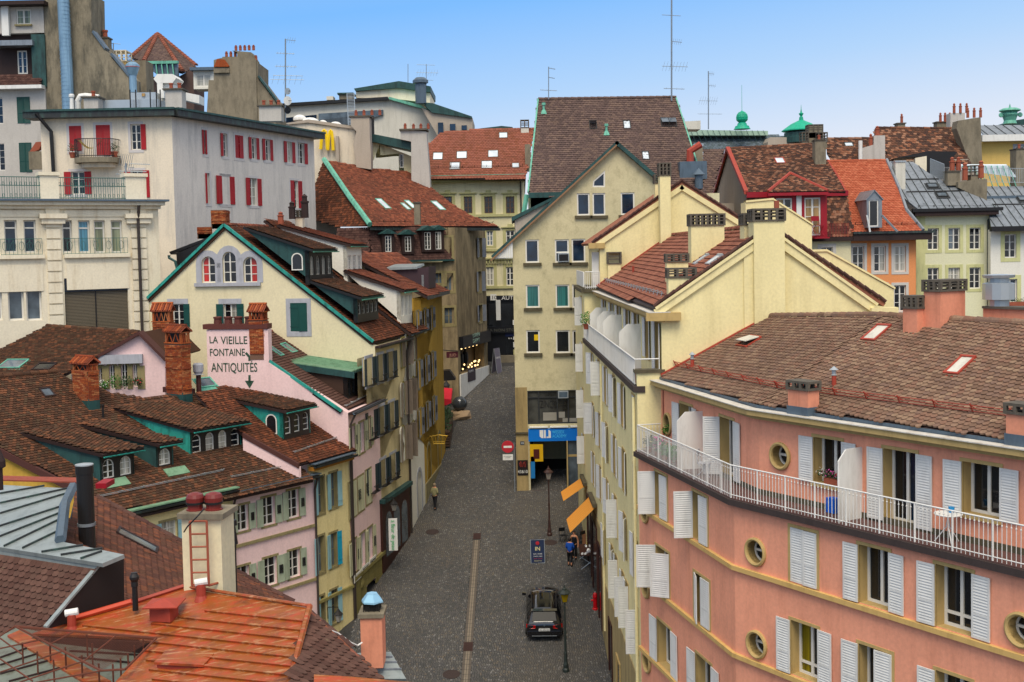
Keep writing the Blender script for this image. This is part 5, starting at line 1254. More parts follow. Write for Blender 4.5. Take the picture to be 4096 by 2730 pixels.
for rr_ in (((1430,1375,1530,1570),(1615,1372,1720,1568),(1805,1370,1905,1566)),((1430,1730,1530,1920),(1615,1728,1720,1918),(1805,1726,1905,1916))):
    for x0,y0,x1,y1 in rr_:r=LH.rect('d',x0,y0,x1,y1);window(lh,LH,r,2,3,rec=.18,fw=.08,mun=.04,sur=('lime_s',.24,.24))
LH.build(lh,[(0,18),(LH.L,18),(LH.L,lz-.3),(0,lz-.3)],M['lime_w'],'wall',.18,.5)
mb=MB();LH.box(mb,0,1.0,18,lz-.5,-.02,.05);LH.box(mb,LH.L-.7,LH.L,18,lz-.5,-.02,.05);mb2=mb;
MBa=MB();LH.box(MBa,0,.7,18,lz-.5,-.02,.05);MBa.build('corner_pilaster',M['lime_s'],lh);MBb=MB();LH.box(MBb,LH.L-.5,LH.L,18,lz-.5,-.02,.05);MBb.build('corner_pilaster',M['lime_s'],lh)
pipe(lh,[V((lx1-.1,89.3,lz)),V((lx1-.6,89.8,lz-.9)),V((lx1-.6,89.8,20))],.08,M['gutter'])
for q in ((1470,998),(1557,1080)):skx(lh,lp_,'d',q[0]-38,q[1]-14,q[0]+38,q[1]+14,'g_grey',sl=-6)
simple_stack(lh,C('d',1143,770),C('d',1232,1075),92,.8,M['modern'],.12,n=1,cm=M['steel'],zlo=1)
rr2=thing('house','cream house with lime window surrounds and a seamed zinc roof at the right edge','building',(44,92,gz(90)))
qx0=xat('d',1995,1450,89);RR=Wall((qx0,89),(qx0+9,89));qz=zofv(C('d',2150,1360),88.4);qp=zplane(88.3,qz,.62)
zinc_roof(rr2,qp,[('d',2000,1362),('d',1962,1120),('d',1965,1000),('d',2500,1000),('d',2600,1362)],mat='dzinc',hor=((('d',2000,1165),('d',2400,1160)),))
MB().bx(qx0-.3,qx0+9,88.1,88.5,qz-.35,qz+.02).build('gutter',M['black'],rr2)
for x0,y0,x1,y1 in ((2120,1428,2225,1640),(2118,1830,2232,2040)):r=RR.rect('d',x0,y0,x1,y1);window(rr2,RR,r,2,3,rec=.2,fw=.08,mun=.04,sur=('lime_s',.3,.3))
RR.build(rr2,[(0,18),(RR.L,18),(RR.L,qz-.2),(0,qz-.2)],M['white_w'],'wall',.2,.5)
a,z=RR.h('m',2180,260);bxm=MB();RR.box(bxm,a-1.0,a+1.0,z-.15,z+.15,.1,.4);pb=bxm.build('flower_box',M['terra'],rr2);lf=MB();
for i in range(6):blob(lf,RR.pt(a-.9+i*.35,z+.25,.25),.22,40,.05)
lf.build('foliage',M['leafd'],pb)
skx(rr2,qp,'d',2245,1098,2300,1130,'g_grey')
# --- roofs, stacks behind that row
b1=thing('house','house with a broad mottled brown roof and tall grey fire wall with red pots','building',(33,104,gz(100)))
m1=zplane(100,zofv(C('d',1500,805),100),.85)
Q=roofpx(b1,m1,[('d',1120,770),('d',940,560),('d',975,480),('d',1690,487),('d',1812,805)],T['mix'],.3,.26,'beaver',0);ridge(b1,Q[2],Q[3],T['mix'],.17,.55)
deck(b1,[Q[2],Q[3],Q[3]+V((0,9,-7)),Q[2]+V((0,9,-7))],T['mix']);MB().bx(Q[1].x,Q[4].x,100.3,108,20,Q[0].z).build('wall',M['taupe'],b1)
def gable(root,k,pts,Y,d_,mat,name='fire_wall'):return MB().prism([atY(C(k,*p),Y) for p in pts],V((0,d_,0))).build(name,mat,root)
gable(b1,'d',[(1702,412),(1843,388),(1905,380),(1920,805),(1815,810),(1690,480)],101,1.2,M['concrete'])
gable(b1,'d',[(1635,345),(1765,340),(1765,480),(1635,480)],104,1.0,M['grey_w'],'chimney')
for k,q,n_,Y in (('d',(1668,343),3,104),('d',(1790,385),3,101.5),('d',(1545,425),4,106),('d',(1198,435),1,106)):potrow(b1,C(k,*q),Y,n_,.55 if n_==3 else.42,.13,.75)
plainstack(b1,C('d',1515,428),C('d',1632,490),106,.9,M['concrete']);plainstack(b1,C('d',1162,440),C('d',1230,490),105.5,.9,M['concrete'])
plainstack(b1,C('d',948,545),C('d',1050,775),98,.9,M['grey_w'],None);gable(b1,'d',[(835,660),(950,625),(950,775),(835,775)],98,.9,M['grey_w'],'parapet')
potrow(b1,C('d',980,545),98.4,1,.3,.2,.7);potrow(b1,C('d',921,640),98.2,1,.3,.16,.9)
MB().tube([atY(C('d',828,770),97.5),atY(C('d',828,590),97.5)],.16,8).build('white_flue',M['white'],b1)
m3=zplane(98,zofv(C('d',600,775),98),.8);b1b=thing('house','low mottled roof between the red trimmed house and the white flue','building',(27,100,gz(98)))
Q=roofpx(b1b,m3,[('d',575,775),('d',528,700),('d',528,580),('d',900,575),('d',1130,775)],T['mix'],.3,.26,'beaver',0);skx(b1b,m3,'d',690,618,755,645);ridge(b1b,Q[2],Q[3],T['mix'],.17,.55)
MB().bx(Q[0].x,Q[4].x,98.3,104,20,Q[0].z).build('wall',M['taupe'],b1b)
# dark flat dormer and terrace structures
gable(b1,'d',[(1150,745),(1440,682),(1700,690),(1640,760),(1600,930),(1430,885),(1420,730)],96.5,3,M['black'],'dark_dormer');gable(b1,'d',[(1320,745),(1422,728),(1422,885),(1320,830)],96.3,.2,M['stone'],'dormer_wall')
b2=thing('building','pale yellow building with a grey seamed roof at the far right behind the roofs','building',(44,104,gz(100)))
YB=Wall((xat('d',1915,600,103),103),(xat('d',2420,600,103),103));r=YB.rect('d',2215,640,2300,740);window(b2,YB,r,1,1,rec=.15,fw=.1,gl='g_blue',sur=('grey_s',.2,.2))
ybz=zofv(C('d',2100,570),103);YB.build(b2,[(0,18),(YB.L,18),(YB.L,ybz),(0,ybz)],plaster('butter_plaster','e3c27c','a98b54',.25,.05,.5,.8),'wall',.15,.4)
yp=zplane(102.2,zofv(C('d',2100,548),102.2),.4);zinc_roof(b2,yp,[('d',1940,548),('d',1905,500),('d',1905,452),('d',2420,450),('d',2420,545)],.8,'dzinc');MB().bx(YB.A.x-.3,YB.B.x,102.1,102.7,ybz-.3,ybz+.25).build('eaves',M['white'],b2)
# roof terrace with glass canopy and pots
rt=thing('roof_terrace','glazed roof terrace with grey railings and red chimney pots above the zinc roofs','roof terrace',(38,94,33))
gl_=MB().prism([atY(C('d',*p),96) for p in ((1725,812),(2140,812),(2230,920),(1700,850))],V((0,.1,.1))).build('glass_canopy',M['g_sky'],rt)
for i in range(9):p=atY(C('d',1740+i*52,814),95.9);MB().tube([p,p+V((.55,-.3,-1.9))],.04,4).build('canopy_bar',M['copper'],rt)
mb=MB();a_,b_=atY(C('d',1580,955),93),atY(C('d',2300,965),93)
for i in range(46):p=a_+(b_-a_)*(i/45);mb.tube([p,p+V((0,0,1.1))],.016,4)
mb.tube([a_+V((0,0,1.1)),b_+V((0,0,1.1))],.025,4);mb.tube([a_,b_],.025,4);mb.build('railing',M['steel'],rt)
mb=MB();a_,b_=atY(C('d',1455,900),93.2),atY(C('d',1578,950),92.5)
for i in range(14):p=a_+(b_-a_)*(i/13);mb.tube([p,p+V((0,0,1.3))],.02,4)
mb.tube([a_+V((0,0,1.3)),b_+V((0,0,1.3))],.03,4);mb.build('railing',M['steel'],rt)
plainstack(rt,C('d',1610,870),C('d',1720,990),92,1,M['concrete']);potrow(rt,C('d',1650,868),92.3,2,.5,.2,1.0)
gable(rt,'d',[(1705,960),(1900,935),(1965,935),(1960,1125),(1900,1110),(1705,1010)],91.6,1.3,M['concrete'],'chimney')
for x,y in ((1765,945),(1910,925)):potrow(rt,C('d',x,y),91.9,1,.3,.22,1.2)
simple_stack(rt,C('d',1820,810),C('d',1890,940),92,.8,M['concrete'],.8,n=1)
simple_stack(rt,C('d',2225,660),C('d',2330,940),96,1.2,M['concrete'],.1,pots=1)
MB().bx(36,52,91.9,97,20,33.6).build('storey',M['lead'],rt)
# --- copper roofed palace with domes
cp=thing('palace','distant palace with a pale green copper roof, ribbed green cupola and pointed green dome','building',(25,150,gz(150)))
gable(cp,'c',[(1545,1165),(2294,1175),(2294,1215),(1580,1215)],150,8,plain('pale_green_copper','a4bcaa',.5,var=.15,dirt='7a8f80',amt=.5),'copper_roof')
for i in range(14):p=atY(C('c',1600+i*50,1168),149.9);MB().tube([p,p+V((.6,0,-1.4))],.025,4).build('standing_seam',M['copper2'],cp)
slp=zplane(149,zofv(C('c',1900,1345),149),.7);roofpx(cp,slp,[('c',1640,1345),('c',1580,1215),('c',2294,1215),('d',330,560),('d',330,640)],T['slate'],.4,.4,'beaver',0)
cx_=atY(C('c',2062,1160),148);s_=148/4700/2.24
MB().lathe(cx_,[(75*s_,0),(66*s_,12*s_),(60*s_,28*s_),(45*s_,32*s_),(40*s_,50*s_),(30*s_,60*s_),(44*s_,72*s_),(52*s_,84*s_),(46*s_,88*s_),(48*s_,105*s_),(42*s_,128*s_),(28*s_,146*s_),(8*s_,156*s_),(2*s_,170*s_),(1.2*s_,390*s_)],20).build('cupola',plain('bright_verdigris','2fa383',.5,var=.25,dirt='1e6a58',amt=.5),cp)
for i in range(20):
    t=2*math.pi*i/20;MB().tube([cx_+V((math.cos(t)*r*s_,math.sin(t)*r*s_,z*s_)) for r,z in ((48,88),(50,105),(44,128),(29,147),(8,157))],3.2*s_,4).build('cupola_rib',bpy.data.materials['bright_verdigris'],cp)
c2=atY(C('d',298,500),148);MB().lathe(c2,[(165*s_,-110*s_),(165*s_,-60*s_),(150*s_,-55*s_),(150*s_,-20*s_)],24).build('drum',M['copper2'],cp)
MB().lathe(c2,[(172*s_,-5*s_),(172*s_,3*s_),(90*s_,60*s_),(20*s_,92*s_),(16*s_,120*s_),(8*s_,125*s_),(22*s_,150*s_),(8*s_,160*s_),(3*s_,190*s_),(1*s_,228*s_)],12).build('dome',bpy.data.materials['bright_verdigris'],cp)
gable(cp,'d',[(0,600),(20,560),(330,560),(330,640),(0,640)],147,3,M['taupe'],'wall')
MB().bx(c2.x-22,c2.x+30,152,160,20,c2.z-4).build('wall',M['taupe'],cp)
c3=atY(C('d',2167,440),130);s3=130/4700/2.24;ur=thing('roof_finial','huge green copper urn finial with scrolls on the distant roof at the right','finial',c3)
MB().lathe(c3,[(60*s3,0),(50*s3,30*s3),(60*s3,60*s3),(72*s3,80*s3),(60*s3,100*s3),(92*s3,115*s3),(88*s3,125*s3),(60*s3,138*s3),(10*s3,142*s3),(6*s3,160*s3),(1*s3,178*s3)],16).build('urn',M['copper'],ur)
for sx_ in (-1,1):MB().lathe(c3+V((sx_*85*s3,-.2,78*s3)),[(18*s3,-6*s3),(22*s3,0),(18*s3,6*s3)],12,0,(0,1,0)).build('scroll',M['copper'],ur)
gable(ur,'d',[(2100,445),(2200,410),(2400,380),(2400,452),(2100,452)],131,3,M['copper2'],'ridge_cap')
plainstack(cp,C('d',366,455),C('d',485,620),98,1,M['concrete'],None);simple_stack(cp,C('d',366,445),C('d',490,500),98,1,M['concrete'],.7,n=3)
simple_stack(cp,C('d',308,512),C('d',362,625),97.5,.8,M['concrete'],.8,n=2);simple_stack(cp,C('d',455,515),C('d',530,590),97,.8,M['concrete'],.8,n=2)
m5=thing('house','narrow brown tiled roof in shade between the steep roof and the red trimmed gable','building',(16,95,gz(90)))
m5p=zplane(93,zofv(C('c',1800,1560),93),.8);roofpx(m5,m5p,[('h',920,400),('c',1715,1350),('c',1900,1345),('h',1110,30),('h',1000,400)],T['brown'],.3,.26,'beaver',0)
MB().bx(14,20,93.2,99,20,33.5).build('wall',M['taupe'],m5)
gable(cp,'c',[(1535,1090),(1590,1088),(1690,1082),(1690,1160),(1540,1160)],140,3,M['modern'],'plant_room')
# ================================================================= left side of the street
d0=V((6.6,8.85,0)).normalized();e0_=V((-d0.y,d0.x,0))
E0=V((-16.8,50.2,19.25))
RP0=(E0,d0.cross(e0_*1+V((0,0,.70))).normalized())
if RP0[1].z<0:RP0=(E0,-RP0[1])
BRM=tilemat('brick',['a0553a','b0633f','8e4a34','a9694a','95503a','b87a55'],'4a2a22',.5,.7)
TC=tilemat('terracotta_cap',['a8593a','8f4a35','b86a48','7c4434'],'3f2c22',.5,.8)
def brick_stack(root,o,ax,ay,h_,nb=300,mat=None,roof=True,base=None,bands=(.35,.62)):
    """square brick chimney: mortar core, single bricks on all faces, corbel bands, pierced head and little tiled roof"""
    mat=mat or BRM;o,ax,ay=V(o),V(ax),V(ay);ux,uy=ax.normalized(),ay.normalized();lx,ly=ax.length,ay.length;z=V((0,0,1))
    hb=h_*(.70 if roof else 1)
    c=MB().box(o-z*.3,ax,ay,z*(hb+.3)).build('chimney',plain('mortar','6e5446',.9) if 'mortar' not in bpy.data.materials else bpy.data.materials['mortar'],root)
    bl,bh,bd=.215,.068,.035;me=cached(('brick',mat.name),lambda:MB().bx(0,bl,-bd,.02,0,bh).mesh('brick',mat));k=0
    n=int(hb/(bh+.012));cnt=0;mbr=MB()
    for i in range(n):
        zz=i*(bh+.012)+.006;out=.035 if any(abs(zz/hb-b)<.025 for b in bands) or i>=n-2 else 0
        for (p,d,L,nn) in ((o,ux,lx,-uy),(o+ay,ux,lx,uy),(o,uy,ly,-ux),(o+ax,uy,ly,ux)):
            m_=max(1,round(L/(bl+.012)));st=L/m_;off_=(i%2)*.5
            for j in range(m_+(i%2)):
                a0=max(0,(j-off_)*st);a1=min(L,(j+1-off_)*st)
                if a1-a0<.04:continue
                vis_=nn.dot(CAM-o)>0
                if vis_ and cnt<nb:
                    mm=Matrix.Identity(4);P_=p+d*(a0+.006)+nn*out+z*zz;sc=(a1-a0-.012)/bl
                    X_=d*sc
                    for q in range(3):mm[q][0]=X_[q];mm[q][1]=-nn[q];mm[q][2]=z[q];mm[q][3]=P_[q]
                    inst('brick',me,c,mm);cnt+=1
                elif vis_:mbr.box(p+d*(a0+.006)+nn*(out+bd)+z*zz,d*(a1-a0-.012),-nn*bd,z*bh)
    if mbr.v:mbr.build('brick_field',mat,c,kind='stuff')
    if not roof:return c
    # head with diagonal struts
    t=o+z*hb;hh=h_*.13;mb=MB();e=.05
    mb.box(t-ux*e-uy*e,ax+ux*2*e,ay+uy*2*e,z*.05);t=t+z*.05
    for (a,b) in ((0,0),(lx-.11,0),(0,ly-.11),(lx-.11,ly-.11)):mb.box(t+ux*a+uy*b,ux*.11,uy*.11,z*hh)
    for s_ in (0,1):
        for i in range(3):
            a=.11+(lx-.22)*(i+.15)/3;w_=(lx-.22)/3
            p=t+uy*(s_*ly)+ux*a;mb.tube([p,p+ux*w_*.45+z*hh],.025,4);mb.tube([p+ux*w_*.9,p+ux*w_*.45+z*hh],.025,4)
        for i in range(2):
            a=.11+(ly-.22)*(i+.1)/2;w_=(ly-.22)/2
            p=t+ux*(s_*lx)+uy*a;mb.tube([p,p+uy*w_*.45+z*hh],.025,4);mb.tube([p+uy*w_*.9,p+uy*w_*.45+z*hh],.025,4)
    mb.box(t+z*hh-ux*.03-uy*.03,ax+ux*.06,ay+uy*.06,z*.06);mb.build('chimney_head',mat,c)
    MB().box(t+ux*.12+uy*.12,ux*(lx-.24),uy*(ly-.24),z*hh).build('flue',M['black'],c)
    t=t+z*(hh+.06);ov=.11;rl,rw=(ax,ay) if lx>=ly else (ay,ax);ul,uw=rl.normalized(),rw.normalized();L,W_=rl.length,rw.length
    A_=t-ul*ov-uw*ov;rz=(W_/2+ov)*.75;R_=t-ul*ov+uw*W_/2+z*rz;E_=ul*(L+2*ov)
    for s_ in (0,1):
        a=A_ if s_==0 else A_+uw*(W_+2*ov)
        poly=[a,a+E_,R_+E_,R_];deck(c,poly,M['terra'],.03,'cap_roof');
        nt_=int(L/.13)+2
        for i in range(nt_):
            p=a+E_*((i+.5)/nt_);MB().tube([p+z*.03,(R_+E_*((i+.5)/nt_))+z*.03],.05,5).build('cap_tile',TC,c)
    MB().tube([R_+z*.05,R_+E_+z*.05],.07,6).build('cap_ridge',TC,c)
    return c
def shed(root,pl_pt,pl_n,k,tip,top,bot,wd,depth_dir,tm,cheek,nwin,front_cols=None,fmat='black',roof_ov=.35,fascia='dkbrown',gut='copper3',tw=.18,tex=.17,arch=True,glist=('g_dark',),frame='w_frame',topw=None,nind=150,sidewin=None,roofmat=None,wz=(.16,.84),flatroof=False):
    """shed dormer: side profile measured on its near side plane, extruded along depth_dir"""
    dd=V(depth_dir).normalized();T_,F_,B_=(onP(C(*q),pl_pt,pl_n) for q in (tip,top,bot))
    B_=V((F_.x,F_.y,B_.z));D_=dd*wd
    dn=pl_n.cross(V((0,0,1))).normalized()
    side=MB().prism([T_,F_,B_],dd*.08).build('dormer_cheek',cheek,root)
    MB().prism([T_+dd*(wd-.08),F_+dd*(wd-.08),B_+dd*(wd-.08)],dd*.08).build('dormer_cheek',cheek,root)
    # front wall
    Wf=Wall(B_[:2],(B_+D_)[:2]);H_=F_.z-B_.z
    fr_side=Wf.n.dot(CAM-B_)>0
    z0=B_.z+H_*wz[0];z1=B_.z+H_*wz[1]
    for i in range(nwin):
        s0=wd*(i+.5)/nwin-wd/nwin*.33;s1=wd*(i+.5)/nwin+wd/nwin*.33
        window(root,Wf,(s0,s1,z0,z1),2 if wd/nwin>.8 else 1,3,frame=frame,rec=.1,fw=.045,mun=.03,arch=arch,glist=None,gl=glist[i%len(glist)])
    Wf.build(root,[(0,B_.z-.3),(wd,B_.z-.3),(wd,F_.z),(0,F_.z)],M[fmat] if isinstance(fmat,str) else fmat,'dormer_front',.1,.25)
    # roof slab
    u=(F_-T_).normalized();ov=roof_ov;a=T_-dd*.18-u*.1;b=F_+u*ov-dd*.18;w2=dd*(wd+.36);up=V((0,0,1))
    poly=[b,b+w2,a+w2,a];poly=[p+up*.05 for p in poly]
    if roofmat:deck(root,[p+up*.12 for p in poly],roofmat,.14,'dormer_roof')
    else:
        deck(root,[p+up*.12 for p in poly],M[fascia],.14,'dormer_roof');tiles(root,[p+up*.125 for p in poly],-u,tm,tw,tex,'beaver',nind)
    gutter(root,b+up*.08+u*.05,b+w2+up*.08+u*.05,.06,M[gut])
    if sidewin:
        q,r_=sidewin;p=onP(C(*q),pl_pt-dd*.02,pl_n);mb=MB();x_=(F_-T_);x_.z=0;x_.normalize()
        f=MB();pts=[(-.28,-.45),(.28,-.45)]+[(.28*math.cos(math.pi*i/8),.28*math.sin(math.pi*i/8)+.15) for i in range(9)];pts2=[(a_*1.25,b_*1.15) for a_,b_ in pts]
        f.add([p+x_*a_+up*b_-dd*.03 for a_,b_ in pts2],[tuple(range(len(pts2)))]);so=f.build('side_window',M['w_frame'],root)
        f=MB();f.add([p+x_*a_+up*b_-dd*.035 for a_,b_ in pts],[tuple(range(len(pts)))]);f.build('pane',M['g_dark'],so)
    return T_,F_,B_
# ---------------------------------------------------------------- first two houses under the old tiled roof
h0=thing('house','old house with wide dark tiled roof, arched dormers and pale pink front with green shutters','building',(-14,54,gz(54)))
HW0=Wall((-16.8,50.2),(-13.33,54.85));HW1=Wall((-13.33,54.85),(-10.2,59.05))
pl0=[('n',792,400),('n',440,212),('n',0,-10),('i',-60,1215),('i',-60,705),('i',500,655),('i',650,745),('i',870,790),('i',1000,845),('i',1290,885),('i',1760,850),('j',60,1100),('j',160,1205),('j',700,1530),('o',598,205),('o',40,330)]
P0=[onP(C(*q),*RP0) for q in pl0]
deck(h0,P0,M['dkbrown'],.15);tiles(h0,P0,V((0,0,1)),T['old'],.175,.15,'beaver',300)
# red patch of renewed tiles is in the second field
P1=[onP(C(*q),RP0[0]+RP0[1]*.03,RP0[1]) for q in (('o',40,320),('o',-90,195),('o',0,40),('o',200,-20),('o',560,195))]
ridge(h0,P0[4]+V((0,0,.05)),P0[5]+V((0,0,.05)),T['old'],.13,.4)
MB().tube([P0[5],P0[6],P0[7]],.1,6).build('valley',T['old'],h0)
MB().box(P0[0]+V((0,-.1,-.28)),P0[2]-P0[0],V((.05,.1,0)),V((0,0,.3))).build('verge_board',plain('red_brown_verge','4a2a24',.7),h0)
gz0=MB().prism([P0[0]+V((0,.1,-.3)),P0[2]+V((0,.1,-.3)),V((P0[2].x,P0[2].y+.1,12)),V((P0[0].x,P0[0].y+.1,12))],V((.2,.3,0))).build('side_wall',M['yel2'],h0)
for W_,x in ((HW0,0),(HW1,0)):pass
def hwin(root,W,k,x0,y0,x1,y1,sur='olive_st',sh='shut_pg',kd='part',gl='g_dark',fr='w_frame',l=176,r_=176,rows=3,lm=None,rm=None,sill=True,sw=.11):
    a=W.rect(k,x0,y0,x1,y1);s_=[]
    if l is not None:s_.append(('L',l,lm or sh,kd))
    if r_ is not None:s_.append(('R',r_,rm or sh,kd))
    return window(root,W,a,2,rows,frame=fr,gl=gl,rec=.2,fw=.05,mun=.03,sur=(sur,sw,sw),sh=s_)
zc=HW1.h('o',565,518)[1]
for q in ((78,372,160,548),(252,318,338,508),(423,270,500,460),(80,785,165,965),(262,725,352,915),(430,675,508,860)):hwin(h0,HW1,'o',*q)
hwin(h0,HW0,'n',1085,480,1198,640,sh='shut_bl',kd='plank',gl='c_white');a_=HW0.h('n',900,560);window(h0,HW0,(a_[0]-1.3,a_[0]-.3,a_[1]-.8,a_[1]+.6),2,3,sur=('olive_st',.11,.11))
HW0.build(h0,[(0,8),(HW0.L,8),(HW0.L,19.0),(0,19.0)],M['yel'],'wall',.2,.4);HW1.build(h0,[(0,8),(HW1.L,8),(HW1.L,18.9),(0,18.9)],M['pinkl'],'wall',.2,.4)
for z in (zc,zc-2.75):mb=MB();HW1.box(mb,0,HW1.L,z-.07,z+.07,0,.09);mb.build('string_course',M['olive_st'],h0)
gutter(h0,HW0.pt(-.3,19.15,.42),HW0.pt(HW0.L,19.15,.42),.13,M['gutter']);MB().box(HW0.pt(-.3,19.2,.1),HW0.t*(HW0.L+.35),HW0.n*.36,V((0,0,.06))).build('copper_sheet',M['copperg'],h0)
gutter(h0,HW1.pt(.1,18.95,.42),HW1.pt(HW1.L+.1,18.95,.42),.13,M['gutter']);MB().box(HW1.pt(.1,19.0,.1),HW1.t*(HW1.L),HW1.n*.36,V((0,0,.05))).build('lead_sheet',M['lead'],h0)
MB().box(HW0.pt(-.3,18.85,0),HW0.t*(HW0.L+HW1.L+.3),HW0.n*.4,V((0,0,.1))).build('eaves_board',M['dkbrown'],h0)
pipe(h0,[HW1.pt(HW1.L-.05,18.8,.3),HW1.pt(HW1.L-.05,18.2,.1),HW1.pt(HW1.L-.05,8,.1)],.06);pipe(h0,[HW0.pt(HW0.L-.05,18.9,.35),HW0.pt(HW0.L-.05,18.3,.1),HW0.pt(HW0.L-.05,8,.1)],.055)
for a,b in (((('n',660,330),('n',1500,150))),((('n',1560,195),('o',450,112)))):
    A_,B_=onP(C(*a),*RP0),onP(C(*b),*RP0);snowrail(h0,A_,B_,RP0[1],M['steel'],.16,rails=2)
# its dormers; near side planes are at right angles to the eave
def nearplane(k,q):p=onP(C(*q),*RP0);return p,-d0
cheekd=M['copper2'];cheekt=M['copper3']
def dorm(tip,top,bot,wd,nw,cheek,**kw):
    p=onP(C(*bot),*RP0);q_=onP(C(*tip),*RP0);n_=(q_-p).cross(V((0,0,1))).normalized();n_=n_ if n_.dot(CAM-p)>0 else -n_
    return shed(h0,p,n_,'i',tip,top,bot,wd,d0,T['old'],cheek,nw,**kw)
def width(k,a,b,p):
    Wt=Wall(p[:2],(p+d0)[:2]);return Wt.h(*b)[0]-Wt.h(*a)[0]
dorm(('i',230,1225),('i',890,1400),('n',690,232),1.75,2,cheekd,glist=('g_dark','c_white'))
dorm(('i',760,1150),('i',1395,1310),('n',1058,138),.95,1,cheekd,glist=('c_white',))
dorm(('i',1060,1000),('i',1700,1180),('i',1740,1420),3.1,4,cheekt,glist=('g_dark','c_white','c_white','g_dark'))
for q in (('n',760,265),('n',1170,185)):
    p=onP(C(*q),*RP0);nn=RP0[1];MB().box(p-d0*.3+nn*.08,d0*1.2,(nn.cross(d0)).normalized()*.5,nn*.04).build('copper_apron',M['copperg'],h0)
skylight(h0,RP0,[C('i',*q) for q in ((345,815),(425,812),(495,868),(410,868))],M['dkbrown'],M['g_grey'])
skylight(h0,RP0,[C('i',*q) for q in ((1750,725),(1850,720),(1950,775),(1800,790))],M['copper'],M['g_grey'])
p=onP(C('i',925,1070),*RP0);MB().lathe(p,[(.25,-.05),(.05,.03),(.05,.6),(.07,.62),(.07,.7)],8).build('vent_pipe',M['black'],h0)
def rb(q,L,D,h_,**kw):
    o=onP(C(*q),*RP0);o.z-=.0
    MB().box(o-d0*.03-e0_*.03-V((0,0,.35)),d0*(D+.06),e0_*(L+.06),V((0,0,.95))).build('copper_flashing',M['copper2'],h0)
    return brick_stack(h0,o+V((0,0,.5)),d0*D,e0_*L,h_,**kw)
rb(('i',800,1003),1.22,.55,1.95,nb=300,bands=(.95,));rb(('i',1640,940),1.25,.55,3.65,nb=300,bands=(.12,.5,.75))
# metal walkway box behind the second stack and the little grey fan
p=onP(C('i',1700,850),*RP0);MB().box(p-e0_*0+V((0,0,.0)),d0*.35,e0_*2.2,V((0,0,.28))).build('steel_base',plain('brown_steel','4a2a26',.5),h0)
p=onP(C('i',1720,860),*RP0)+d0*.45;f_=MB().tube([p,p+V((0,0,1.05))],.13,10).build('fan_pipe',bpy.data.materials['brown_steel'],h0);MB().lathe(p+V((0,0,1.05)),[(.3,0),(.18,.02),(.26,.16),(.27,.5),(.2,.58)],12).build('fan_hood',M['grey_s'],f_)
# ---------------------------------------------------------------- roof and pink gable behind it
hp0=thing('house','low tiled house with a pale pink gable and four arched stone windows full of plants','building',(-18,62,gz(60)))
q0=atY(C('i',420,238),66);q1=atY(C('i',1240,292),64);q2=atY(C('i',0,690),59.5);pg=plane3(q0,q1,q2)
Q=roofpx(hp0,pg,[('i',420,238),('i',1242,292),('i',860,525),('i',540,690),('i',0,720),('i',-60,720),('i',-60,480),('i',0,452)],T['old'],.19,.17,'beaver',300)
ridge(hp0,Q[0],Q[1],T['old'],.14,.42)
PG=Wall(atY(C('i',700,600),61.2)[:2],atY(C('i',1480,600),61.6)[:2])
for (x0,x1,y0,y1) in ((890,918,605,775),(980,1030,578,800),(1085,1142,570,790),(1190,1232,575,780)):
    r=PG.rect('i',x0,y0,x1,y1);window(hp0,PG,r,2 if x0>900 else 1,3,rec=.22,fw=.05,arch=True,sur=('olive_st',.14))
g_=[PG.h('i',*q) for q in ((560,690),(860,522),(1237,312),(1470,535),(1480,680),(1300,690),(1305,815),(885,790))]
PG.build(hp0,[PG.h('i',*q) for q in ((640,640),(860,522),(1237,312),(1480,545),(1480,900),(640,900))],M['pinkl'],'gable_wall',.22,2)
r=PG.rect('i',885,575,1300,800);mb=MB();
for x0,x1 in ((918,978),(1032,1083),(1144,1188),(1234,1300)):a=PG.rect('i',x0,590,x1,800);PG.box(mb,a[0],a[1],a[2],a[3],-.02,.04)
mb.build('stone_pier',M['olive_st'],hp0,kind=None)
r=PG.rect('i',885,490,1283,570);mb=MB();PG.box(mb,r[0],r[1],r[2],r[3],.0,.25);mb.build('blind_box',M['grey_s'],hp0)
for a,b in (((860,515),(1240,298)),((1240,298),(1475,535))):
    A_,B_=onP(C('i',*a),PG.A+PG.n*.3,PG.n),onP(C('i',*b),PG.A+PG.n*.3,PG.n);MB().box(A_+V((0,0,-.1)),B_-A_,V((0,.9,0)),V((0,0,.18))).build('verge_board',bpy.data.materials['red_brown_verge'],hp0)
deck(hp0,[onP(C('i',1240,295),PG.A,PG.n),onP(C('i',1480,535),PG.A,PG.n),onP(C('i',1480,535),PG.A,PG.n)+V((.3,6,0)),onP(C('i',1240,295),PG.A,PG.n)+V((.3,6,0))],T['old'])
skylight(hp0,pg,[C('i',*q) for q in ((80,550),(245,560),(150,630),(0,610))],M['copper'],M['g_grey']);skylight(hp0,pg,[C('i',*q) for q in ((340,590),(500,580),(440,640),(320,630))],M['dkbrown'],M['g_dark'])
def plant_bush(name,label,cat,p,r,mats,n=160,group=None,pot=None,flowers=None,size=.05):
    t_=thing(name,label,cat,p,group);z=0
    if pot:MB().lathe(p,[(pot*.7,0),(pot,pot*1.3),(pot*1.08,pot*1.3),(pot*1.08,pot*1.5),(pot*.9,pot*1.5),(pot*.85,pot*1.3)],10).build('pot',M['terra'],t_);z=pot*1.4
    mb=MB();c=V(p)+V((0,0,z+r*.8));blob(mb,c,r,n,size);mb.build('foliage',M[mats],t_)
    if flowers:mb=MB();blob(mb,c+V((0,-r*.2,r*.2)),r*1.05,n//4,size*.9);mb.build('flower',M[flowers],t_)
    st_=MB();st_.tube([V(p)+V((0,0,z*.8)),c],.02,5);st_.build('stem',M['stem'],t_)
    return t_
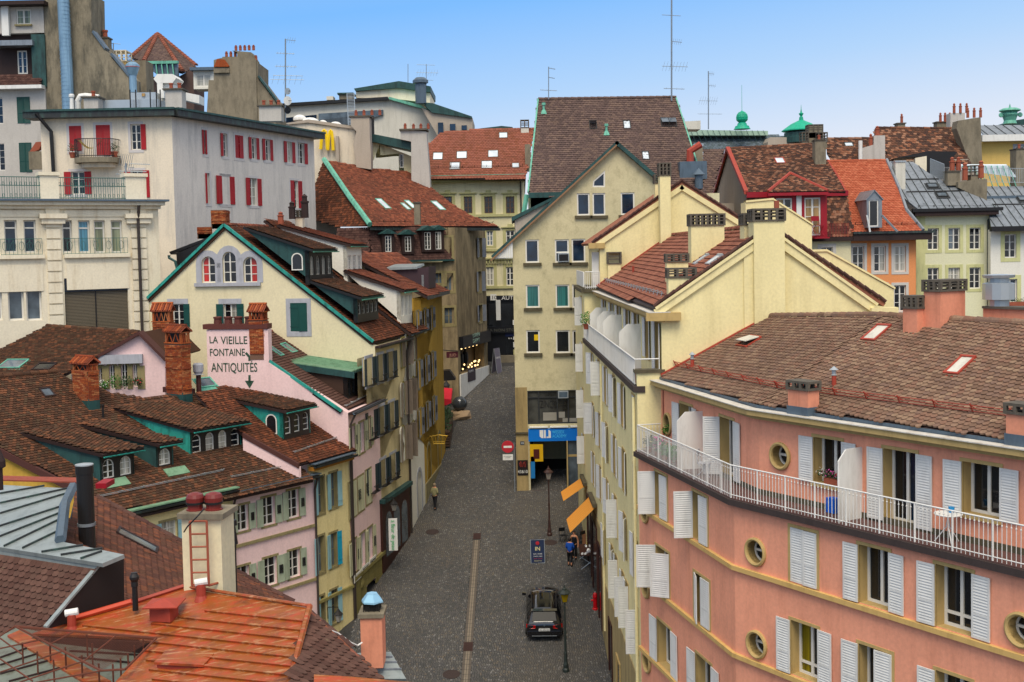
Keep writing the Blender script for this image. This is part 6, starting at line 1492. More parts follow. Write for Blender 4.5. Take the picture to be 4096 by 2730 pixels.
for x,y,r_,l,f_,mm in ((1030,790,.42,'tall leafy green plant on the sill of the second arched window in the pink gable',None,'leaf'),(1130,790,.38,'rounded dark green bush on the sill of the third arched window in the pink gable',None,'leafd'),(935,795,.24,'white flowering plant at the left end of the pink gable window sill','whitef','leaf'),(1235,770,.26,'red flowering plant at the right end of the pink gable window sill','redf','leafd')):
    p=onP(C('i',x,y),PG.A+PG.n*.25,PG.n);plant_bush('sill_plant',l,'plant',p,r_,mm,flowers=f_,group='plants on the pink gable window sill')
# ---------------------------------------------------------------- pink wall with the painted words, and third house behind it
h3=thing('house','tall pale pink house with brown tiled roof, green copper dormer and painted antiques sign','building',(-11,64,gz(64)))
TW=Wall(V((-8.8-8.2,61.95+8.2*.17,0))[:2],(-8.8,61.95));
def tw(k,x,y):return TW.h(k,x,y)
vg0,vg1=tw('j',385,560),tw('j',1040,1000)
TW.build(h3,[(tw('i',1855,660)[0],16),(TW.L,8),(TW.L,vg1[1]-.1),vg0,(tw('j',385,270)[0],vg0[1]+.05),(tw('j',385,270)[0],tw('i',1900,268)[1]),(tw('i',1850,268)[0],tw('i',1900,268)[1])],M['pinkl'],'gable_wall',.1,.5)
gl_=plain('dark_green_painted_letters','2f4a3a',.7,var=.05)
def wtext(k,x0,x1,ybot,ytop,s):
    a=tw(k,x0,ybot);b=tw(k,x1,ybot);t_=tw(k,x0,ytop);h_=t_[1]-a[1]
    text_on(h3,TW,a[0],a[1],.012,s,h_/.73,gl_,fit=b[0]-a[0],bold=.004,ext=.004)
    return h_
wtext('i',1875,1950,388,325,'LA');wtext('i',1980,2218,396,325,'VIEILLE');wtext('i',1878,2192,502,436,'FONTAINE')
def twx(u):return u
a0=TW.hit((900-121/2.2402,1200+645/2.2402));a1=TW.hit((900+292/2.2402,1200+650/2.2402));t0=TW.hit((900-121/2.2402,1200+562/2.2402))
text_on(h3,TW,a0[0],a0[1],.012,'ANTIQUITÉS',(t0[1]-a0[1])/.73,gl_,fit=a1[0]-a0[0],bold=.004,ext=.004)
mb=MB()
def seg(p,q,w_):
    P_,Q_=TW.pt(*p,.006),TW.pt(*q,.006);d=(Q_-P_).normalized();s_=TW.n.cross(d);mb.box(P_-s_*w_/2,Q_-P_,s_*w_,TW.n*.008)
p1_,p2_,p3_=tw('i',2203,475),tw('i',2236,512),tw('i',2236,547);seg(p1_,p2_,.13);seg(p2_,p3_,.13)
q1_,q2_=tw('i',2236,675),tw('i',2236,745);seg(q1_,q2_,.13)
w_=.26;c=q2_;mb.prism([TW.pt(c[0]-w_,c[1]+.12,.014),TW.pt(c[0]+w_,c[1]+.12,.014),TW.pt(c[0],c[1]-.3,.014)],-TW.n*.008);mb.build('painted_arrow',gl_,h3,kind=None)
c0,c1=tw('i',1835,265),tw('j',385,268);cpm=plain('dark_red_coping','5a2f28',.7,dirt='3a2420')
mb=MB();TW.box(mb,c0[0]-.08,c1[0]+.0,c0[1],c0[1]+.27,-.6,.08);mb.build('coping',cpm,h3)
for x in (1935,2030,2120,2215):p=TW.pt(tw('i',x,215)[0],c0[1]+.27,-.25);MB().lathe(p,[(.22,0),(.2,.28),(.24,.3),(.24,.38),(.15,.4)],10).build('chimney_pot',cpm,h3)
# brick stack on the wall
bo=TW.pt(tw('j',225,485)[0],tw('j',300,488)[1],.02);L_=tw('j',350,480)[0]-tw('j',228,480)[0]
brick_stack(h3,bo,TW.t*L_,-TW.n*.75,2.62,nb=300,bands=(.55,.95))
# roof of the third house
t3=V((.17,.985,0)).normalized();ez3=vg1[1]
F3=Wall((-8.8,61.95),(-7.8,67.7));ve=TW.pt(*vg1);vs_=TW.pt(*vg0)
rp3=(ve,(t3.cross(vs_-ve)).normalized());rp3=rp3 if rp3[1].z>0 else (ve,-rp3[1])
Q=roofpx(h3,rp3,[('j',1040,1005),('j',375,545),('j',385,290),('j',465,283),('j',800,500),('j',1310,800),('j',1430,870)],T['man'] if 0 else T['near'],.185,.2,'flat',300)
n3=rp3[1]
MB().tube([Q[0]+n3*.06,Q[1]+n3*.06],.1,4).build('copper_verge',M['copper3'],h3);ridge(h3,Q[2],Q[3],T['tan'],.13,.35)
dp=onP(C('j',1070,880),*rp3);cheekb=plain('brown_boarding','3d2a20',.75)
shed(h3,dp,-t3,'j',('j',560,575),('j',1095,655),('j',1070,872),3.6,t3,None,cheekb,5,fmat='black',roofmat=M['copperg'],gut='copper2',glist=('g_dark',),frame='dk_frame',wz=(.05,.8))
tp_=onP(C('j',560,575),dp,-t3);fp_=onP(C('j',1120,655),dp,-t3);u_=(fp_-tp_).normalized()
for i in range(9):p=tp_+t3*(.1+i*.44)+V((0,0,.2));MB().box(p-u_*.1,(fp_-tp_)+u_*.45,t3*.04,V((0,0,.06))).build('standing_seam',M['copperg'],h3)
MB().box(tp_-t3*.2+V((0,0,-.25)),(fp_-tp_)+u_*.3,t3*.06,V((0,0,.35))).build('dormer_fascia',M['copper2'],h3)
for q in (((400,430),(420,430),(505,505),(470,512)),((500,410),(540,405),(635,470),(590,480))):skylight(h3,rp3,[C('j',*z) for z in q],M['copper'],M['g_grey'])
p=onP(C('j',658,440),*rp3);MB().lathe(p,[(.14,0),(.1,.3),(.1,.5),(.2,.52),(.2,.66),(.1,.7)],8).build('vent_cowl',M['copper2'],h3)
snowrail(h3,onP(C('j',1080,965),*rp3),onP(C('j',1350,825),*rp3),n3,M['steel'],.16,rails=2)
F3.A.z=0;gutter(h3,V((*F3.A[:2],ez3-.05))+F3.n*.42-F3.t*.2,V((*F3.B[:2],ez3-.05))+F3.n*.42,.12,M['lead']);MB().box(V((*F3.A[:2],ez3-.2)),F3.B-F3.A,F3.n*.4,V((0,0,.12))).build('eaves_board',M['dkbrown'],h3)
pipe(h3,[F3.pt(.1,ez3-.2,.35),F3.pt(.1,ez3-.7,.1),F3.pt(.1,9,.1)],.06)
for q in ((1122,1130,1165,1400),(1200,1095,1248,1370),(1272,1060,1305,1320)):hwin(h3,F3,'j',*q,sh='shut_cr',gl='g_dark')
for q in ((840,215,884,452),(895,178,936,410),(948,135,986,362)):hwin(h3,F3,'o',*q,sh='shut_cr',l=2,r_=2)
for q in ((850,608,888,832),(912,560,947,790),(963,522,997,742)):hwin(h3,F3,'o',*q,sh='shut_cr',gl='g_grey')
zs3=F3.h('o',835,905)[1]
sgw=plain('sign_white','d8d6cc',.6)
for x,y,s in ((880,855,'EPILATION'),(932,800,'ONGLERIE'),(983,748,'ESTHETIQUE')):
    a,z=F3.h('o',x,y);mb=MB();F3.box(mb,a-.62,a+.62,z-.2,z+.2,.1,.14);o=mb.build('sign_board',sgw,h3);text_on(o,F3,a,z-.1,.145,s,.28,M['black'],fit=1.05,align='CENTER')
ag=F3.h('o',915,1200)[0];ar=(F3.L*.25,F3.L*.9,gz(64),zs3-.9);F3.holes.append(archpts(*ar,10,.8));
F3.build(h3,[(0,zs3),(0,8),(F3.L,8),(F3.L,ez3-.1),(0,ez3-.1)],M['pinkl'],'wall',.3,.5)
# the arcade is faced with green sandstone blocks
sb=MB();FA=F3;row_h=.38;z=gz(62);cs=(ar[0]+ar[1])/2;rr3=(ar[1]-ar[0])/2+.05;zc3=ar[3]-rr3*.8
bme=cached('sandblock',lambda:MB().bx(0,1,-.05,.02,0,1).mesh('stone',M['sandst']));i=0
while z<zs3-.1:
    s_=-(i%2)*.35
    while s_<F3.L:
        a0,a1=max(0,s_),min(F3.L,s_+.7);zm=z+row_h/2
        def cl(a):return ar[0]-.05<a<ar[1]+.05 and (zm<zc3 or ((a-cs)/rr3)**2+((zm-zc3)/(rr3*.8))**2<1)
        if a1-a0>.1 and not (cl(a0+.02) and cl(a1-.02)):
            if cl((a0+a1)/2):
                if cl(a0+.02):a0=(a0+a1)/2+.1
                else:a1=(a0+a1)/2-.1
            if a1-a0>.1:inst('stone',bme,h3,F3.mat(a0+.008,z+.008,.0)@Matrix.Diagonal((a1-a0-.016,1,row_h-.016,1)))
        s_+=.7
    z+=row_h;i+=1
mb=MB();F3.box(mb,0,F3.L,zs3-.05,zs3+.14,0,.16);mb.build('string_course',M['sandst'],h3)
mb=MB();F3.box(mb,ar[0]-.1,ar[1]+.1,ar[2]-1,ar[3]+.1,-.9,-.6);mb.build('arch_shop_glass',glass('dim_shop_glass','2c2c30',var=.7),h3)
a,z=F3.h('o',920,905);MB().lathe(F3.pt(a,z,.06),[(.3,0),(.26,.05),(.1,.1)],9,0,F3.n).build('carved_head',M['sandst'],h3)
# ---------------------------------------------------------------- second house (yellow)
h2=thing('house','narrow pale yellow house with pale blue shutters, one bright turquoise, and an arched copper dormer','building',(-9.5,60.5,gz(60)))
F2w=Wall((-10.2,59.05),(-8.8,61.95));t2=F2w.t;zE2=F2w.h('j',760,1462)[1]
zE2=19.55;e2u=-F2w.n+V((0,0,.68));rp2=(F2w.pt(0,zE2,.3),t2.cross(e2u).normalized());rp2=rp2 if rp2[1].z>0 else (rp2[0],-rp2[1])
Q=roofpx(h2,rp2,[('j',660,1480),('j',160,1205),('j',-100,1020),('i',1760,850),('j',0,780),('j',400,850),('j',830,1100),('j',1000,1270),('j',1185,1345)],T['old2'],.175,.155,'beaver',250)
MB().prism([Q[0]+V((0,-.05,-.1)),Q[1]+V((0,-.05,-.1)),Q[1]+V((0,-.05,-1.4)),Q[0]+V((0,-.05,-.9))],V((.1,.1,0))).build('party_wall',M['pinkl'],h2)
MB().box(Q[0]+V((0,-.1,-.16)),Q[1]-Q[0],V((.05,.12,0)),V((0,0,.24))).build('verge_board',bpy.data.materials['red_brown_verge'],h2)
dp=onP(C('j',505,1255),*rp2)
shed(h2,dp,-t2,'j',('i',1800,855),('j',520,1012),('j',508,1248),2.3,t2,T['old'],M['copper3'],3,glist=('g_dark',),gut='copper3',sidewin=(('j',418,1110),1),nind=200)
snowrail(h2,onP(C('j',620,1380),*rp2),onP(C('j',985,1252),*rp2),rp2[1],M['steel'],.16,rails=2)
gutter(h2,F2w.pt(-.5,zE2-.08,.45),F2w.pt(F2w.L,zE2-.08,.45),.13,M['gutter']);MB().box(F2w.pt(-.5,zE2-.02,.08),F2w.t*(F2w.L+.5),F2w.n*.4,V((0,0,.05))).build('lead_sheet',M['lead'],h2)
MB().box(F2w.pt(-.45,zE2-.35,.0),F2w.t*(F2w.L+.4),F2w.n*.35,V((0,0,.2))).build('eaves_board',plain('orange_brown_eaves','9a6a30',.7),h2)
for q,rm in (((622,185,668,432),None),((708,152,757,392),None),((622,582,670,832),None),((708,560,757,790),'shut_tq'),((640,985,670,1240),None),((712,942,760,1172),None)):
    hwin(h2,F2w,'o',*q,sh='shut_bl',kd='plank',gl='g_grey',fr='olive_st',rows=2,rm=rm,l=172,r_=172 if q[0]>650 else None)
F2w.build(h2,[(0,8),(F2w.L,8),(F2w.L,zE2-.15),(0,zE2-.15)],M['yel'],'wall',.28,.4,M['olive_st'])
pipe(h2,[F2w.pt(F2w.L-.04,zE2-.2,.1),F2w.pt(F2w.L-.04,8,.1)],.05);mb=MB();F2w.box(mb,-.05,F2w.L,12.3,12.45,0,.14);mb.build('string_course',M['sandst'],h2)
# ---------------------------------------------------------------- big cream gable house
hb=thing('house','cream gabled house with turquoise copper edges, three arched attic windows and dark green shutters','building',(-14,69,gz(68)))
GB=Wall((-21.9,70.0),(-7.9,67.2));gdir=V((.2,1,0)).normalized()
for x0,x1,y0,gl in ((1808,1928,955,('c_red','g_dark')),(1995,2115,912,('g_dark','g_dark'))):
    r=GB.rect('e',x0,y0,x1,1190);window(hb,GB,r,2,3,rec=.18,fw=.06,mun=.04,arch=True,glist=list(gl),sur=('grey_s',.36))
r=GB.rect('f',165,958,288,1190);window(hb,GB,r,2,3,rec=.18,fw=.06,mun=.04,arch=True,glist=['g_dark','c_red'],sur=('grey_s',.36))
r=GB.rect('e',1750,1190,2340,1222);mb=MB();GB.box(mb,r[0],r[1],r[2],r[3],0,.16);mb.build('sill',M['grey_s'],hb)
SG=('grey_s',.3,.0)
window(hb,GB,GB.rect('i',1545,36,1648,245),2,3,rec=.18,sur=SG,sh=[('L',178,'shut_dg','plank'),('R',178,'shut_dg','plank')])
window(hb,GB,GB.rect('i',2005,36,2125,240),2,3,rec=.18,sur=SG,sh=[('L',178,'shut_dg','plank'),('R',178,'shut_dg','plank')])
window(hb,GB,GB.rect('j',587,28,735,283),2,3,rec=.18,sur=('grey_s',.26,.3),sh=[('L',2,'shut_dg','plank'),('R',2,'shut_dg','plank')])
pk_=GB.h('e',2015,690);lf_=GB.h('e',1330,1345);rt_=GB.h('j',1300,400)
GB.build(hb,[(0,15),(GB.L,15),(GB.L,rt_[1]-.1),(rt_[0],rt_[1]),pk_,lf_,(0,lf_[1]-.2)],M['cream'],'gable_wall',.2,.5)
PK=GB.pt(*pk_,.1);LF=GB.pt(*lf_,.1);RT=GB.pt(*GB.h('j',1335,392),.1)
for a,b in ((PK,LF),(PK,RT)):MB().tube([a+V((0,0,.12)),b+V((0,0,.12))],.11,4).build('copper_verge',M['copper3'],hb)
nR=gdir.cross(RT-PK).normalized();nR=nR if nR.z>0 else -nR;rpR=(PK+V((0,0,.08)),nR)
back=gdir*6.4
deck(hb,[PK+V((0,0,.05)),RT+V((0,0,.05)),RT+back+V((0,0,.05)),PK+back+V((0,0,.05))],M['dkbrown'],.15);tiles(hb,[PK+V((0,0,.06)),RT+V((0,0,.06)),RT+back+V((0,0,.06)),PK+back+V((0,0,.06))],PK-RT,T['old2'],.19,.17,'beaver',300)
deck(hb,[PK,LF,LF+back*1.5,PK+back*1.5],T['old'],.15);ridge(hb,PK+V((0,0,.1)),PK+back*1.1+V((0,0,.1)),T['tan'],.14,.4)
np_=-gdir
def hbd(tip,top,bot,wd,nw,off_=.35,**kw):
    p=V((*GB.B[:2],20))+gdir*off_;return shed(hb,p,np_,'f',tip,top,bot,wd,gdir,T['old'],M['copper2'],nw,fascia='black',**kw)
hbd(('f',190,722),('f',750,905),('f',735,1165),3.9,4,sidewin=(('f',648,1000),1),glist=('c_white','g_dark'),frame='c_white',gut='copper')
hbd(('f',790,1205),('f',1185,1335),('j',1155,160),3.9,5,glist=('g_dark',),frame='c_white',gut='copper')
# left dormer in the shade
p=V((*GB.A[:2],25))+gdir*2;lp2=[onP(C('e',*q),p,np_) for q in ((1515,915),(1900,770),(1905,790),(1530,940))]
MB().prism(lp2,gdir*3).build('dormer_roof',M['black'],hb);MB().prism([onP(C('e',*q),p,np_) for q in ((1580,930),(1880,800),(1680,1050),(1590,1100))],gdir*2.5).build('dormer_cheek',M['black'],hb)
p1=[onP(C('e',*q),p-gdir,np_) for q in ((1515,945),(1515,968),(1570,1000),(1592,1085))];MB().tube(p1,.09,6).build('copper_pipe',M['copper2'],hb)
MB().prism([onP(C('e',*q),p,np_) for q in ((1330,1260),(1460,1205),(1460,1225),(1340,1340))],gdir*3).build('lower_roof',T['old'],hb)
# brick stacks behind the ridge
for q0,q1,top in ((('e',1900,665),('e',2015,790),540),(('e',1775,755),('e',1890,820),690)):
    a,b=atY(C(*q0),72.5),atY(C(*q1),72.5);s_=MB().box((a.x,72.5,b.z),(b.x-a.x,0,0),(0,1,0),(0,0,a.z-b.z)).build('chimney',M['grey_w'],hb)
    tz=zofv(C('e',1900,top),72.5);brick_stack(hb,V((a.x-.05,72.5,a.z)),V((b.x-a.x+.1,0,0)),V((0,1.1,0)),tz-a.z,nb=120,roof=False,bands=(.2,))
# third brick stack (in front of the gable, left)
o3=atY(C('i',1375,470),65);w3=atY(C('i',1530,470),65).x-o3.x;brick_stack(hb,V((o3.x,65,o3.z-1)),V((w3,0,0)),V((0,.8,0)),zofv(C('i',1440,15),65)-o3.z+1,nb=300,bands=(.3,.9))
MB().bx(o3.x-.05,o3.x+w3+.05,64.95,65.9,14,o3.z-1).build('stack_base',M['cream2'],hb)
# street front of the cream house
F4=Wall((-7.9,67.2),(-6.65,73.4));ez4=24.75
rows4=[F4.rect('j',1365,490,1416,730)[2:],F4.rect('j',1382,950,1437,1195)[2:],F4.rect('j',1392,1430,1440,1660)[2:]]
cols4=[F4.rect('j',a,600,b,650)[:2] for a,b in ((1262,1318),(1366,1416),(1458,1508))]
for z0,z1 in rows4:
    for s0,s1 in cols4:
        z1_=max(z0,z1);z0_=min(z0,z1);window(hb,F4,(s0,s1,z0_,z1_),2,2,gl='g_grey',frame='grey_s',rec=.2,sur=('grey_s',.16,.16),sh=[('L',174,'shut_bk','louvre'),('R',174,'shut_bk','louvre')])
        b=MB();F4.box(b,s0,s1,z0_+.0,z0_+.03,.05,.35)
        for i in range(6):b.tube([F4.pt(s0+(s1-s0)*i/5,z0_,.3),F4.pt(s0+(s1-s0)*(5-i)/5,z0_+.42,.3)],.015,4)
        b.tube([F4.pt(s0,z0_+.42,.3),F4.pt(s1,z0_+.42,.3)],.018,4);b.build('window_rail',M['black'],hb)
g4=gz(68);F4.build(hb,[(0,g4),(F4.L,g4),(F4.L,ez4),(0,ez4)],M['cream2'],'wall',.2,.5)
gutter(hb,F4.pt(-.1,ez4,.35),F4.pt(F4.L,ez4,.35),.13,M['gutter']);MB().box(F4.pt(0,ez4-.12,0),F4.t*F4.L,F4.n*.35,V((0,0,.12))).build('eaves_board',M['dkbrown'],hb)
pipe(hb,[F4.pt(F4.L-.25,ez4,.35),F4.pt(F4.L-.2,ez4-.8,.1),F4.pt(F4.L-.2,gz(73),.1)],.075)
sz=F4.h('o',1090,320)[1]
mb=MB();F4.box(mb,.05,F4.L-.5,sz-.1,sz+.12,0,.35);mb.build('shop_cornice',M['copper2'],hb)
mb=MB();F4.box(mb,.1,F4.L-.6,g4,sz-.1,0,.14);shp=mb.build('shopfront',M['brownwood'],hb)
for s_ in (.7,2.3,3.9):
    a=(s_,s_+1.25,gz(69)+.6,sz-.8);mb=MB();pts=archpts(*a);mb.add([F4.pt(x,z,.15) for x,z in pts],[tuple(range(len(pts)))]);mb.build('pane',M['g_grey'],shp)
# ---------------------------------------------------------------- white house with shed dormers
h5=thing('house','narrow cream white house with white sided roof dormers, taupe shutters and an arched brown door','building',(-8,76,gz(75)))
F5=Wall((-6.65,73.4),(-6.05,78.0));ez5=25.0
for (y0,y1,ar_) in ((345,600,0),(735,1045,1),(1130,1450,1)):
    for i,(a,b) in enumerate(((1585,1612),(1630,1655),(1672,1698))):
        r=F5.rect('j',a+i*2,y0-i*22,b+i*2,y1-i*30);window(h5,F5,r,2,2,rec=.15,gl='g_grey',frame='shut_br',arch=bool(ar_),sur=('sandst',.1),sh=[('L',2 if i!=1 else 100,'shut_br'),('R',2 if i<2 else 174,'shut_br')] if not ar_ else [('L',120 if i else 175,'shut_br'),('R',170,'shut_br')])
r=F5.rect('o',1228,150,1288,410);ds=F5.L*.62;window(h5,F5,(ds-.65,ds+.65,gz(76),gz(76)+2.9),1,1,rec=.3,frame='br_frame',gl='c_ochre' if 0 else 'g_dark',arch=True,sur=('grey_s',.25))
mb=MB();pts=archpts(ds-.62,ds+.62,gz(76),gz(76)+2.85);mb.prism([F5.pt(a,z,-.2) for a,z in pts],-F5.n*.05);mb.build('door',M['reddoor'],h5)
F5.build(h5,[(0,11.5),(F5.L,11.5),(F5.L,ez5),(0,ez5)],M['white_w'],'wall',.2,.5)
gd5=gdir;base5=V((-6.65,73.5,20));
slR=(F5.pt(0,ez5,.3),V((0,0,0)))
u5=(PK-RT).normalized();n5=gdir.cross(u5).normalized();n5=n5 if n5.z>0 else -n5;rp5=(F5.pt(0,ez5,.3),n5)
A_=F5.pt(-.2,ez5,.35);B_=F5.pt(F5.L+.2,ez5,.35);deck(h5,[A_,B_,B_+u5*12,A_+u5*12],M['dkbrown'],.15);tiles(h5,[A_,B_,B_+u5*12,A_+u5*12],u5,T['old2'],.2,.18,'beaver',60)
gutter(h5,A_+V((.1,0,0)),B_+V((.1,0,0)),.13,M['gutter'])
def wd5(tip,top,bot,wd,nw,off_,**kw):
    p=V((-6.9,73.4,20))+gdir*off_;return shed(h5,p,np_,'f',tip,top,bot,wd,gdir,T['tan'],M['white_w'],nw,fmat=M['white_w'],arch=False,frame='w_frame',fascia='dkbrown',**kw)
wd5(('f',490,700),('f',1090,862),('f',1075,1160),2.9,3,.25,gut='copper',glist=('c_white',),wz=(.22,.72));wd5(('f',1085,1105),('f',1570,1270),('f',1545,1535),2.6,3,.3,gut='copper',glist=('c_white',),wz=(.15,.85))
# stack cluster on the white house ridge
for q0,q1,m_,pots in ((('f',625,540),('f',695,620),'stone',0),):simple_stack(h5,C(*q0),C(*q1),77,.8,M['stone'],.5,n=2)
for x,y,h_,r_ in ((603,620,1.0,.22),(718,610,1.35,.24),(500,665,.7,.2)):potrow(h5,C('f',x,y),76.5,1,.3,r_,h_,'dkbrown' if x!=500 else 'terra')
# ---------------------------------------------------------------- yellow house
h6=thing('house','strong yellow house with grey blue shutters and a wrought iron crown sign','building',(-6,83,gz(82)))
F6=Wall((-6.05,78.0),(-5.25,88.3));ez6=27.05
zr6=[]
for (y0,y1) in ((80,275),(500,740),(925,1160)):r=F6.rect('j',1790,y0,1830,y1);zr6.append((r[2],r[3]))
c6=[F6.rect('j',a,600,b,640)[:2] for a,b in ((1728,1748),(1790,1816),(1852,1872))]
for z0,z1 in zr6:
    for s0,s1 in c6:c_=(s0+s1)/2;window(h6,F6,(c_-.55,c_+.55,z0,z1),2,2,rec=.15,gl='g_dark',frame='olive_st',sur=('olive_st',.13,.13),sh=[('L',172,'shut_gr','part'),('R',172,'shut_gr','part')])
for z0 in (gz(82)+.3,):
    for s_ in (2.0,7.2):window(h6,F6,(s_-.8,s_+.8,z0,z0+2.7),2,2,rec=.25,gl='g_dark',frame='dk_frame',arch=True,sur=('olive_st',.2))
F6.build(h6,[(0,12),(F6.L,12),(F6.L,ez6),(0,ez6)],M['yel2'],'wall',.2,.5);MB().prism([F6.pt(0,12),F6.pt(0,ez6),F6.pt(0,ez6,-8),F6.pt(0,12,-8)],V((0,.4,0))).build('side_wall',M['yel2'],h6)
mb=MB();F6.box(mb,0,F6.L,12,gz(84)+.3,0,.08);mb.build('plinth',M['olive_st'],h6)
A_=F6.pt(-.3,ez6+.1,.5);B_=F6.pt(F6.L+.3,ez6+.1,.5);u6=V((-.93,.1,.5)).normalized();deck(h6,[A_,B_,B_+u6*6,A_+u6*6],M['dkbrown'],.15);tiles(h6,[A_,B_,B_+u6*6,A_+u6*6],u6,T['tan'],.22,.2,'beaver',60)
MB().box(A_+V((0,0,-.2)),B_-A_,V((.08,0,0)),V((0,0,.25))).build('gutter',M['gutter'],h6)
# upper dark dormer with the silver roof of the yellow house
MB().prism([atY(C('f',*q),82) for q in ((1450,1070),(1720,1060),(1760,1060),(1825,1045),(1825,1245),(1755,1250),(1740,1210),(1560,1170))],V((.3,3,0))).build('dormer',plain('plum_cladding','3a2a30',.6),h6)
MB().prism([atY(C('f',*q),81.8) for q in ((1448,1055),(1715,1050),(1722,1068),(1470,1078))],V((.3,3,.2))).build('dormer_roof',M['zinc'],h6);
dq=Wall(atY(C('f',1755,1150),81.9)[:2],atY(C('f',1822,1150),82.4)[:2]);mb=MB();r=dq.rect('f',1760,1120,1815,1242)
for i in range(10):dq.box(mb,r[0],r[1],r[2]+(r[3]-r[2])*i/10,r[2]+(r[3]-r[2])*(i+.8)/10,.02,.07)
mb.build('roller_shutter',M['steel'],h6)
rpy=plane3(atY(C('f',1260,930),84),atY(C('f',1555,935),88),atY(C('f',1450,1170),80));roofpx(h6,rpy,[('f',1255,925),('f',1555,930),('f',1720,1055),('f',1740,1180),('f',1300,1080),('f',1258,1050)],T['tan'],.24,.22,'beaver',60)
# crown sign
a,z=F6.h('j',1800,1290);cr=MB();P_=F6.pt(a,z,.9);gold=plain('gilded_iron','a8883c',.4,.5)
for i in range(5):t=(i-2)/2;cr.tube([P_+V((t*.35,0,0)),P_+V((t*.5,0,.45)),P_+V((t*.62,0,.55))],.03,5)
cr.tube([P_+V((-.38,0,0)),P_+V((.38,0,0))],.045,5);cr.tube([P_+V((-.4,0,.12)),P_+V((.4,0,.12))],.03,5);cr.tube([F6.pt(a,z+.2,0),P_+V((-.6,0,.5)),P_+V((0,0,.6)),P_+V((.6,0,.5))],.025,5)
tag(cr.build('crown_sign',gold),'gilded wrought iron crown sign hanging on the yellow house above its arched window','sign')
# ================================================================= tan corner house with the big red roof
ht=thing('house','stained tan corner house with a huge red tiled hip roof over a dark mansard','building',(-8,103,gz(100)))
E1=atY(C('f',1300,682),97);E2=atY(C('g',440,692),107);R1=atY(C('f',890,108),105.5);EZ=32.4
tpn=plane3(E1,E2,R1)
TQ=roofpx(ht,tpn,[('f',1300,682),('f',890,100),('f',1040,120),('f',1320,170),('f',1640,200),('f',1850,345),('g',0,478),('g',200,600),('g',442,690),('g',0,690),('f',1980,690)],T['tan'],.25,.22,'beaver',300)
E0b=atY(C('f',750,605),103);lpn=plane3(TQ[0],TQ[1],E0b)
LQ=roofpx(ht,lpn,[('f',1300,682),('f',890,100),('f',865,150),('f',790,400),('f',745,610),('f',1000,685)],T['old2'],.25,.22,'beaver',150)
MB().tube([TQ[0]+V((0,-.1,.12)),onP(C('f',1120,440),*tpn)+V((0,-.1,.14)),TQ[1]+V((0,-.1,.12))],.24,6).build('copper_hip',M['copper'],ht)
gable(ht,'f',[(735,600),(1020,600),(1020,1000),(735,1000)],103.6,1,M['taupe'],'rear_wall')
m0=Wall(atY(C('f',1000,800),98.5)[:2],atY(C('f',1290,800),97.6)[:2]);m1=Wall(atY(C('f',1290,800),97.6)[:2],atY(C('f',1985,800),101.5)[:2])
mzt,mzb=E1.z-.2,zofv(C('f',1300,1000),97.4)
for W_,bb,ni in ((m0,None,0),(m1,None,250)):
    a,b=W_.pt(0,mzt,-.15),W_.pt(W_.L,mzt,-.15);c,d=W_.pt(W_.L+.25,mzb,.55),W_.pt(0,mzb,.55)
    deck(ht,[a,b,c,d],M['dkbrown'],.2);tiles(ht,[a,b,c,d],V((0,0,1)),T['man'],.22,.2,'beaver',ni)
for (x0,y0,x1,y1) in ((1442,770,1485,915),(1618,775,1662,912),(1795,738,1838,895),(1893,735,1932,892)):
    dw=m1.off(.62);r=dw.rect('f',x0-6,y0,x1+8,y1);window(ht,dw,r,2,4,rec=.1,fw=.07,gl='g_dark')
    zt2=r[3]+.15;s0,s1=r[0]-.25,r[1]+.25;dw.holes=dw.holes[-1:];dw.build(ht,[(s0,r[2]-.2),(s1,r[2]-.2),(s1,zt2),(s0,zt2)],M['dkbrown'],'dormer',.1,1.3)
    c_=(s0+s1)/2;mb=MB();mb.prism([dw.pt(s0-.25,zt2,.2),dw.pt(c_,zt2+.42,.2),dw.pt(s1+.25,zt2,.2)],-dw.n*1.5);mb.build('dormer_roof',M['copper2'],ht)
MB().box(m1.pt(-.2,mzb-.12,.3),m1.t*(m1.L+.5),m1.n*.5,V((0,0,.14))).build('gutter',M['copper2'],ht);MB().box(TQ[0]+V((0,0,-.35)),V(TQ[8])-V(TQ[0]),V((.1,.5,0)),V((0,0,.25))).build('eaves',M['gutter'],ht)
WF=Wall(atY(C('f',1000,1200),98.5)[:2],(-4.75,101.2));WS=Wall((-4.75,101.2),(-2.35,109.5))
for q in ((2015,790,2062,950),(2025,1110,2065,1260),(2025,1415,2065,1568)):r=WF.rect('f',*q[:2],q[2],q[3]);
for k,q in (('f',(1985,785,2030,955)),('f',(2025,1105,2066,1262)),('j',(2020,70,2068,215))):
    r=WF.rect(k,*q);s1=min(r[1],WF.L-.25);window(ht,WF,(s1-.85,s1,r[2],r[3]),2,2,rec=.25,frame='olive_st',gl='g_grey',sur=('olive_st',.2,.25))
for k,q in (('f',(1875,1105,1930,1200)),):r=WF.rect(k,*q);window(ht,WF,(r[0],r[0]+.9,r[2],r[3]),2,2,rec=.25,frame='olive_st',gl='g_grey',sur=('olive_st',.2,.25))
gH=18.0
WF.build(ht,[(0,15),(WF.L,15),(WF.L,EZ-.2),(WF.L-.6,EZ-.2),(WF.L-.6,mzb-.2),(0,mzb-.2)],M['tan'],'wall',.25,.5)
for k,q in (('g',(248,790,290,965)),('g',(250,1090,280,1270)),('g',(252,1390,292,1540))):
    r=WS.rect(k,*q);c_=(r[0]+r[1])/2;window(ht,WS,(c_-.6,c_+.6,r[2],r[3]),2,2,rec=.2,gl='g_dark',frame='olive_st',sh=[('L',172,'shut_gr'),('R',160,'shut_gr')],sur=('olive_st',.12,.2))
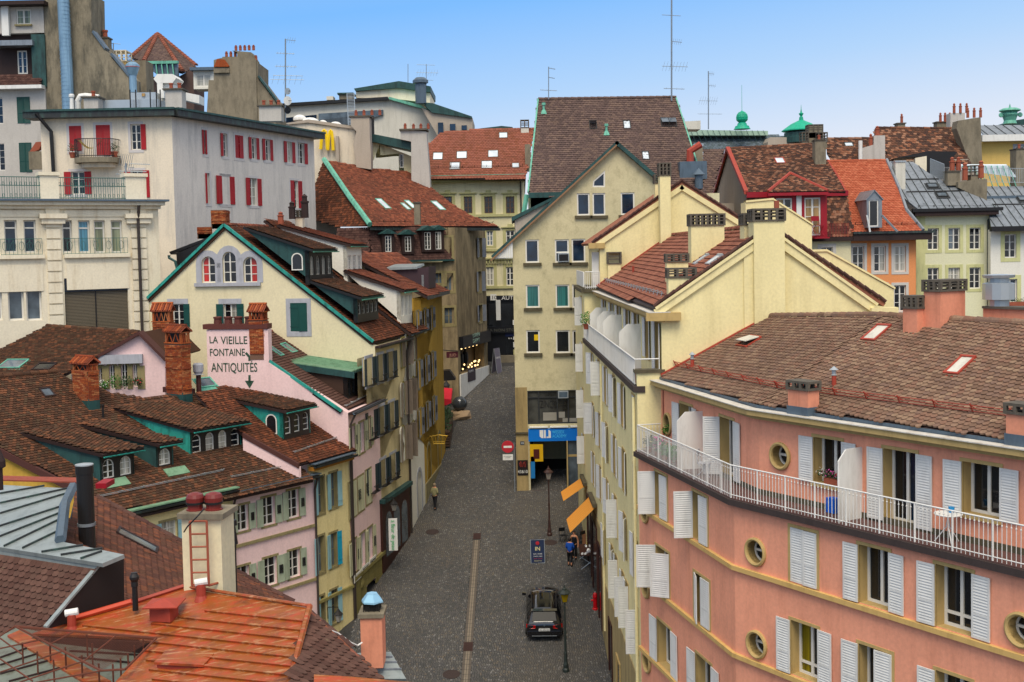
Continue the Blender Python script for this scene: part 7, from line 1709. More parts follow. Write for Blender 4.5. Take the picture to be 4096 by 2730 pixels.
zsh0,zsh1=WS.h('k',180,400)[1],WS.h('k',180,340)[1];zb_=WS.h('k',180,640)[1]
WS.holes.append([(.7,zb_),(WS.L-1.1,zb_),(WS.L-1.1,zsh0-.1),(.7,zsh0-.1)])
WS.build(ht,[(0,15),(WS.L,15),(WS.L,EZ-.2),(0,EZ-.2)],M['tan'],'wall',.9,1.2)
mb=MB();WS.box(mb,.6,WS.L-1.0,zb_-.1,zsh0,-1.15,-1.0);mb.build('shop_back',plain('warm_shop_back','6a5a40',.8),ht)
mb=MB();WS.box(mb,.4,WS.L-.1,zsh0-.1,zsh1+.3,0,.4);sgn=mb.build('shop_sign',M['blacksh'],ht)
text_on(sgn,WS,WS.h('k',165,368)[0],(zsh0+zsh1)/2+.35,.41,'LOREN',.5,plain('pale_green_letters','9ab8a8',.5),fit=2.0);text_on(sgn,WS,WS.h('k',165,368)[0],(zsh0+zsh1)/2-.15,.41,'DEPT',.5,bpy.data.materials['pale_green_letters'],fit=2.0)
mb=MB();WS.box(mb,.3,WS.L+.02,15,zb_,0,.12);mb.build('shop_base',M['white'],ht)
warm=emis('warm_bulb','ffd79a',1.5);lr=random.Random(5)
for i in range(16):MB().lathe(WS.pt(1.0+lr.random()*(WS.L-2.4),zb_+.15+lr.random()*.5,-.35),[(.03,-.05),(.07,0),(.07,.07),(.03,.11)],6).build('display_lamp',warm,ht)
for i in range(6):MB().lathe(WS.pt(1.1+i*1.1,zsh0-.35,-.4),[(.05,0),(.08,.1)],6).build('spot_lamp',warm,ht)
for i in range(3):MB().lathe(WS.pt(1.6+i*1.3,zb_+.1,-.75),[(.25,0),(.3,.9),(.28,1.4),(.1,1.65),(.12,1.9),(.05,2.0)],8).build('dressed_mannequin',M['blacksh'],ht)
mb=MB();WS.box(mb,.7,WS.L-1.1,zb_,zsh0,-.1,-.08);
mb=MB();WS.box(mb,2.2,4.4,gz(104)+.9,gz(104)+2.1,.12,.15);wp=mb.build('notice_board',plain('board_purple','3a3038',.5),ht);text_on(wp,WS,2.4,gz(104)+1.7,.155,'NOUVEAU',.3,M['grey_s'],fit=1.4)
plainstack(ht,C('f',1692,478),C('f',1750,670),96.5,.7,'concrete' if 0 else M['concrete'])
for q in (((1360,452),(1400,450),(1470,528),(1432,534)),((1582,490),(1604,488),(1652,538),(1628,542)),((1617,466),(1655,464),(1690,520),(1680,536)),((1857,474),(1898,470),(1956,540),(1922,545))):skylight(ht,tpn,[C('f',*z) for z in q],M['copper'],M['g_sky'])
snowrail(ht,onP(C('f',1320,650),*tpn),onP(C('g',380,660),*tpn),tpn[1],M['dkbrown'],.2,rails=1)
# dark awning, red awning, hanging sign, lantern between tan and yellow house
MB().prism([atY(C('j',*q),98.5) for q in ((1920,640),(2010,632),(2060,700),(2065,720),(1925,730))],V((0,1.2,0))).build('awning',M['black'],ht)
MB().prism([atY(C('j',*q),94) for q in ((1925,885),(2025,893),(2028,925),(1930,968))],V((0,2.5,.6))).build('red_awning',plain('red_cloth','c82f3c',.7),h6)
sp_=atY(C('j',1985,522),96);js=MB().box(sp_,V((.95,.15,0)),V((-.01,.08,0)),V((0,0,.5))).build('shop_sign',plain('maroon','4a1c26',.5));tag(js,'dark maroon hanging shop sign reading JUD beside the tan corner house','sign')
me=text_mesh('JUD',.33,plain('maroon_letters','b08a78',.5),'lettering',.005);link(bpy.data.objects.new('lettering',me),js,Matrix.Translation(sp_+V((.25,.0,.12)))@Matrix.Rotation(math.radians(90),4,'X'))
MB().tube([sp_+V((-.7,.3,.7)),sp_+V((.1,0,.62)),sp_+V((.95,.1,.55))],.04,5).build('bracket',M['black'],js)
# ================================================================= off white block with red shutters
wb=thing('apartment_building','off white flat roofed block with many crimson shutters and a small rounded balcony','building',(-28,84,gz(82)))
WL=Wall((-32.4,82),(-23.3,82));WR=Wall((-23.3,82),(-16.4,99.6))
zt=zofv(C('a',1610,1045),82)
RS=('grey_w',.22,.22)
def rw(W,k,q,sh,gl='g_dark',kd='louvre',**kw):
    r=W.rect(k,*q);return window(wb,W,r,kw.get('cols',2),3,rec=.2,fw=.07,mun=.04,gl=gl,sur=('wb_s',.18,.2),sh=[(s[0],s[1],'shut_red',s[2] if len(s)>2 else 'panel') for s in sh])
M['wb_s']=plain('pale_grey_surround','c4c0be',.8,var=.05)
rw(WL,'a',(622,1130,730,1355),[('L',1,'louvre'),('R',1,'louvre')]);rw(WL,'a',(862,1122,988,1400),[('L',1,'louvre'),('R',1,'louvre')]);rw(WL,'a',(1172,1115,1262,1345),[('R',178)])
rw(WL,'e',(640,195,760,400),[('L',178),('R',178)]);rw(WL,'e',(1175,185,1285,430),[('L',178),('R',176)]);rw(WL,'e',(1180,672,1310,930),[('R',178)])
for k,q,sh in (('a',(1822,1168,1850,1385),[('L',178),('R',2)]),('a',(1995,1200,2038,1405),[('L',178)]),('a',(2106,1215,2175,1420),[('L',1,'louvre'),('R',1,'louvre')]),('b',(-45,1235,2,1428),[('L',178),('R',178)]),('b',(78,1250,125,1440),[('L',178),('R',178)]),('b',(272,1272,322,1460),[('L',178),('R',178)]),('b',(378,1282,432,1470),[('R',178)]),
                 ('e',(1852,210,1880,482),[('L',176)]),('e',(1985,238,2060,485),[('L',178),('R',178)]),('f',(-40,235,42,488),[('L',178),('R',178)]),('f',(220,255,290,500),[('L',178),('R',178)]),('f',(587,275,655,522),[('L',2,'louvre'),('R',178)])):
    rw(WR,k,q,sh)
WL.build(wb,[(0,15),(WL.L,15),(WL.L,zt),(0,zt)],M['wb'],'wall',.2,.5);WR.build(wb,[(0,15),(WR.L,15),(WR.L,zt),(0,zt)],M['wb2'],'wall',.2,.5)
MB().bx(-36.5,-23.3,82.3,99,15,zt).build('core',M['wb'],wb) if 0 else None
def fas(W,a0,a1):mb=MB();W.box(mb,a0,a1,zt-.0,zt+.42,-1,.75);mb.build('fascia',M['gutter'],wb);mb=MB();W.box(mb,a0,a1,zt+.42,zt+.56,-1,.85);mb.build('copper_edge',M['copper2'],wb)
fas(WL,-.9,WL.L+.4);fas(WR,-.3,WR.L+.6)
MB().prism([V((-33.2,82,zt+.1)),V((-23.3,82,zt+.1)),V((-16.4,99.6,zt+.1)),V((-33.2,99.6,zt+.1))],V((0,0,.35))).build('flat_roof',M['lead'],wb);MB().bx(-32.4,-32,82.3,90,15,zt).build('side_wall',M['wb'],wb)
xg=atY(C('a',470,1100),82).x;pipe(wb,[V((xg-.8,81.2,zt+.3)),V((xg,81.7,zt-.9)),V((xg+.3,81.8,20))],.13,M['black'])
# rounded balcony
bc=atY(C('a',893,1420),82);mb=MB();pr_=[V((-3.4*math.cos(math.pi*i/12),-1.6*math.sin(math.pi*i/12)**.5,0)) for i in range(13)]
hw_=(atY(C('a',1085,1420),82).x-atY(C('a',697,1420),82).x)/2;pr_=[V((p.x/3.4*hw_,p.y,0)) for p in pr_]
bcp=V((bc.x,81.98,zofv(C('a',893,1408),80.6)));mb.prism([bcp+p for p in pr_]+[bcp+V((0,.3,0))],V((0,0,-.35)));mb.build('balcony_slab',M['concrete'],wb)
mb=MB();mb.prism([bcp+V((p.x*.75,p.y*.6,-.35)) for p in pr_]+[bcp+V((0,.3,-.35))],V((0,0,-.3)));mb.build('balcony_bracket',M['wb'],wb)
mb=MB();rail_p=[bcp+p*.97 for p in pr_];
for zz in (1.25,.1):mb.tube([p+V((0,0,zz)) for p in rail_p],.03,5)
for p,q in zip(rail_p,rail_p[1:]):
    for t in (0,.33,.66):a=p+(q-p)*t;mb.tube([a,a+V((0,0,1.25))],.018,4)
mb.build('balcony_railing',M['black'],wb)
hm=MB();a,b=bcp+V((-1.0,-1.2,1.15)),bcp+V((.55,-1.2,1.1))
pts=[a+(b-a)*(i/8)+V((0,0,-.55*math.sin(math.pi*i/8))) for i in range(9)]
for p,q in zip(pts,pts[1:]):hm.add([p,q,q+V((0,.35,.1)),p+V((0,.35,.1))],[(0,1,2,3)])
tag(hm.build('hammock',plain('ochre_cloth','8c7a45',.8)),'ochre hammock slung across the small rounded balcony of the white block','hammock')
for dx,l in ((-2.3,'clay pot plant at the left end of the rounded balcony'),(1.9,'leafy plant at the right end of the rounded balcony')):plant_bush('balcony_plant',l,'plant',bcp+V((dx*.68,-.75,.02)),.4,'leafd',120,'plants on the rounded balcony',.25)
# ducts and stacks on its roof
def bxm(root,k,x0,y0,x1,y1,Y,d_,mat,name):return MB().box(V((atY(C(k,x0,y1),Y).x,Y,atY(C(k,x0,y1),Y).z)),V((atY(C(k,x1,y1),Y).x-atY(C(k,x0,y1),Y).x,0,0)),V((0,d_,0)),V((0,0,atY(C(k,x0,y0),Y).z-atY(C(k,x0,y1),Y).z))).build(name,M[mat] if isinstance(mat,str) else mat,root)
mx=thing('ventilation_plant','white and steel ventilation ducts with hoods on the flat roof above the red shutters','ventilation plant',(-30,86,zt+1))
bxm(mx,'a',905,900,1420,985,85,2,'steel','duct');bxm(mx,'a',1170,832,1400,905,85.5,2,'steel','plant_box');bxm(mx,'a',1270,838,1298,865,85.4,.1,'c_ochre','switch_box')
bxm(mx,'a',1435,820,1470,880,86,1.2,'white','duct');bxm(mx,'a',1415,745,1465,975,86.5,1.4,'white','duct')
MB().prism([atY(C('a',*q),86.5) for q in ((1410,665),(1545,665),(1580,700),(1545,745),(1405,745),(1375,708))],V((0,2,0))).build('duct_hood',M['white'],mx);bxm(mx,'a',1410,740,1550,800,86.8,1.4,'white','duct')
MB().prism([atY(C('a',*q),88) for q in ((1635,825),(1785,855),(1785,930),(1635,895))],V((0,1.4,0))).build('duct',M['white'],mx)
cc=atY(C('a',745,985),85);s_=85/4700/2.24
MB().tube([cc+V((-45*s_,0,0)),cc+V((-45*s_,0,75*s_)),cc+V((-20*s_,0,118*s_)),cc+V((25*s_,0,122*s_)),cc+V((145*s_,0,105*s_))],26*s_*1.0,10).build('curved_duct',M['white'],mx)
MB().lathe(atY(C('a',646,990),84.5),[(20*s_,0),(16*s_,110*s_),(24*s_,115*s_),(24*s_,135*s_),(16*s_,142*s_)],10).build('flue',M['white'],mx)
MB().lathe(atY(C('a',1195,830),86),[(32*s_,0),(32*s_,150*s_),(38*s_,155*s_),(62*s_,225*s_),(60*s_,245*s_),(30*s_,270*s_)],12).build('flue',M['blued'],mx)
MB().lathe(atY(C('a',1195,830),86)+V((0,0,222*s_)),[(63*s_,0),(58*s_,22*s_),(30*s_,48*s_)],12).build('flue_cap',M['red_tr'],mx)
def rtst(k,x0,y0,x1,y1,Y,pots,root=wb,mat='grey_w'):return plainstack(root,C(k,x0,y0),C(k,x1,y1),Y,1.1,M[mat],pots=pots,pr=.14,ph=.45,lipw=.15)
rtst('a',748,880,882,985,84,1);rtst('a',1478,808,1632,965,84,2);rtst('b',25,955,228,1085,97,3)
mb=MB();
for x in (1170,1220,1350,1405,1440):a=atY(C('a',x,970),84.6);mb.tube([a,a+V((0,0,1.3))],.05,4)
mb.build('duct_stand',M['black'],mx)
# ================================================================= grey tower house at the far left
tl=thing('apartment_building','tall grey house at the left edge with bare concrete side wall and blue duct','building',(-42,92,gz(90)))
TWl=Wall((-45,91),(atY(C('a',400,700),91).x,91));zt1=zofv(C('a',200,800),91)
r=TWl.rect('a',155,870,270,1108);window(tl,TWl,r,2,3,rec=.1,sur=None,sh=[('L',2,'shut_dg'),('R',2,'shut_dg')]);r=TWl.rect('a',175,1280,285,1545);window(tl,TWl,r,2,3,rec=.1,sh=[('L',2,'shut_dg'),('R',2,'shut_dg')])
r=TWl.rect('a',-60,880,25,1110);window(tl,TWl,r,2,3,gl='g_blue');r=TWl.rect('a',-60,1290,42,1530);window(tl,TWl,r,2,4)
TWl.build(tl,[(0,15),(TWl.L,15),(TWl.L,zt1),(0,zt1)],M['grey_w'],'wall',.12,.5)
mw=TWl.off(-.8);r=mw.rect('a',155,455,245,665);window(tl,mw,r,2,3,rec=.1,fw=.1,gl='g_dark');zm=zofv(C('a',200,310),91.8)
mw.build(tl,[(0,zt1),(mw.L,zt1),(mw.L,zm),(0,zm)],M['dkbrown'],'mansard_wall',.1,.5);bxm(tl,'a',295,310,415,780,91.0,.9,'copper2','zinc_cheek');bxm(tl,'a',-80,365,290,412,90.6,1.2,'dzinc','dormer_roof')
tr_=[atY(C('a',*q),Y) for q,Y in (((-80,680),91.4),((380,680),91.4),((365,765),90.4),((-80,775),90.4))];deck(tl,tr_,M['dkbrown'],.1);tiles(tl,tr_,V((0,0,1)),T['man'],.25,.22,'beaver',60);bxm(tl,'a',-80,768,372,800,90.3,.8,'white','cornice')
uw=TWl.off(-.3);r=uw.rect('a',145,85,278,222);window(tl,uw,r,2,2,rec=.12,fw=.1,gl='c_green',glist=['c_green'],sill=('olive_st',.2,.12))
zu=zofv(C('a',200,20),91.3);uw.build(tl,[(0,zm),(uw.L,zm),(uw.L,zu),(0,zu)],M['grey_w'],'wall',.12,.5);bxm(tl,'a',18,50,80,320,90.9,.3,'white','pilaster');bxm(tl,'a',-80,10,392,45,90.3,2,'dkbrown','eaves')
cw=[atY(C('a',*q),91.2) for q in ((395,-60),(815,-60),(822,290),(935,445),(1150,690),(1165,1000),(410,1000))]
MB().prism(cw,V((0,3,0))).build('concrete_side_wall',plaster('dirty_concrete','8f8674','4c4a43',.75,.2,.42,.62,sv=.5),tl)
for a,b in (((822,290),(935,445)),((985,490),(1150,690))):A_,B_=atY(C('a',*a),91.1),atY(C('a',*b),91.1);MB().box(A_,B_-A_,V((0,1,0)),V((.1,0,.14))).build('coping',M['lead'],tl)
mb=MB();pts=[atY(C('a',*q),90.6) for q in ((566,-60),(568,40),(580,300),(600,660),(612,1000))];mb.tube(pts,.44,14)
du=mb.build('blue_duct',M['blued'],tl)
for i in range(30):p=pts[0]+(pts[-1]-pts[0])*((i+.5)/30);MB().lathe(p,[(.455,-.03),(.455,.03)],14).build('duct_ring',M['blued'],du)
plainstack(tl,C('a',888,345),C('a',970,480),93,.9,M['concrete'],pots=1,pr=.2,ph=.6)
b_=simple_stack(tl,C('a',1000,452),C('a',1135,720),95,1.4,M['beige_w'],.9,n=3,cm=M['stone']);bxm(tl,'a',1150,545,1315,830,96,2,'concrete','chimney')
bxm(tl,'a',262,1360,455,1520,88,.4,'concrete','balcony_wall');MB().prism([atY(C('a',*q),88.3) for q in ((320,1275),(385,1270),(350,1340),(300,1365),(265,1360))],V((0,.5,0))).build('red_awning',M['terra'],tl)
# ================================================================= pyramid roof and stepped chimney wall
py=thing('house','distant house with a steep brown pyramid roof and a glazed studio window','building',(-40,125,30))
apx_=atY(C('a',1412,305),131);cl_,cr_=atY(C('a',1180,520),124),atY(C('a',1760,600),126);fm=atY(C('a',1290,560),121);fm2=atY(C('a',1640,650),121)
for tri_ in ([apx_,cl_,fm],[apx_,fm,fm2],[apx_,fm2,cr_]):deck(py,tri_,M['dkbrown'],.2);tiles(py,tri_,V((0,0,1)),T['brown'],.4,.36,'beaver',0)
for c_ in (cl_,fm,fm2,cr_):ridge(py,c_+V((0,-.1,.1)),apx_,T['redf'],.22,.6)
MB().prism([atY(C('a',*q),120.5) for q in ((1315,570),(1590,570),(1600,690),(1400,665),(1315,600))],V((0,.3,0))).build('studio_window',M['g_grey'],py)
for x in (1345,1398,1448,1495,1545):p=atY(C('a',x,572),120.3);MB().tube([p,p+V((.2,0,-2.6))],.08,4).build('glazing_bar',M['copper'],py)
bxm(py,'a',1310,550,1592,575,120.2,.5,'copper','window_cap');gable(py,'a',[(1315,690),(1600,690),(1740,610),(1740,1250),(1315,1250)],122,4,T['brown'],'lower_roof')
Wp=Wall(atY(C('a',1735,750),119)[:2],atY(C('a',1915,750),119)[:2]);r=Wp.rect('a',1755,665,1895,780);window(py,Wp,r,2,2,rec=.12,fw=.14,glist=['c_white','c_white']);za,zb=Wp.h('a',1800,630)[1],Wp.h('a',1800,800)[1];Wp.build(py,[(0,zb),(Wp.L,zb),(Wp.L,za),(0,za)],M['white_w'],'dormer',.1,2);bxm(py,'a',1700,605,1925,632,118.5,3,'lead','dormer_roof')
sw_=thing('chimney_wall','grey stepped fire wall crowned with rows of small red chimney pots','chimney wall',(-27,113,33))
gable(sw_,'a',[(1915,640),(1915,540),(1945,530),(1990,520),(1995,510),(2125,510),(2125,470),(2080,455),(2250,470),(2294,540),(2294,560),(2310,1400),(1830,1400),(1870,720),(1915,720)],113,1.6,M['concrete'])
gable(sw_,'b',[(-20,560),(15,560),(15,700),(180,920),(180,1400),(-20,1400)],113.2,5,M['concrete']);A_,B_=atY(C('b',15,690),113),atY(C('b',190,925),113);MB().box(A_,B_-A_,V((0,1,0)),V((.1,0,.15))).build('coping',M['copper2'],sw_)
for x0,y,n_ in ((2030,510,4),(2115,455,5),(2255,545,2)):potrow(sw_,C('a',x0,y),113.4,n_,.42,.14,.45)
bxm(sw_,'a',1915,610,2055,655,112.8,1,'concrete','chimney_head');MB().prism([atY(C('a',*q),112.7) for q in ((1915,600),(1945,530),(2010,535),(2050,590),(2045,600))],V((0,1.2,0))).build('cap_roof',TC,sw_)
# ================================================================= wall with the yellow M, cream backs, modern white block
mc=thing('building','low grey white building whose blank wall carries a big yellow letter M','building',(-16,108,25))
gable(mc,'b',[(215,1150),(470,1080),(890,1150),(900,1568),(900,1900),(215,1900)],108,4,M['wb']);gable(mc,'b',[(265,1105),(470,1072),(895,1135),(890,1160),(470,1100),(290,1118)],107.8,4.3,M['taupe'],'coping')
mb=MB();P_=lambda x,y:atY(C('b',x,y),107.6)
for o in ((582,640),(645,692)):
    x0,x1=o;pts=[P_(x0-2,1340+(x0-582)*.14),P_(x0+6,1240),P_(x0+16,1180),P_((x0+x1)/2,1165+(x0-582)*.05),P_(x1-14,1180),P_(x1-6,1240),P_(x1,1340+(x0-582)*.16)]
    mb.tube(pts,[.16,.15,.13,.12,.13,.15,.16],6)
o=mb.build('letter_m',plain('sign_yellow','f0cc00',.4,var=.05),mc)
gable(mc,'b',[(850,1050),(1015,1050),(1020,1240),(1030,1380),(1030,1520),(900,1500),(870,1300),(900,1180),(850,1130)],107,1.6,M['taupe'],'chimney');bxm(mc,'b',835,1038,1030,1052,106.9,1.9,'conc2','coping');potrow(mc,C('b',897,1038),107.3,4,.72,.14,.45)
bxm(mc,'b',720,1222,745,1450,107.4,.5,'taupe','pilaster')
for x,y,r_ in ((392,1060,60),(485,1085,80),(600,1108,45),(712,1122,60)):s_=108/4700/2.24;MB().lathe(atY(C('b',x,y),110),[(r_*s_,-20*s_),(r_*s_,0),(r_*.8*s_,14*s_),(r_*.45*s_,26*s_),(.01,31*s_)],14).build('roof_dome_light',M['white'],mc)
Wc=Wall(atY(C('b',1020,1400),110)[:2],atY(C('b',1400,1400),111)[:2])
for q in ((1022,1280,1050,1440),(1112,1292,1152,1392),(1285,1378,1325,1505)):r=Wc.rect('b',*q);window(mc,Wc,r,1,2,rec=.15,fw=.1)
zz=Wc.h('b',1100,1250)[1];Wc.build(mc,[(0,20),(Wc.L,20),(Wc.L,zz-1.6),(0,zz)],M['far_w'],'wall',.15,3)
gable(mc,'b',[(1018,1205),(1060,1205),(1400,1270),(1398,1350),(1060,1275),(1018,1280)],109.5,3,M['copper2'],'copper_fascia')
gable(mc,'b',[(1295,1165),(1525,1180),(1555,1568),(1570,1900),(1395,1900),(1390,1270),(1295,1250)],109,1.8,M['concrete'] if 0 else M['grey_w'],'chimney');bxm(mc,'b',1283,1156,1535,1172,108.8,2.1,'conc2','coping');potrow(mc,C('b',1337,1156),109.4,1,.6,.14,.45);potrow(mc,C('b',1412,1160),109.4,3,.68,.14,.45)
md=thing('office_building','modern white block with a dark flat roof edge and a green copper penthouse','building',(-18,130,30))
gable(md,'b',[(200,960),(1180,885),(1500,965),(1680,1150),(1700,1300),(1500,1900),(200,1900)],131,10,M['modern']);gable(md,'b',[(200,930),(1180,868),(1190,895),(200,955)],130.4,10,M['black'],'roof_edge');gable(md,'b',[(1190,868),(1480,945),(1560,1000),(1490,975),(1190,890)],130.4,6,M['copper'],'roof_edge')
gable(md,'b',[(235,1060),(540,1030),(540,1105),(235,1105)],130.7,.3,M['g_blue'],'window_band');gable(md,'b',[(560,1020),(1140,985),(1140,1030),(850,1120),(560,1110)],130.7,.3,M['g_grey'],'window_band')
gable(md,'b',[(895,825),(1280,792),(1560,835),(1560,925),(1180,880),(895,880)],133,8,M['stone'],'penthouse');gable(md,'b',[(877,795),(1280,728),(1565,775),(1565,830),(1280,790),(890,818)],132.6,8.6,M['copper2'],'copper_fascia')
gable(md,'b',[(1510,920),(1580,925),(1935,1045),(1935,1060),(1575,1010),(1510,945)],129,6,M['copper2'],'roof');gable(md,'b',[(1480,965),(1575,1005),(1940,1058),(1940,1170),(1700,1175),(1640,1240)],129.3,8,M['taupe'],'wall')
for x0,x1,y0,y1 in ((1632,1680,1100,1215),(1738,1788,1112,1170),(1842,1890,1125,1165)):bxm(md,'b',x0,y0,x1,y1,129.0,.2,'g_blue','window')
MB().lathe(atY(C('b',1478,930),129),[(.6,0),(.6,2.1),(.85,2.2),(.85,2.5),(.5,2.8)],8).build('flue',M['lead'],md)
bxm(md,'b',632,865,692,898,131,1.5,'modern','roof_vent');bxm(md,'b',745,845,862,892,131,2,'concrete','roof_vent');bxm(md,'b',728,833,872,847,130.8,2.4,'copper2','vent_cap')
mb=MB();
for i in range(24):a=atY(C('b',580+i*11,1075-i*1.2),125);mb.tube([a,a+V((0,0,-.95))],.04,4)
for i in range(10):a=atY(C('b',1010+i*5,1042),125);mb.tube([a,a+V((0,0,-2.2))],.04,4)
mb.build('terrace_railing',M['black'],md)
mb=MB();a,b=atY(C('b',815,840),124),atY(C('b',828,1130),124);
for s_ in (0,.75):mb.tube([a+V((s_,0,0)),b+V((s_,0,0))],.05,4)
for i in range(22):p=a+(b-a)*(i/22);mb.tube([p,p+V((.75,0,0))],.03,4)
mb.build('roof_ladder',M['steel'],md)
gable(md,'b',[(1880,1165),(1985,1155),(2200,1130),(2300,1140),(2300,1180)],135,4,M['copper2'],'roof')
# ================================================================= beige stone building at the left edge
lb=thing('apartment_building','beige stone building at the left edge with grooved pilasters and green iron terrace railing','building',(-25,67,gz(66)))
LB=Wall((-30.2,64.9),(-21.0,70.4));zt2=LB.h('e',1100,500)[1]
for xs in ((40,155),(215,325)):r=LB.rect('e',xs[0],630,xs[1],920);o=window(lb,LB,r,1,1,rec=.25,fw=.08,gl='g_blue',transom=.76)
cg=['g_dark','c_blue','c_green','c_green']
for i,xs in enumerate(((560,648),(703,808),(845,943),(997,1098))):r=LB.rect('e',xs[0],632,xs[1],922);window(lb,LB,r,1,1,rec=.25,fw=.09,gl=cg[i],transom=.76)
for xs in ((72,215),(235,375),(-80,20)):r=LB.rect('e',xs[0],1175,xs[1],1530);window(lb,LB,r,1,1,rec=.25,fw=.1,gl='g_grey' if xs[0]>200 else 'c_white' if 0 else 'g_grey',transom=.77)
r=LB.rect('e',582,1145,1150,1600);LB.holes.append([(r[0],r[2]),(r[1],r[2]),(r[1],r[3]),(r[0],r[3])])
r2_=LB.rect('i',582,0,1150,280);zlo_=r2_[2]-1.5;zhi_=LB.h('e',860,1265)[1]
mb=MB();n_=int((zhi_-zlo_)/.085)
for i in range(n_):z=zlo_+(zhi_-zlo_)*i/n_;LB.box(mb,r[0],r[1],z,z+.062,-.2,-.14)
mb.build('slatted_blind',plain('brown_blind','6b6252',.5,var=.06),lb,kind='stuff');mb=MB();LB.box(mb,r[0]+.02,r[1]-.02,zhi_,r[3],-.12,.0);mb.build('blind_box',plain('navy_awning','1c2430',.6),lb);mb=MB();c_=(r[0]+r[1])/2-.05;LB.box(mb,c_-.03,c_+.03,zlo_,zhi_,-.14,-.1);LB.box(mb,r[0],r[1],zlo_,zhi_,-.27,-.25);mb.build('blind_guide',M['black'],lb)
LB.holes[-1]=[(r[0],zlo_),(r[1],zlo_),(r[1],r[3]),(r[0],r[3])]
LB.build(lb,[(0,15),(LB.L,15),(LB.L,zt2),(0,zt2)],M['stone'],'wall',.28,.5)
bkn=V((-.52,.85,0));MB().prism([LB.pt(LB.L,15,-.02),LB.pt(LB.L,zt2,-.02),LB.pt(LB.L,zt2,-8),LB.pt(LB.L,15,-8)],-LB.t*.4).build('side_wall',M['stone'],lb)
me=cached('quoin',lambda:MB().bx(0,1,-.12,.02,0,1).mesh('stone',M['stone']))
def quoins(k,x0,x1,out=0):
    a0=LB.h(k,x0,900)[0];a1=LB.h(k,x1,900)[0];z=19.5;zt_=LB.h('e',470,640)[1]
    while z<zt_-.3:inst('stone',me,lb,LB.mat(a0,z+.02,out)@Matrix.Diagonal((a1-a0,1,.53,1)));z+=.62
    mb=MB();LB.box(mb,a0-.25,a1+.25,zt_-.15,zt_+.15,0,.3);LB.box(mb,a0-.35,a1+.35,zt_+.152,zt_+.42,0,.42);mb.build('capital',M['stone'],lb);mb=MB();LB.box(mb,a0,a1,zt_+.42,zt2-.2,0,.14);mb.build('pilaster_top',M['stone'],lb)
quoins('e',418,545);quoins('e',1178,1312)
for y in (950,):
    z=LB.h('e',800,y)[1]
    for x0,x1 in ((-90,395),(572,1160)):a0,a1=LB.h('e',x0,y)[0],LB.h('e',x1,y)[0];mb=MB();LB.box(mb,a0,a1,z-.1,z+.12,0,.22);mb.build('sill',M['stone'],lb);mb=MB();LB.box(mb,a0+.1,a1-.1,z-1.95,z-.5,0,.05);mb.build('panel',M['stone'],lb)
for x0,x1 in ((-90,395),(572,1150)):a0,a1=LB.h('e',x0,500)[0],LB.h('e',x1,500)[0];zq=LB.h('e',800,600)[1];mb=MB();LB.box(mb,a0,a1,zq-.0,zq+.4,0,.06);mb.build('lintel',M['stone'],lb);mb=MB();LB.box(mb,a0,a1,zq+.45,zt2-.22,0,.04);mb.build('frieze',M['beige_w'],lb)
mb=MB();LB.box(mb,-1,LB.L+.1,zt2-.2,zt2,-.2,.25);LB.box(mb,-1,LB.L+.3,zt2+.002,zt2+.22,-.2,.5);mb.build('cornice',M['stone'],lb);mb=MB();LB.box(mb,-1,LB.L+.5,zt2+.222,zt2+.34,-6,.72);mb.build('terrace_slab',M['lead'],lb)
zr_=zt2+.34;ra,rb_=-1,LB.h('e',1120,300)[0];hr=1.25
gr=MB();
for z in (zr_+.08,zr_+hr*.62,zr_+hr):gr.tube([LB.pt(ra,z,.1),LB.pt(rb_,z,.1)],.025,5)
s_=ra
while s_<rb_:
    gr.tube([LB.pt(s_,zr_,.1),LB.pt(s_,zr_+hr,.1)],.014,4);
    if int(s_*8)%2==0:gr.tube([LB.pt(s_+.065+.05*math.cos(t*math.pi/3),zr_+hr*.62+.1+.11*math.sin(t*math.pi/3),.1) for t in range(6)],.012,4,closed=True);gr.tube([LB.pt(s_+.065+.05*math.cos(t*math.pi/3),zr_+.22+.11*math.sin(t*math.pi/3),.1) for t in range(6)],.012,4,closed=True)
    s_+=.13
gr.build('terrace_railing',M['greenrail'],lb)
for x0,x1 in ((355,522),(1120,1305)):a0,a1=LB.h('e',x0,300)[0],LB.h('e',x1,300)[0];mb=MB();LB.box(mb,a0,a1,zr_,zr_+1.35,-.8,.15);LB.box(mb,a0-.08,a1+.08,zr_+1.352,zr_+1.55,-.9,.24);mb.build('parapet_pier',M['stone'],lb)
for xs in ((5,375),(565,1140)):
    a0,a1=LB.h('e',xs[0],880)[0],LB.h('e',xs[1],880)[0];z0=LB.h('e',800,940)[1];gm=MB()
    for z in (z0+.08,z0+.95):gm.tube([LB.pt(a0,z,.12),LB.pt(a1,z,.12)],.02,4)
    n_=int((a1-a0)/.2)
    for i in range(n_+1):gm.tube([LB.pt(a0+(a1-a0)*i/n_,z0,.12),LB.pt(a0+(a1-a0)*i/n_,z0+.95,.12)],.012,4)
    for f in (.1,.3,.5,.7,.9):gm.tube([LB.pt(a0+(a1-a0)*f+.14*math.cos(t*math.pi/4),z0+.55+.25*math.sin(t*math.pi/4),.13) for t in range(8)],.013,4,closed=True)
    gm.build('window_rail',M['greenrail'],lb)
pipe(lb,[LB.pt(LB.h('e',1225,480)[0],zt2,.5),LB.pt(LB.h('e',1225,600)[0],zt2-.9,.3),LB.pt(LB.h('e',1228,600)[0],18,.3)],.09)
MB().prism([LB.pt(0,24,-.5),LB.pt(LB.L-.5,24,-.5),LB.pt(LB.L-.5,24,-8),LB.pt(0,24,-8)],V((0,0,zt2-24))).build('core',M['stone'],lb)
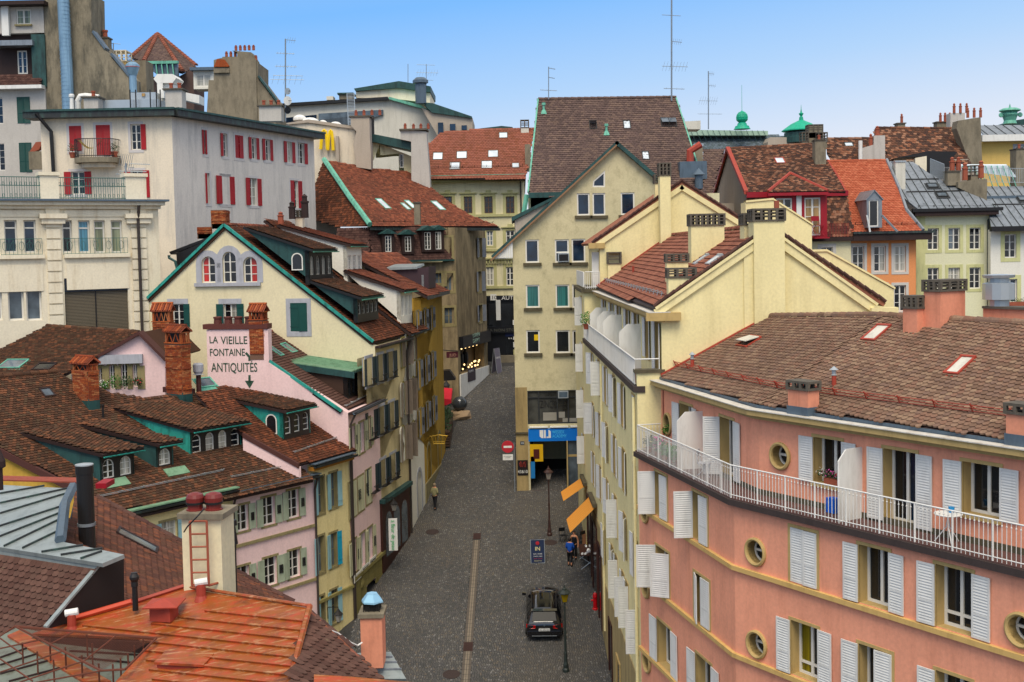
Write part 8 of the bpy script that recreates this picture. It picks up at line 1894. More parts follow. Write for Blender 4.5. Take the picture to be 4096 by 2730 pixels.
# ================================================================= near roofs at the lower left
RM_=plain('dull_red_sheet','8a4434',.6,dirt='5a3026',amt=.4)
def pm(k,x,y,Y):return atY(C(k,x,y),Y)
nb=thing('house','near brown tiled roof with a zinc top, dark metal cheek and tall black flue','building',(-12,36,10))
RgA=atY(C('o',460,1040),37.5);RgB=atY(C('n',650,330),45.3);RgB.z=RgA.z
gd=V((.93,.37,-.62));nn_=V((-.2,.93,0)).cross(gd).normalized();nn_=nn_ if nn_.z>0 else -nn_;np1=(RgA,nn_);RgB=onP(C('n',650,330),*np1)
NQ=[onP(C(*q),*np1) for q in (('n',650,330),('o',460,1040),('o',250,1080),('n',1240,960),('n',890,1090),('n',800,1090),('n',760,720),('n',440,640),('n',520,290))]
deck(nb,NQ,M['dkbrown']);tiles(nb,NQ,-gd,T['nearr'],.19,.21,'beaver',300)
ridge(nb,RgA+V((0,0,.03)),RgB+V((0,0,.03)),T['man'],.13,.42)
tt=V((.874,-.486,0));bb=V((.486,.874,0));T0,T1=atY((-30,2211),29.5),atY((386,2275),27.8);T1.z=T0.z
T1=atZ((386,2275),T0.z);tt=(T1-T0).normalized();bb=V((-tt.y,tt.x,0));
sn=tt.cross(bb+V((0,0,1.5))).normalized();sn=sn if sn.z>0 else -sn;spn=(T1,sn)
SQ=[onP(C('n',*q),*spn) for q in ((-60,690),(652,800),(300,1215),(0,1300),(-60,1310))]
deck(nb,SQ,M['dkbrown']);tiles(nb,SQ,V((0,0,1)),T['near'],.2,.15,'beaver',300)
zn=tt.cross(bb+V((0,0,.22))).normalized();zn=zn if zn.z>0 else -zn;znp=(T1+V((0,0,.22)),zn)
zq=[('n',-60,650),('n',0,657),('n',690,766),('n',836,706),('n',430,622),('n',408,500),('n',495,262),('n',0,236),('n',-60,234)]
ZQ=[onP(C(*q),*znp) for q in zq];deck(nb,ZQ,M['zinc'],.1,'zinc_roof')
for (a,b) in (((0,435),(478,290)),((0,520),(450,375)),((30,655),(412,470)),((155,668),(420,540)),((280,695),(560,650)),((410,715),(690,672)),((545,740),(690,690)),((0,365),(490,258)),((0,300),(300,248)),((0,590),(420,425))):
    A_,B_=onP(C('n',*a),*znp),onP(C('n',*b),*znp);MB().box(A_,B_-A_,zn.cross(B_-A_).normalized()*.035,zn*.05).build('standing_seam',M['gutter'],nb)
A_,B_=onP(C('n',495,262),*znp),onP(C('n',410,625),*znp);MB().tube([A_+zn*.06,onP(C('n',440,380),*znp)+zn*.06,B_+zn*.06],.14,6).build('zinc_hip',M['lead'],nb)
MB().prism([onP(C('n',*q),T1+V((0,0,.1)),V((bb.x,bb.y,0))) for q in ((-60,655),(690,766),(650,802),(-60,700))],-bb*.06).build('fascia',M['zinc'],nb)
MB().prism([onP(C('n',*q),T1,tt) for q in ((692,768),(835,708),(838,1060),(320,1210))],-tt*.08).build('dark_cheek',plain('dark_cladding','241e1e',.5,var=.1),nb)
A_,B_=onP(C('n',692,768),T1+tt*.03,tt),onP(C('n',318,1208),T1+tt*.03,tt);MB().box(A_,B_-A_,-tt*.12,V((0,0,.06))).build('cheek_edge',M['zinc'],nb)
def flue(q,k,x0,x1,yt,yb,Y,caps=True,root=nb,mk='black'):
    Y=Y or onP(C(k,x0,yb-20),*np1).y;a,b=pm(k,x0,yb,Y),pm(k,x1,yb,Y);r=(b.x-a.x)/2;h_=pm(k,x0,yt,Y).z-a.z;c=V(((a.x+b.x)/2,Y,a.z))
    o=MB().lathe(c,[(r*.92,-.3),(r*.92,h_*.9),(r*1.0,h_*.9),(r*1.0,h_),(r*.85,h_+.02)],18).build('flue',M[mk],root)
    if caps:MB().lathe(c+V((0,0,h_)),[(r*1.02,0),(r*1.02,.03),(r*.3,.06)],18).build('flue_cap',M['steel'],o);MB().lathe(c+V((0,0,h_*.24)),[(r*1.02,0),(r*1.02,.08)],18).build('flue_band',M['dzinc'],o)
flue(0,'n',530,648,105,640,0)
p=pm('n',912,1025,26.8);s_=26.8/4700/1.6855;MB().lathe(p,[(20*s_,-.2),(18*s_,105*s_),(24*s_,108*s_),(22*s_,140*s_),(32*s_,160*s_),(32*s_,175*s_),(20*s_,198*s_),(22*s_,202*s_)],12).build('flue',M['black'],nb)
skylight(nb,np1,[C('n',*q) for q in ((770,545),(840,540),(1040,700),(1020,725))],M['dkbrown'],M['g_grey'])
A_,B_=pm('n',-20,210,36),pm('n',530,225,36);MB().box(A_,B_-A_,V((0,.4,.05)),V((0,0,.04))).build('red_metal_strip',RM_,nb);bxm(nb,'n',645,228,717,262,37,.8,'red_hs','red_box')
MB().lathe(pm('n',2,270,30),[(.08,0),(.08,.55),(.16,.6),(.16,.75),(.08,.95),(.02,1.1)],10).build('finial',M['dkbrown'],nb)
MB().prism([RgA+V((0,-.2,-.4)),RgB+V((0,-.2,-.4)),V((RgB.x,RgB.y-.2,6)),V((RgA.x,RgA.y-.2,6))],V((.2,.3,0))).build('wall',M['far_w'],nb)
# rust red metal roof
def rustmat():
    m,nt,b=newmat('rusty_red_roof_paint');n1=noise(nt,1.1,(1,1,1),6,.65);n2=noise(nt,3.2,(.35,1.6,1),8,.75);n3=noise(nt,6,(.25,2.2,1),6,.7)
    base=ramp(nt,n1,[(.30,lin('52301f')),(.42,lin('7c4028')),(.5,lin('a2462e')),(.6,lin('8a4a28')),(.7,lin('7a4424'))])
    base=mix(nt,ramp(nt,n2,[(.44,BW(0)),(.56,BW(.9))]),base,lin('8a4f24'));base=mix(nt,ramp(nt,n3,[(.54,BW(0)),(.64,BW(.8))]),base,lin('ac8462'))
    nt.links.new(base,b.inputs['Base Color']);b.inputs['Roughness'].default_value=.42;b.inputs['Specular IOR Level'].default_value=.5;bump(nt,b,n3,.25,.01);return m
RM=rustmat()
mr=thing('metal_roof','rust red painted metal roof with raised seams and small vents in the lower left corner','roof',(-6,26,22))
ra,rb_,rc=atY((736,2355),27.5),atY((1238,2432),25.6),atY((1161,2745),23.0);rpm=plane3(ra,rb_,rc)
MQ=[onP(C(*q),*rpm) for q in (('n',320,1205),('n',890,1045),('n',1240,932),('o',572,1068),('o',430,1600),('n',700,1650),('n',1050,1270),('n',210,1240))]
deck(mr,MQ,RM,.06,'metal_sheet');MB().prism([p-V((0,0,.1)) for p in MQ],V((0,0,-1.5))).build('wall_under',M['dkbrown'],mr)
def seam(a,b,r=.035):A_,B_=onP(a,*rpm),onP(b,*rpm);MB().box(A_,B_-A_,rpm[1].cross(B_-A_).normalized()*.05,rpm[1]*.05).build('standing_seam',RM,mr)
for i in range(9):
    v0=2426+i*37;ul=max(240,900-(v0-2398)*2.9) if i<3 else (330 if i==3 else 560+(i-4)*12);ur=1238-(v0-2372)*.25
    seam((ul,v0+.107*(ul-600)),(ur,v0+.107*(ur-600)))
MB().tube([MQ[3]+V((0,0,.05)),MQ[4]+V((0,0,.05))],.07,6).build('verge_roll',RM,mr);MB().tube([MQ[2]+V((0,0,.05)),MQ[3]+V((0,0,.05))],.04,6).build('ridge_roll',RM,mr)
MB().tube([MQ[0]+V((0,0,.06)),MQ[1]+V((0,0,.08))],.07,6).build('bright_flashing',M['rednew'],mr);MB().tube([MQ[1]+V((0,0,.05)),MQ[2]+V((0,0,.05))],.05,6).build('ridge_roll',M['red_tr'],mr)
c=onP(C('n',1098,1140),*rpm);MB().box(c-V((.25,.16,0)),V((.5,-.13,0)),V((.1,.33,0)),V((0,0,.34))).build('vent_box',M['red_tr'],mr);MB().lathe(c+V((.05,0,.34)),[(.54,0),(.55,.03),(.02,.14)],4).build('vent_hat',M['red_tr'],mr)
c=onP(C('n',1060,1490),*rpm);hb_=MB().box(c,V((1.0,-.2,-.0)),V((.1,.4,.08)),V((0,0,.15))).build('roof_hatch',M['red_tr'],mr);MB().box(c+V((-.05,-.04,.15)),V((1.1,-.22,0)),V((.12,.46,.09)),V((0,0,.05))).build('hatch_lid',RM,hb_)
for q,r_ in ((('n',485,1210),.1),(('n',1357,1005),.11)):
    c=onP(C(*q),*rpm);MB().lathe(c,[(r_*1.5,-.05),(r_,.08),(r_,.35)],10).build('vent_pipe',M['red_tr'],mr);MB().tube([c+V((-.13,-.03,.38)),c+V((.15,.03,.41))],.085,10).build('white_cowl',M['white'],mr)
# the stack with the ladder and two fans
lc=thing('ladder_stack','cream chimney stack with a red iron ladder and two red roof fans on top','chimney',ra)
a,b=pm('n',1240,945,27.4),pm('n',1512,945,27.4);wL=b.x-a.x;tz=pm('n',1240,462,27.4).z
st_=MB().box(V((a.x,27.4,a.z-.6)),V((wL,-.12,0)),V((.1,.85,0)),V((0,0,tz-a.z+.6))).build('stack',M['cream'],lc)
MB().box(V((a.x-.08,27.3,tz)),V((wL+.16,-.14,0)),V((.12,1.05,0)),V((0,0,.13))).build('coping',M['concrete'],lc)
for x in (1318,1443):
    c=pm('n',x,420,27.7);c.z=tz+.13;f=MB().lathe(c,[(.215,0),(.215,.03),(.18,.04),(.18,.16),(.21,.17),(.215,.3),(.18,.38),(.07,.42)],16).build('roof_fan',plain('dark_red_fan','6e2a26',.4) if 'dark_red_fan' not in bpy.data.materials else bpy.data.materials['dark_red_fan'],lc);MB().lathe(c+V((0,0,.15)),[(.22,0),(.22,.05)],16).build('fan_grille',M['black'],f)
lr_=MB();la,lb_,lt=pm('n',1295,915,27.1),pm('n',1408,915,27.1),pm('n',1300,482,27.1).z
for p in (la,lb_):lr_.tube([p,V((p.x,p.y,lt))],.03,6)
for i in range(6):z=la.z+(lt-la.z)*(i/5);lr_.tube([V((la.x,la.y,z)),V((lb_.x,lb_.y,z))],.022,6)
lr_.tube([la,la+V((.25,.3,0)),lb_+V((.25,.3,0)),lb_],.03,6);lr_.build('ladder',M['terra'],lc)
MB().tube([pm('n',1375,400,27),pm('n',1330,450,26.9),pm('n',1262,520,27),pm('n',1240,555,27.2)],.018,5).build('cable',M['black'],lc)
flue(0,'n',1538,1605,640,1000,28.4,False,lc);p=pm('n',1570,640,28.4);s_=28.4/4700/1.6855;MB().lathe(p,[(24*s_,0),(36*s_,5*s_),(20*s_,130*s_),(34*s_,135*s_),(30*s_,170*s_),(5*s_,176*s_)],12).build('flue_hood',M['black'],lc)
# rusty mesh cage over a glazed roof
mg=thing('mesh_guard','rusty wire guard frame standing over an old glass roof in the bottom left corner','guard frame',atY((200,2650),22))
gpl=(onP(C('n',600,1400),*rpm)+V((0,0,-.25)),V((-.1,-.25,1)).normalized());GQ=[onP(C('n',*q),*gpl) for q in ((-60,1290),(110,1200),(1050,1330),(830,1560),(650,1660),(-60,1660))]
deck(mg,GQ,M['g_grey'] if 0 else plain('old_roof_glass','6e7469',.25,dirt='4a4036',amt=.6),.05,'glass_roof');hb2=[onP(C('n',*q),gpl[0]+V((0,0,.05)),gpl[1]) for q in ((50,1250),(130,1215),(750,1560),(560,1560))];MB().prism(hb2,V((0,0,-.06))).build('rusty_beam',RM,mg)
g2=(gpl[0]+V((0,0,.55)),gpl[1]);rm_=plain('rusty_iron_bar','5e3426',.8,var=.3);mb=MB()
def gl2(a,b,r=.018):mb.tube([onP(C('n',*a),*g2),onP(C('n',*b),*g2)],r,5)
gl2((100,1190),(1055,1270),.028);gl2((1055,1270),(845,1480),.028);gl2((100,1190),(680,1490),.028);gl2((680,1490),(845,1480),.025);gl2((0,1258),(100,1190));gl2((0,1340),(300,1275));gl2((0,1500),(430,1355));gl2((560,1430),(780,1255));gl2((340,1310),(500,1225));gl2((0,1410),(220,1560));gl2((240,1570),(680,1490));gl2((130,1568),(560,1425));gl2((0,1270),(150,1380))
for q in ((150,1300),(250,1360),(335,1275),(440,1330),(585,1245),(620,1305),(905,1320),(965,1275),(862,1375),(812,1405),(760,1445),(665,1440),(550,1385),(360,1415)):a=onP(C('n',*q),*g2);mb.tube([a,a-V((0,0,.5))],.02,5)
mb.build('guard_frame',rm_,mg)
for (a,b) in (((390,1290),(1000,1330)),((470,1355),(990,1385)),((530,1400),(940,1440)),((0,1400),(200,1330)),((0,1450),(330,1350)),((0,1510),(400,1400)),((60,1560),(480,1450))):A_,B_=onP(C('n',*a),gpl[0]+V((0,0,.02)),gpl[1]),onP(C('n',*b),gpl[0]+V((0,0,.02)),gpl[1]);MB().tube([A_,B_],.025,4).build('glazing_bar',M['dkbrown'],mg)
wm=MB();P0_,PX,PY=onP(C('n',100,1190),*g2),onP(C('n',1055,1270),*g2),onP(C('n',680,1490),*g2)
for i in range(1,60):t=i/60;wm.tube([P0_+(PX-P0_)*t,P0_+(PY-P0_)*t+(PX-PY)*0],.0035,3,cap=False);wm.tube([P0_+(PX-P0_)*t,PX+(PY-PX)*(1-t)*.0+(PY-PX)*(1-t)],.0035,3,cap=False)
wm.build('wire_mesh',rm_,mg,kind='stuff')
# tiled slope right of the metal roof, salmon stack, little zinc roof
MB().tube([pm('o',632,1188,27.5),pm('o',760,1235,28),pm('o',850,1300,28.2),pm('o',895,1320,28.4),pm('o',925,1300,28.5)],.02,5).build('cable',M['white'],mr)
sr=thing('house','steep brown tiled slope and small zinc roof below the metal roof, beside a salmon stack','building',(-4,28,8))
q_=[rb_+V((.0,0,-.25)),atY(C('o',1025,1530),24.6),atY(C('o',470,1640),22.6)];tpl=plane3(*q_)
TQ2=[onP(C('o',*q),*tpl) for q in ((572,1110),(1030,1535),(1150,1640),(420,1640))];deck(sr,TQ2,M['dkbrown']);tiles(sr,TQ2,V((0,0,1)),T['near'],.17,.2,'point',200)
ridge(sr,TQ2[0],TQ2[1],T['redf'],.07,.4)
TQ3=[atY(C('o',560,1095),29.5),atY(C('o',860,1345),27.5),atY(C('o',980,1520),26.0),atY(C('o',560,1180),27.5)];p3_=plane3(*TQ3[:3]);TQ3[3]=onP(C('o',560,1180),*p3_);deck(sr,TQ3,T['man']);ridge(sr,TQ3[0],TQ3[1],T['man'],.1,.4)
bq=[onP(C('o',*q),rc+V((0,-.3,.1)),V((0,-.4,1)).normalized()) for q in ((600,1515),(850,1530),(1349,1575),(1349,1640),(600,1640))];deck(sr,bq,RM,.05,'metal_sheet')
zp2=(atY(C('o',1000,1450),29),V((.1,-.5,1)).normalized());zq2=[onP(C('o',*q),*zp2) for q in ((858,1372),(1118,1362),(1222,1545),(1020,1545))];deck(sr,zq2,M['zinc'],.08)
for a,b in (((890,1412),(1130,1405)),((930,1445),(1160,1440)),((965,1492),(1190,1488))):A_,B_=onP(C('o',*a),*zp2),onP(C('o',*b),*zp2);MB().box(A_,B_-A_,V((0,.04,0)),V((0,0,.05))).build('standing_seam',M['dzinc'],sr)
ss=thing('chimney_stack','salmon chimney stack with a pale blue metal cap standing on the small zinc roof','chimney',atY(C('o',990,1365),29))
a,b=pm('o',918,1368,28.6),pm('o',1064,1368,28.6);tz=pm('o',918,1135,28.6).z;MB().box(V((a.x,28.6,a.z-.4)),V((b.x-a.x,0,0)),V((0,.7,0)),V((0,0,tz-a.z+.4))).build('stack',salm,ss);MB().box(V((a.x-.05,28.55,tz)),V((b.x-a.x+.1,0,0)),V((0,.8,0)),V((0,0,.1))).build('coping',M['concrete'],ss)
c=V(((a.x+b.x)/2,28.95,tz+.1));mb=MB();
for i in range(4):
    for j in range(4):
        if i in (0,3) or j in (0,3):mb.bx(c.x-.21+i*.13,c.x-.19+i*.13,c.y-.21+j*.13,c.y-.19+j*.13,c.z,c.z+.22)
mb.bx(c.x-.17,c.x+.17,c.y-.17,c.y+.17,c.z,c.z+.2);mb.build('cap_grille',M['black'],ss)
MB().lathe(c+V((0,0,.2)),[(.29,0),(.28,.04),(.15,.2),(.14,.22)],6).build('metal_cap',plain('pale_blue_metal','8fb8d0',.4,.2),ss)
# ================================================================= things in the street
def slope_m(p,rz=0):return Matrix.Translation(V(p))@Matrix.Rotation(math.atan(SL),4,'X')@Matrix.Rotation(rz,4,'Z')
# ---- black estate car seen from behind
cp_=ground(C('p',1143,1297));CMx=slope_m(cp_+V((0,0,.02)),math.radians(-1))@Matrix.Scale(1.06,4)
car=bpy.data.objects.new('parked_car',None);link(car,None,CMx);tag(car,'black estate car parked on the cobbles, seen from behind, with a white number plate','car')
paint,ntc,bc_=newmat('black_car_paint');bc_.inputs['Base Color'].default_value=(.006,.006,.008,1);bc_.inputs['Roughness'].default_value=.12;bc_.inputs['Coat Weight'].default_value=1;bc_.inputs['Coat Roughness'].default_value=.03
cgl=glass('car_glass','0a0c0f',.05,.3);cgl.node_tree.nodes['Principled BSDF'].inputs['Specular IOR Level'].default_value=.3
# station: y, half widths at sill/bulge/belt/roof edge, heights sill/bulge/belt/roof edge/roof centre
ST=[(0,.70,.78,.74,.70,.38,.55,.80,.84,.86),(.04,.80,.85,.80,.72,.28,.58,.90,.94,.96),(.12,.82,.87,.82,.70,.24,.60,.93,1.02,1.04),(.45,.84,.88,.84,.60,.22,.62,.94,1.36,1.39),(.75,.85,.89,.85,.59,.22,.63,.94,1.41,1.44),(1.5,.86,.90,.86,.60,.22,.63,.93,1.43,1.47),(2.3,.86,.90,.86,.61,.22,.62,.91,1.40,1.45),(2.75,.86,.90,.85,.63,.22,.62,.90,1.33,1.38),(3.45,.86,.90,.84,.74,.22,.62,.88,.94,1.0),(3.6,.86,.90,.83,.70,.22,.61,.86,.91,.96),(4.1,.84,.87,.78,.62,.22,.58,.78,.84,.88),(4.4,.76,.78,.68,.52,.24,.52,.68,.74,.77),(4.5,.62,.64,.58,.45,.32,.48,.58,.62,.64)]
def ring(s_):
    y,w1,w2,w3,w4,z1,z2,z3,z4,z5=s_;R=[(w1,z1),(w2,z2),(w3,z3),(w4,z4),(w4*.55,(z4+z5*2)/3),(0,z5)];return [V((x,y,z)) for x,z in R]+[V((-x,y,z)) for x,z in R[-2::-1]]
rg=[ring(s_) for s_ in ST];n_=len(rg[0]);vs=[p for r in rg for p in r];fs=[(i*n_+j,i*n_+j+1,(i+1)*n_+j+1,(i+1)*n_+j) for i in range(len(rg)-1) for j in range(n_-1)]
fs=[f[::-1] for f in fs]
mb=MB().add(vs,fs);mb.add(rg[0],[tuple(range(n_))]);mb.add(rg[-1],[tuple(range(n_))[::-1]]);mb.add([p for r in rg for p in (r[0],r[-1])],[(2*i,2*i+1,2*i+3,2*i+2) for i in range(len(rg)-1)])
mb.build('body',paint,car,CMx,smooth=True)
def gq(name,pts,off_,mt=cgl,parent=car):MB().prism([V(p)+V(off_) for p in pts],V(off_)*-1.2 if V(off_).length else V((0,0,-.01))).build(name,mt,parent,CMx)
def lp(a,b,t):return V(a)+(V(b)-V(a))*t
def qd(i,j,i2,j2,s_=.06):
    A_,B_,C_,D_=rg[i][j],rg[i][j2],rg[i2][j2],rg[i2][j];c=(A_+B_+C_+D_)/4;return [lp(p,c,s_) for p in (A_,B_,C_,D_)]
A_,B_,C_,D_=rg[2][3],rg[2][7],rg[3][7],rg[3][3];gq('rear_window',[lp(A_,B_,.08),lp(B_,A_,.08),lp(C_,D_,.06),lp(D_,C_,.06)],(0,-.035,.03),plain('tinted_rear_glass','101418',.25,spec=.12))
A_,B_,C_,D_=rg[7][3],rg[7][7],rg[8][7],rg[8][3];gq('windscreen',[lp(A_,B_,.05),lp(B_,A_,.05),lp(C_,D_,.05),lp(D_,C_,.05)],(0,.03,.05))
gr_=MB()
for i in (4,5):gr_.add([p+V((0,0,.008)) for p in rg[i][4:7]+rg[i+1][4:7]],[(3,4,1,0),(4,5,2,1)])
gr_.build('glass_roof',cgl,car,CMx,smooth=True)
for s_ in (0,1):
    j,j2=(2,3) if s_==0 else (8,7);sx_=1 if s_==0 else -1
    for i in (3,4,5,6):gq('side_window',qd(i,j,i+1,j2,.1),(.015*sx_,0,.008))
    MB().tube([V((sx_*.6,.7,1.44)),V((sx_*.6,1.5,1.47)),V((sx_*.61,2.3,1.44))],.018,6).build('roof_rail',M['black'],car,CMx)
    m_=MB().box(V((sx_*.88,2.95,.98)),V((sx_*.2,0,.02)),V((0,.1,0)),V((0,0,.14))).build('wing_mirror',paint,car,CMx)
    red,_,br_=newmat('tail_light_red') if s_==0 else (bpy.data.materials['tail_light_red'],0,0)
    if s_==0:br_.inputs['Base Color'].default_value=lin('9a1418');br_.inputs['Roughness'].default_value=.15
    MB().prism([V((sx_*.42,-.03,.72)),V((sx_*.42,-.03,.86)),V((sx_*.80,.03,.90)),V((sx_*.87,.10,.84)),V((sx_*.87,.06,.72)),V((sx_*.6,-.02,.70))],V((0,.12,0))).build('tail_light',red,car,CMx)
for x in (-.80,.80):
    for y in (.85,3.6):
        w_=MB().lathe((x-.11,y,.32),[(.32,0),(.33,.04),(.33,.18),(.32,.22)],22,0,(1,0,0)).build('wheel',plain('tyre_rubber','141414',.85) if 'tyre_rubber' not in bpy.data.materials else bpy.data.materials['tyre_rubber'],car,CMx)
        MB().lathe((x+(.10 if x>0 else -.12),y,.32),[(.22,0),(.2,.02)],16,0,(1,0,0)).build('rim',M['steel'],w_,CMx)
MB().bx(-.82,.82,-.06,.12,.30,.56).build('bumper',paint,car,CMx)
npl=MB().bx(-.27,.27,-.085,-.06,.60,.72).build('number_plate',M['white'],car,CMx);me=text_mesh('VD 275 023',.1,M['black'],'lettering',.003,1,'CENTER');inst('lettering',me,npl,CMx@Matrix.Translation((0,-.09,.625))@Matrix.Rotation(math.radians(90),4,'X'))
MB().lathe((0,-.03,.88),[(.05,0),(.05,.015)],16,0,(0,-1,0)).build('badge',M['lead'],car,CMx);MB().bx(-.6,.6,-.07,-.05,.33,.35).build('chrome_strip',M['steel'],car,CMx);MB().box((-.02,.15,1.07),(.5,0,0),(0,.03,.03),(0,.01,.015)).build('wiper',M['black'],car,CMx);MB().bx(-.62,.62,.38,.62,1.40,1.425).build('spoiler',paint,car,CMx)
# ---- street lamps
def lamp(q,h_,lab,mk,glassm,k):
    p=ground(q);t=thing('street_lamp',lab,'street lamp',p,'old lantern street lamps');m_=M[mk] if isinstance(mk,str) else mk;z=gz(p.y)
    MB().lathe(p,[(.17,-.05),(.17,.12),(.12,.2),(.13,.35),(.09,.5),(.075,.9),(.09,.92),(.06,1.0),(.05,h_*.45),(.07,h_*.46),(.045,h_*.5),(.035,h_-.85),(.07,h_-.83),(.04,h_-.78),(.05,h_-.68)],12).build('post',m_,t)
    c=p+V((0,0,h_-.66));lan=MB();a,b=.11,.21
    for i in range(4):
        t1,t2=math.pi*(i+.5)/2,math.pi*(i+1.5)/2;f=MB()
        P_=[c+V((a*1.3*math.cos(t1),a*1.3*math.sin(t1),0)),c+V((a*1.3*math.cos(t2),a*1.3*math.sin(t2),0)),c+V((b*1.3*math.cos(t2),b*1.3*math.sin(t2),.42)),c+V((b*1.3*math.cos(t1),b*1.3*math.sin(t1),.42))]
        lan.tube([P_[0],P_[3]],.014,4);lan.tube([P_[3],P_[2]],.016,4);lan.tube([P_[0],P_[1]],.016,4);f.add(P_,[(0,1,2,3)]);f.build('pane',glassm,t)
    lan.lathe(c+V((0,0,.43)),[(.31,0),(.30,.04),(.16,.16),(.12,.17),(.12,.22),(.05,.28),(.02,.42)],8);lan.lathe(c,[(.05,-.05),(.12,0),(.05,.02),(.04,.2)],8);lan.build('lantern',m_,t)
ag_=glass('amber_glass','8a7424',.15,.2);ag2=glass('pale_lantern_glass','8c8880',.15,.2)
lamp(C('p',1287,1495),4.1,'dark green lamp post with an amber glazed lantern right of the black car',plain('lamp_green_black','252d2a',.5),ag_,0)
lamp(C('p',1177,578),4.2,'brown lamp post with a grey lantern in front of the dark passage',plain('lamp_brown','3a2622',.5),ag2,1)
def wall_lantern(p,s_,lab,dr):
    t=thing('wall_lantern',lab,'wall lantern',p,'black lanterns hanging on the left hand fronts');p=V(p)
    MB().lathe(p,[(.06*s_,-.02),(.11*s_,0),(.2*s_,.4*s_),(.27*s_,.41*s_),(.12*s_,.56*s_),(.03*s_,.7*s_)],6).build('lantern',M['black'],t);MB().lathe(p,[(.118*s_,.03),(.2*s_,.37*s_)],6).build('pane',ag2,t);MB().tube([p+V((0,0,.7*s_)),p+V((0,0,.78*s_)),p+V(dr)+V((0,0,.7*s_)),p+V(dr)+V((0,0,.1*s_))],.025,5).build('bracket',M['black'],t)
wall_lantern(F4.pt(.45,F4.h('o',1028,430)[1],.75),1.0,'black wall lantern in front of the brown shopfront',-F4.n*.7);wall_lantern(F2w.pt(.8,F2w.h('o',672,1160)[1],.7),1.0,'black wall lantern in front of the lowest pale blue shutters of the narrow yellow house',-F2w.n*.65);wall_lantern(atY(C('j',1985,830),97),1.4,'black wall lantern beneath the dark awning at the tan corner house',V((-.8,.2,0)))
# ---- hydrant
p=ground(C('p',1500,1076))-V((.12,0,0));hy=thing('fire_hydrant','red fire hydrant at the foot of the yellow facade','hydrant',p);rd_=plain('hydrant_red','a81c22',.4)
MB().lathe(p,[(.16,-.03),(.16,.06),(.11,.1),(.11,.62),(.13,.64),(.13,.72),(.1,.86),(.04,.93)],14).build('barrel',rd_,hy);MB().lathe(p+V((-.22,0,.5)),[(.06,0),(.06,.44)],10,0,(1,0,0)).build('outlet',rd_,hy);MB().lathe(p+V((0,0,.93)),[(.03,0),(.03,.05)],6).build('cap_nut',M['steel'],hy)
# ---- boards and signs
def aboard(name,lab,q,w_,h_,col,rz,lines,side=False):
    p=ground(q);W_=slope_m(p,rz);W_=Matrix.Translation(p)@Matrix.Rotation(rz,4,'Z');t=bpy.data.objects.new(name,None);link(t,None,W_);tag(t,lab,'sandwich board')
    for s_ in (-1,1):
        mb=MB();mb.box((-w_/2,s_*.3,.02),(w_,0,0),(0,.03,0),(0,-s_*.27,h_));b=mb.build('board_panel',col,t,W_);fr=MB()
        A_,B_,C_,D_=V((-w_/2,s_*.3,0)),V((w_/2,s_*.3,0)),V((w_/2,s_*.03,h_)),V((-w_/2,s_*.03,h_));fr.tube([A_,B_,C_,D_],.022,5,closed=True);fr.build('board_frame',M['steel'],b,W_)
        if s_==-1:
            up=(D_-A_).normalized();R=Matrix.Identity(4);nrm=V((1,0,0)).cross(up)
            for i in range(3):R[i][0]=(1,0,0)[i];R[i][1]=up[i];R[i][2]=nrm[i]
            for s2,sz,fy,mt,fw in lines:
                me=text_mesh(s2,sz,mt,'lettering',.002,1,'CENTER');o_=A_+V((w_/2,0,0))+up*(h_*fy)+nrm*.012;inst('lettering',me,b,W_@Matrix.Translation(o_)@R)
    return t
navy=plain('board_navy','17233f',.4,var=.05);crm=plain('board_cream','d8cf9a',.6);bred=plain('board_red','b0303a',.6)
bd=aboard('sandwich_board','navy blue sandwich board reading IN standing upright on the cobbles',C('p',1097,755),0.82,1.32,navy,math.radians(2),[('IN',.32,.55,crm,0),('SACS  VALISES',.085,.38,M['white'],0),('T-SHIRTS  MODE',.07,.28,M['white'],0),('SPORT  VOYAGE',.065,.18,bred,0),('GADGETS  FUN',.065,.08,crm,0)])
W_=WM[bd.name];MB().lathe(W_@V((0,-.10,1.14)),[(.11,0),(.11,.02),(.07,.021),(.07,.03)],16,0,(0,-1,0)).build('board_logo',bred,bd)
aboard('sandwich_board','tall white framed folding board standing sideways at the top of the street',C('k',420,655),1.0,2.3,plain('board_grey','6a6470',.5),math.radians(62),[('SOLDES',.22,.6,M['white'],0)])
p=ground(C('p',943,285));ne=thing('no_entry_sign','red no entry sign with white plate below, on a grey post by the olive building','road sign',p);mb=MB().tube([p,p+V((0,0,3.4))],.04,8).build('post',M['dzinc'],ne)
c=atY(C('k',517,1317),p.y-.1);MB().tube([V((p.x,p.y,c.z)),V((c.x,c.y+.03,c.z))],.03,6).build('bracket',M['dzinc'],ne);dk_=MB().lathe(c,[(.42,0),(.42,.03),(.40,.035)],28,0,(0,-1,0)).build('sign_disc',bred,ne);MB().box(c+V((-.28,-.05,-.07)),V((.56,0,0)),V((0,.01,0)),V((0,0,.14))).build('white_bar',M['white'],dk_)
c2_=c+V((0,0,-.72));pl_=MB().box(c2_+V((-.35,-.04,-.2)),V((.7,0,0)),V((0,.03,0)),V((0,0,.4))).build('sign_plate',M['white'],ne);me=text_mesh('Services publics\nautorisés',.09,M['black'],'lettering',.002,1,'CENTER');inst('lettering',me,pl_,Matrix.Translation(c2_+V((0,-.045,.04)))@Matrix.Rotation(math.radians(90),4,'X'))
a,b=F4.h('o',1010,700),F4.h('o',1010,488);sgp=F4.pt(.15,0,.75);zz0,zz1=30-(1800+705/1.6862-1020)/4700*sgp.y,30-(1800+485/1.6862-1020)/4700*sgp.y
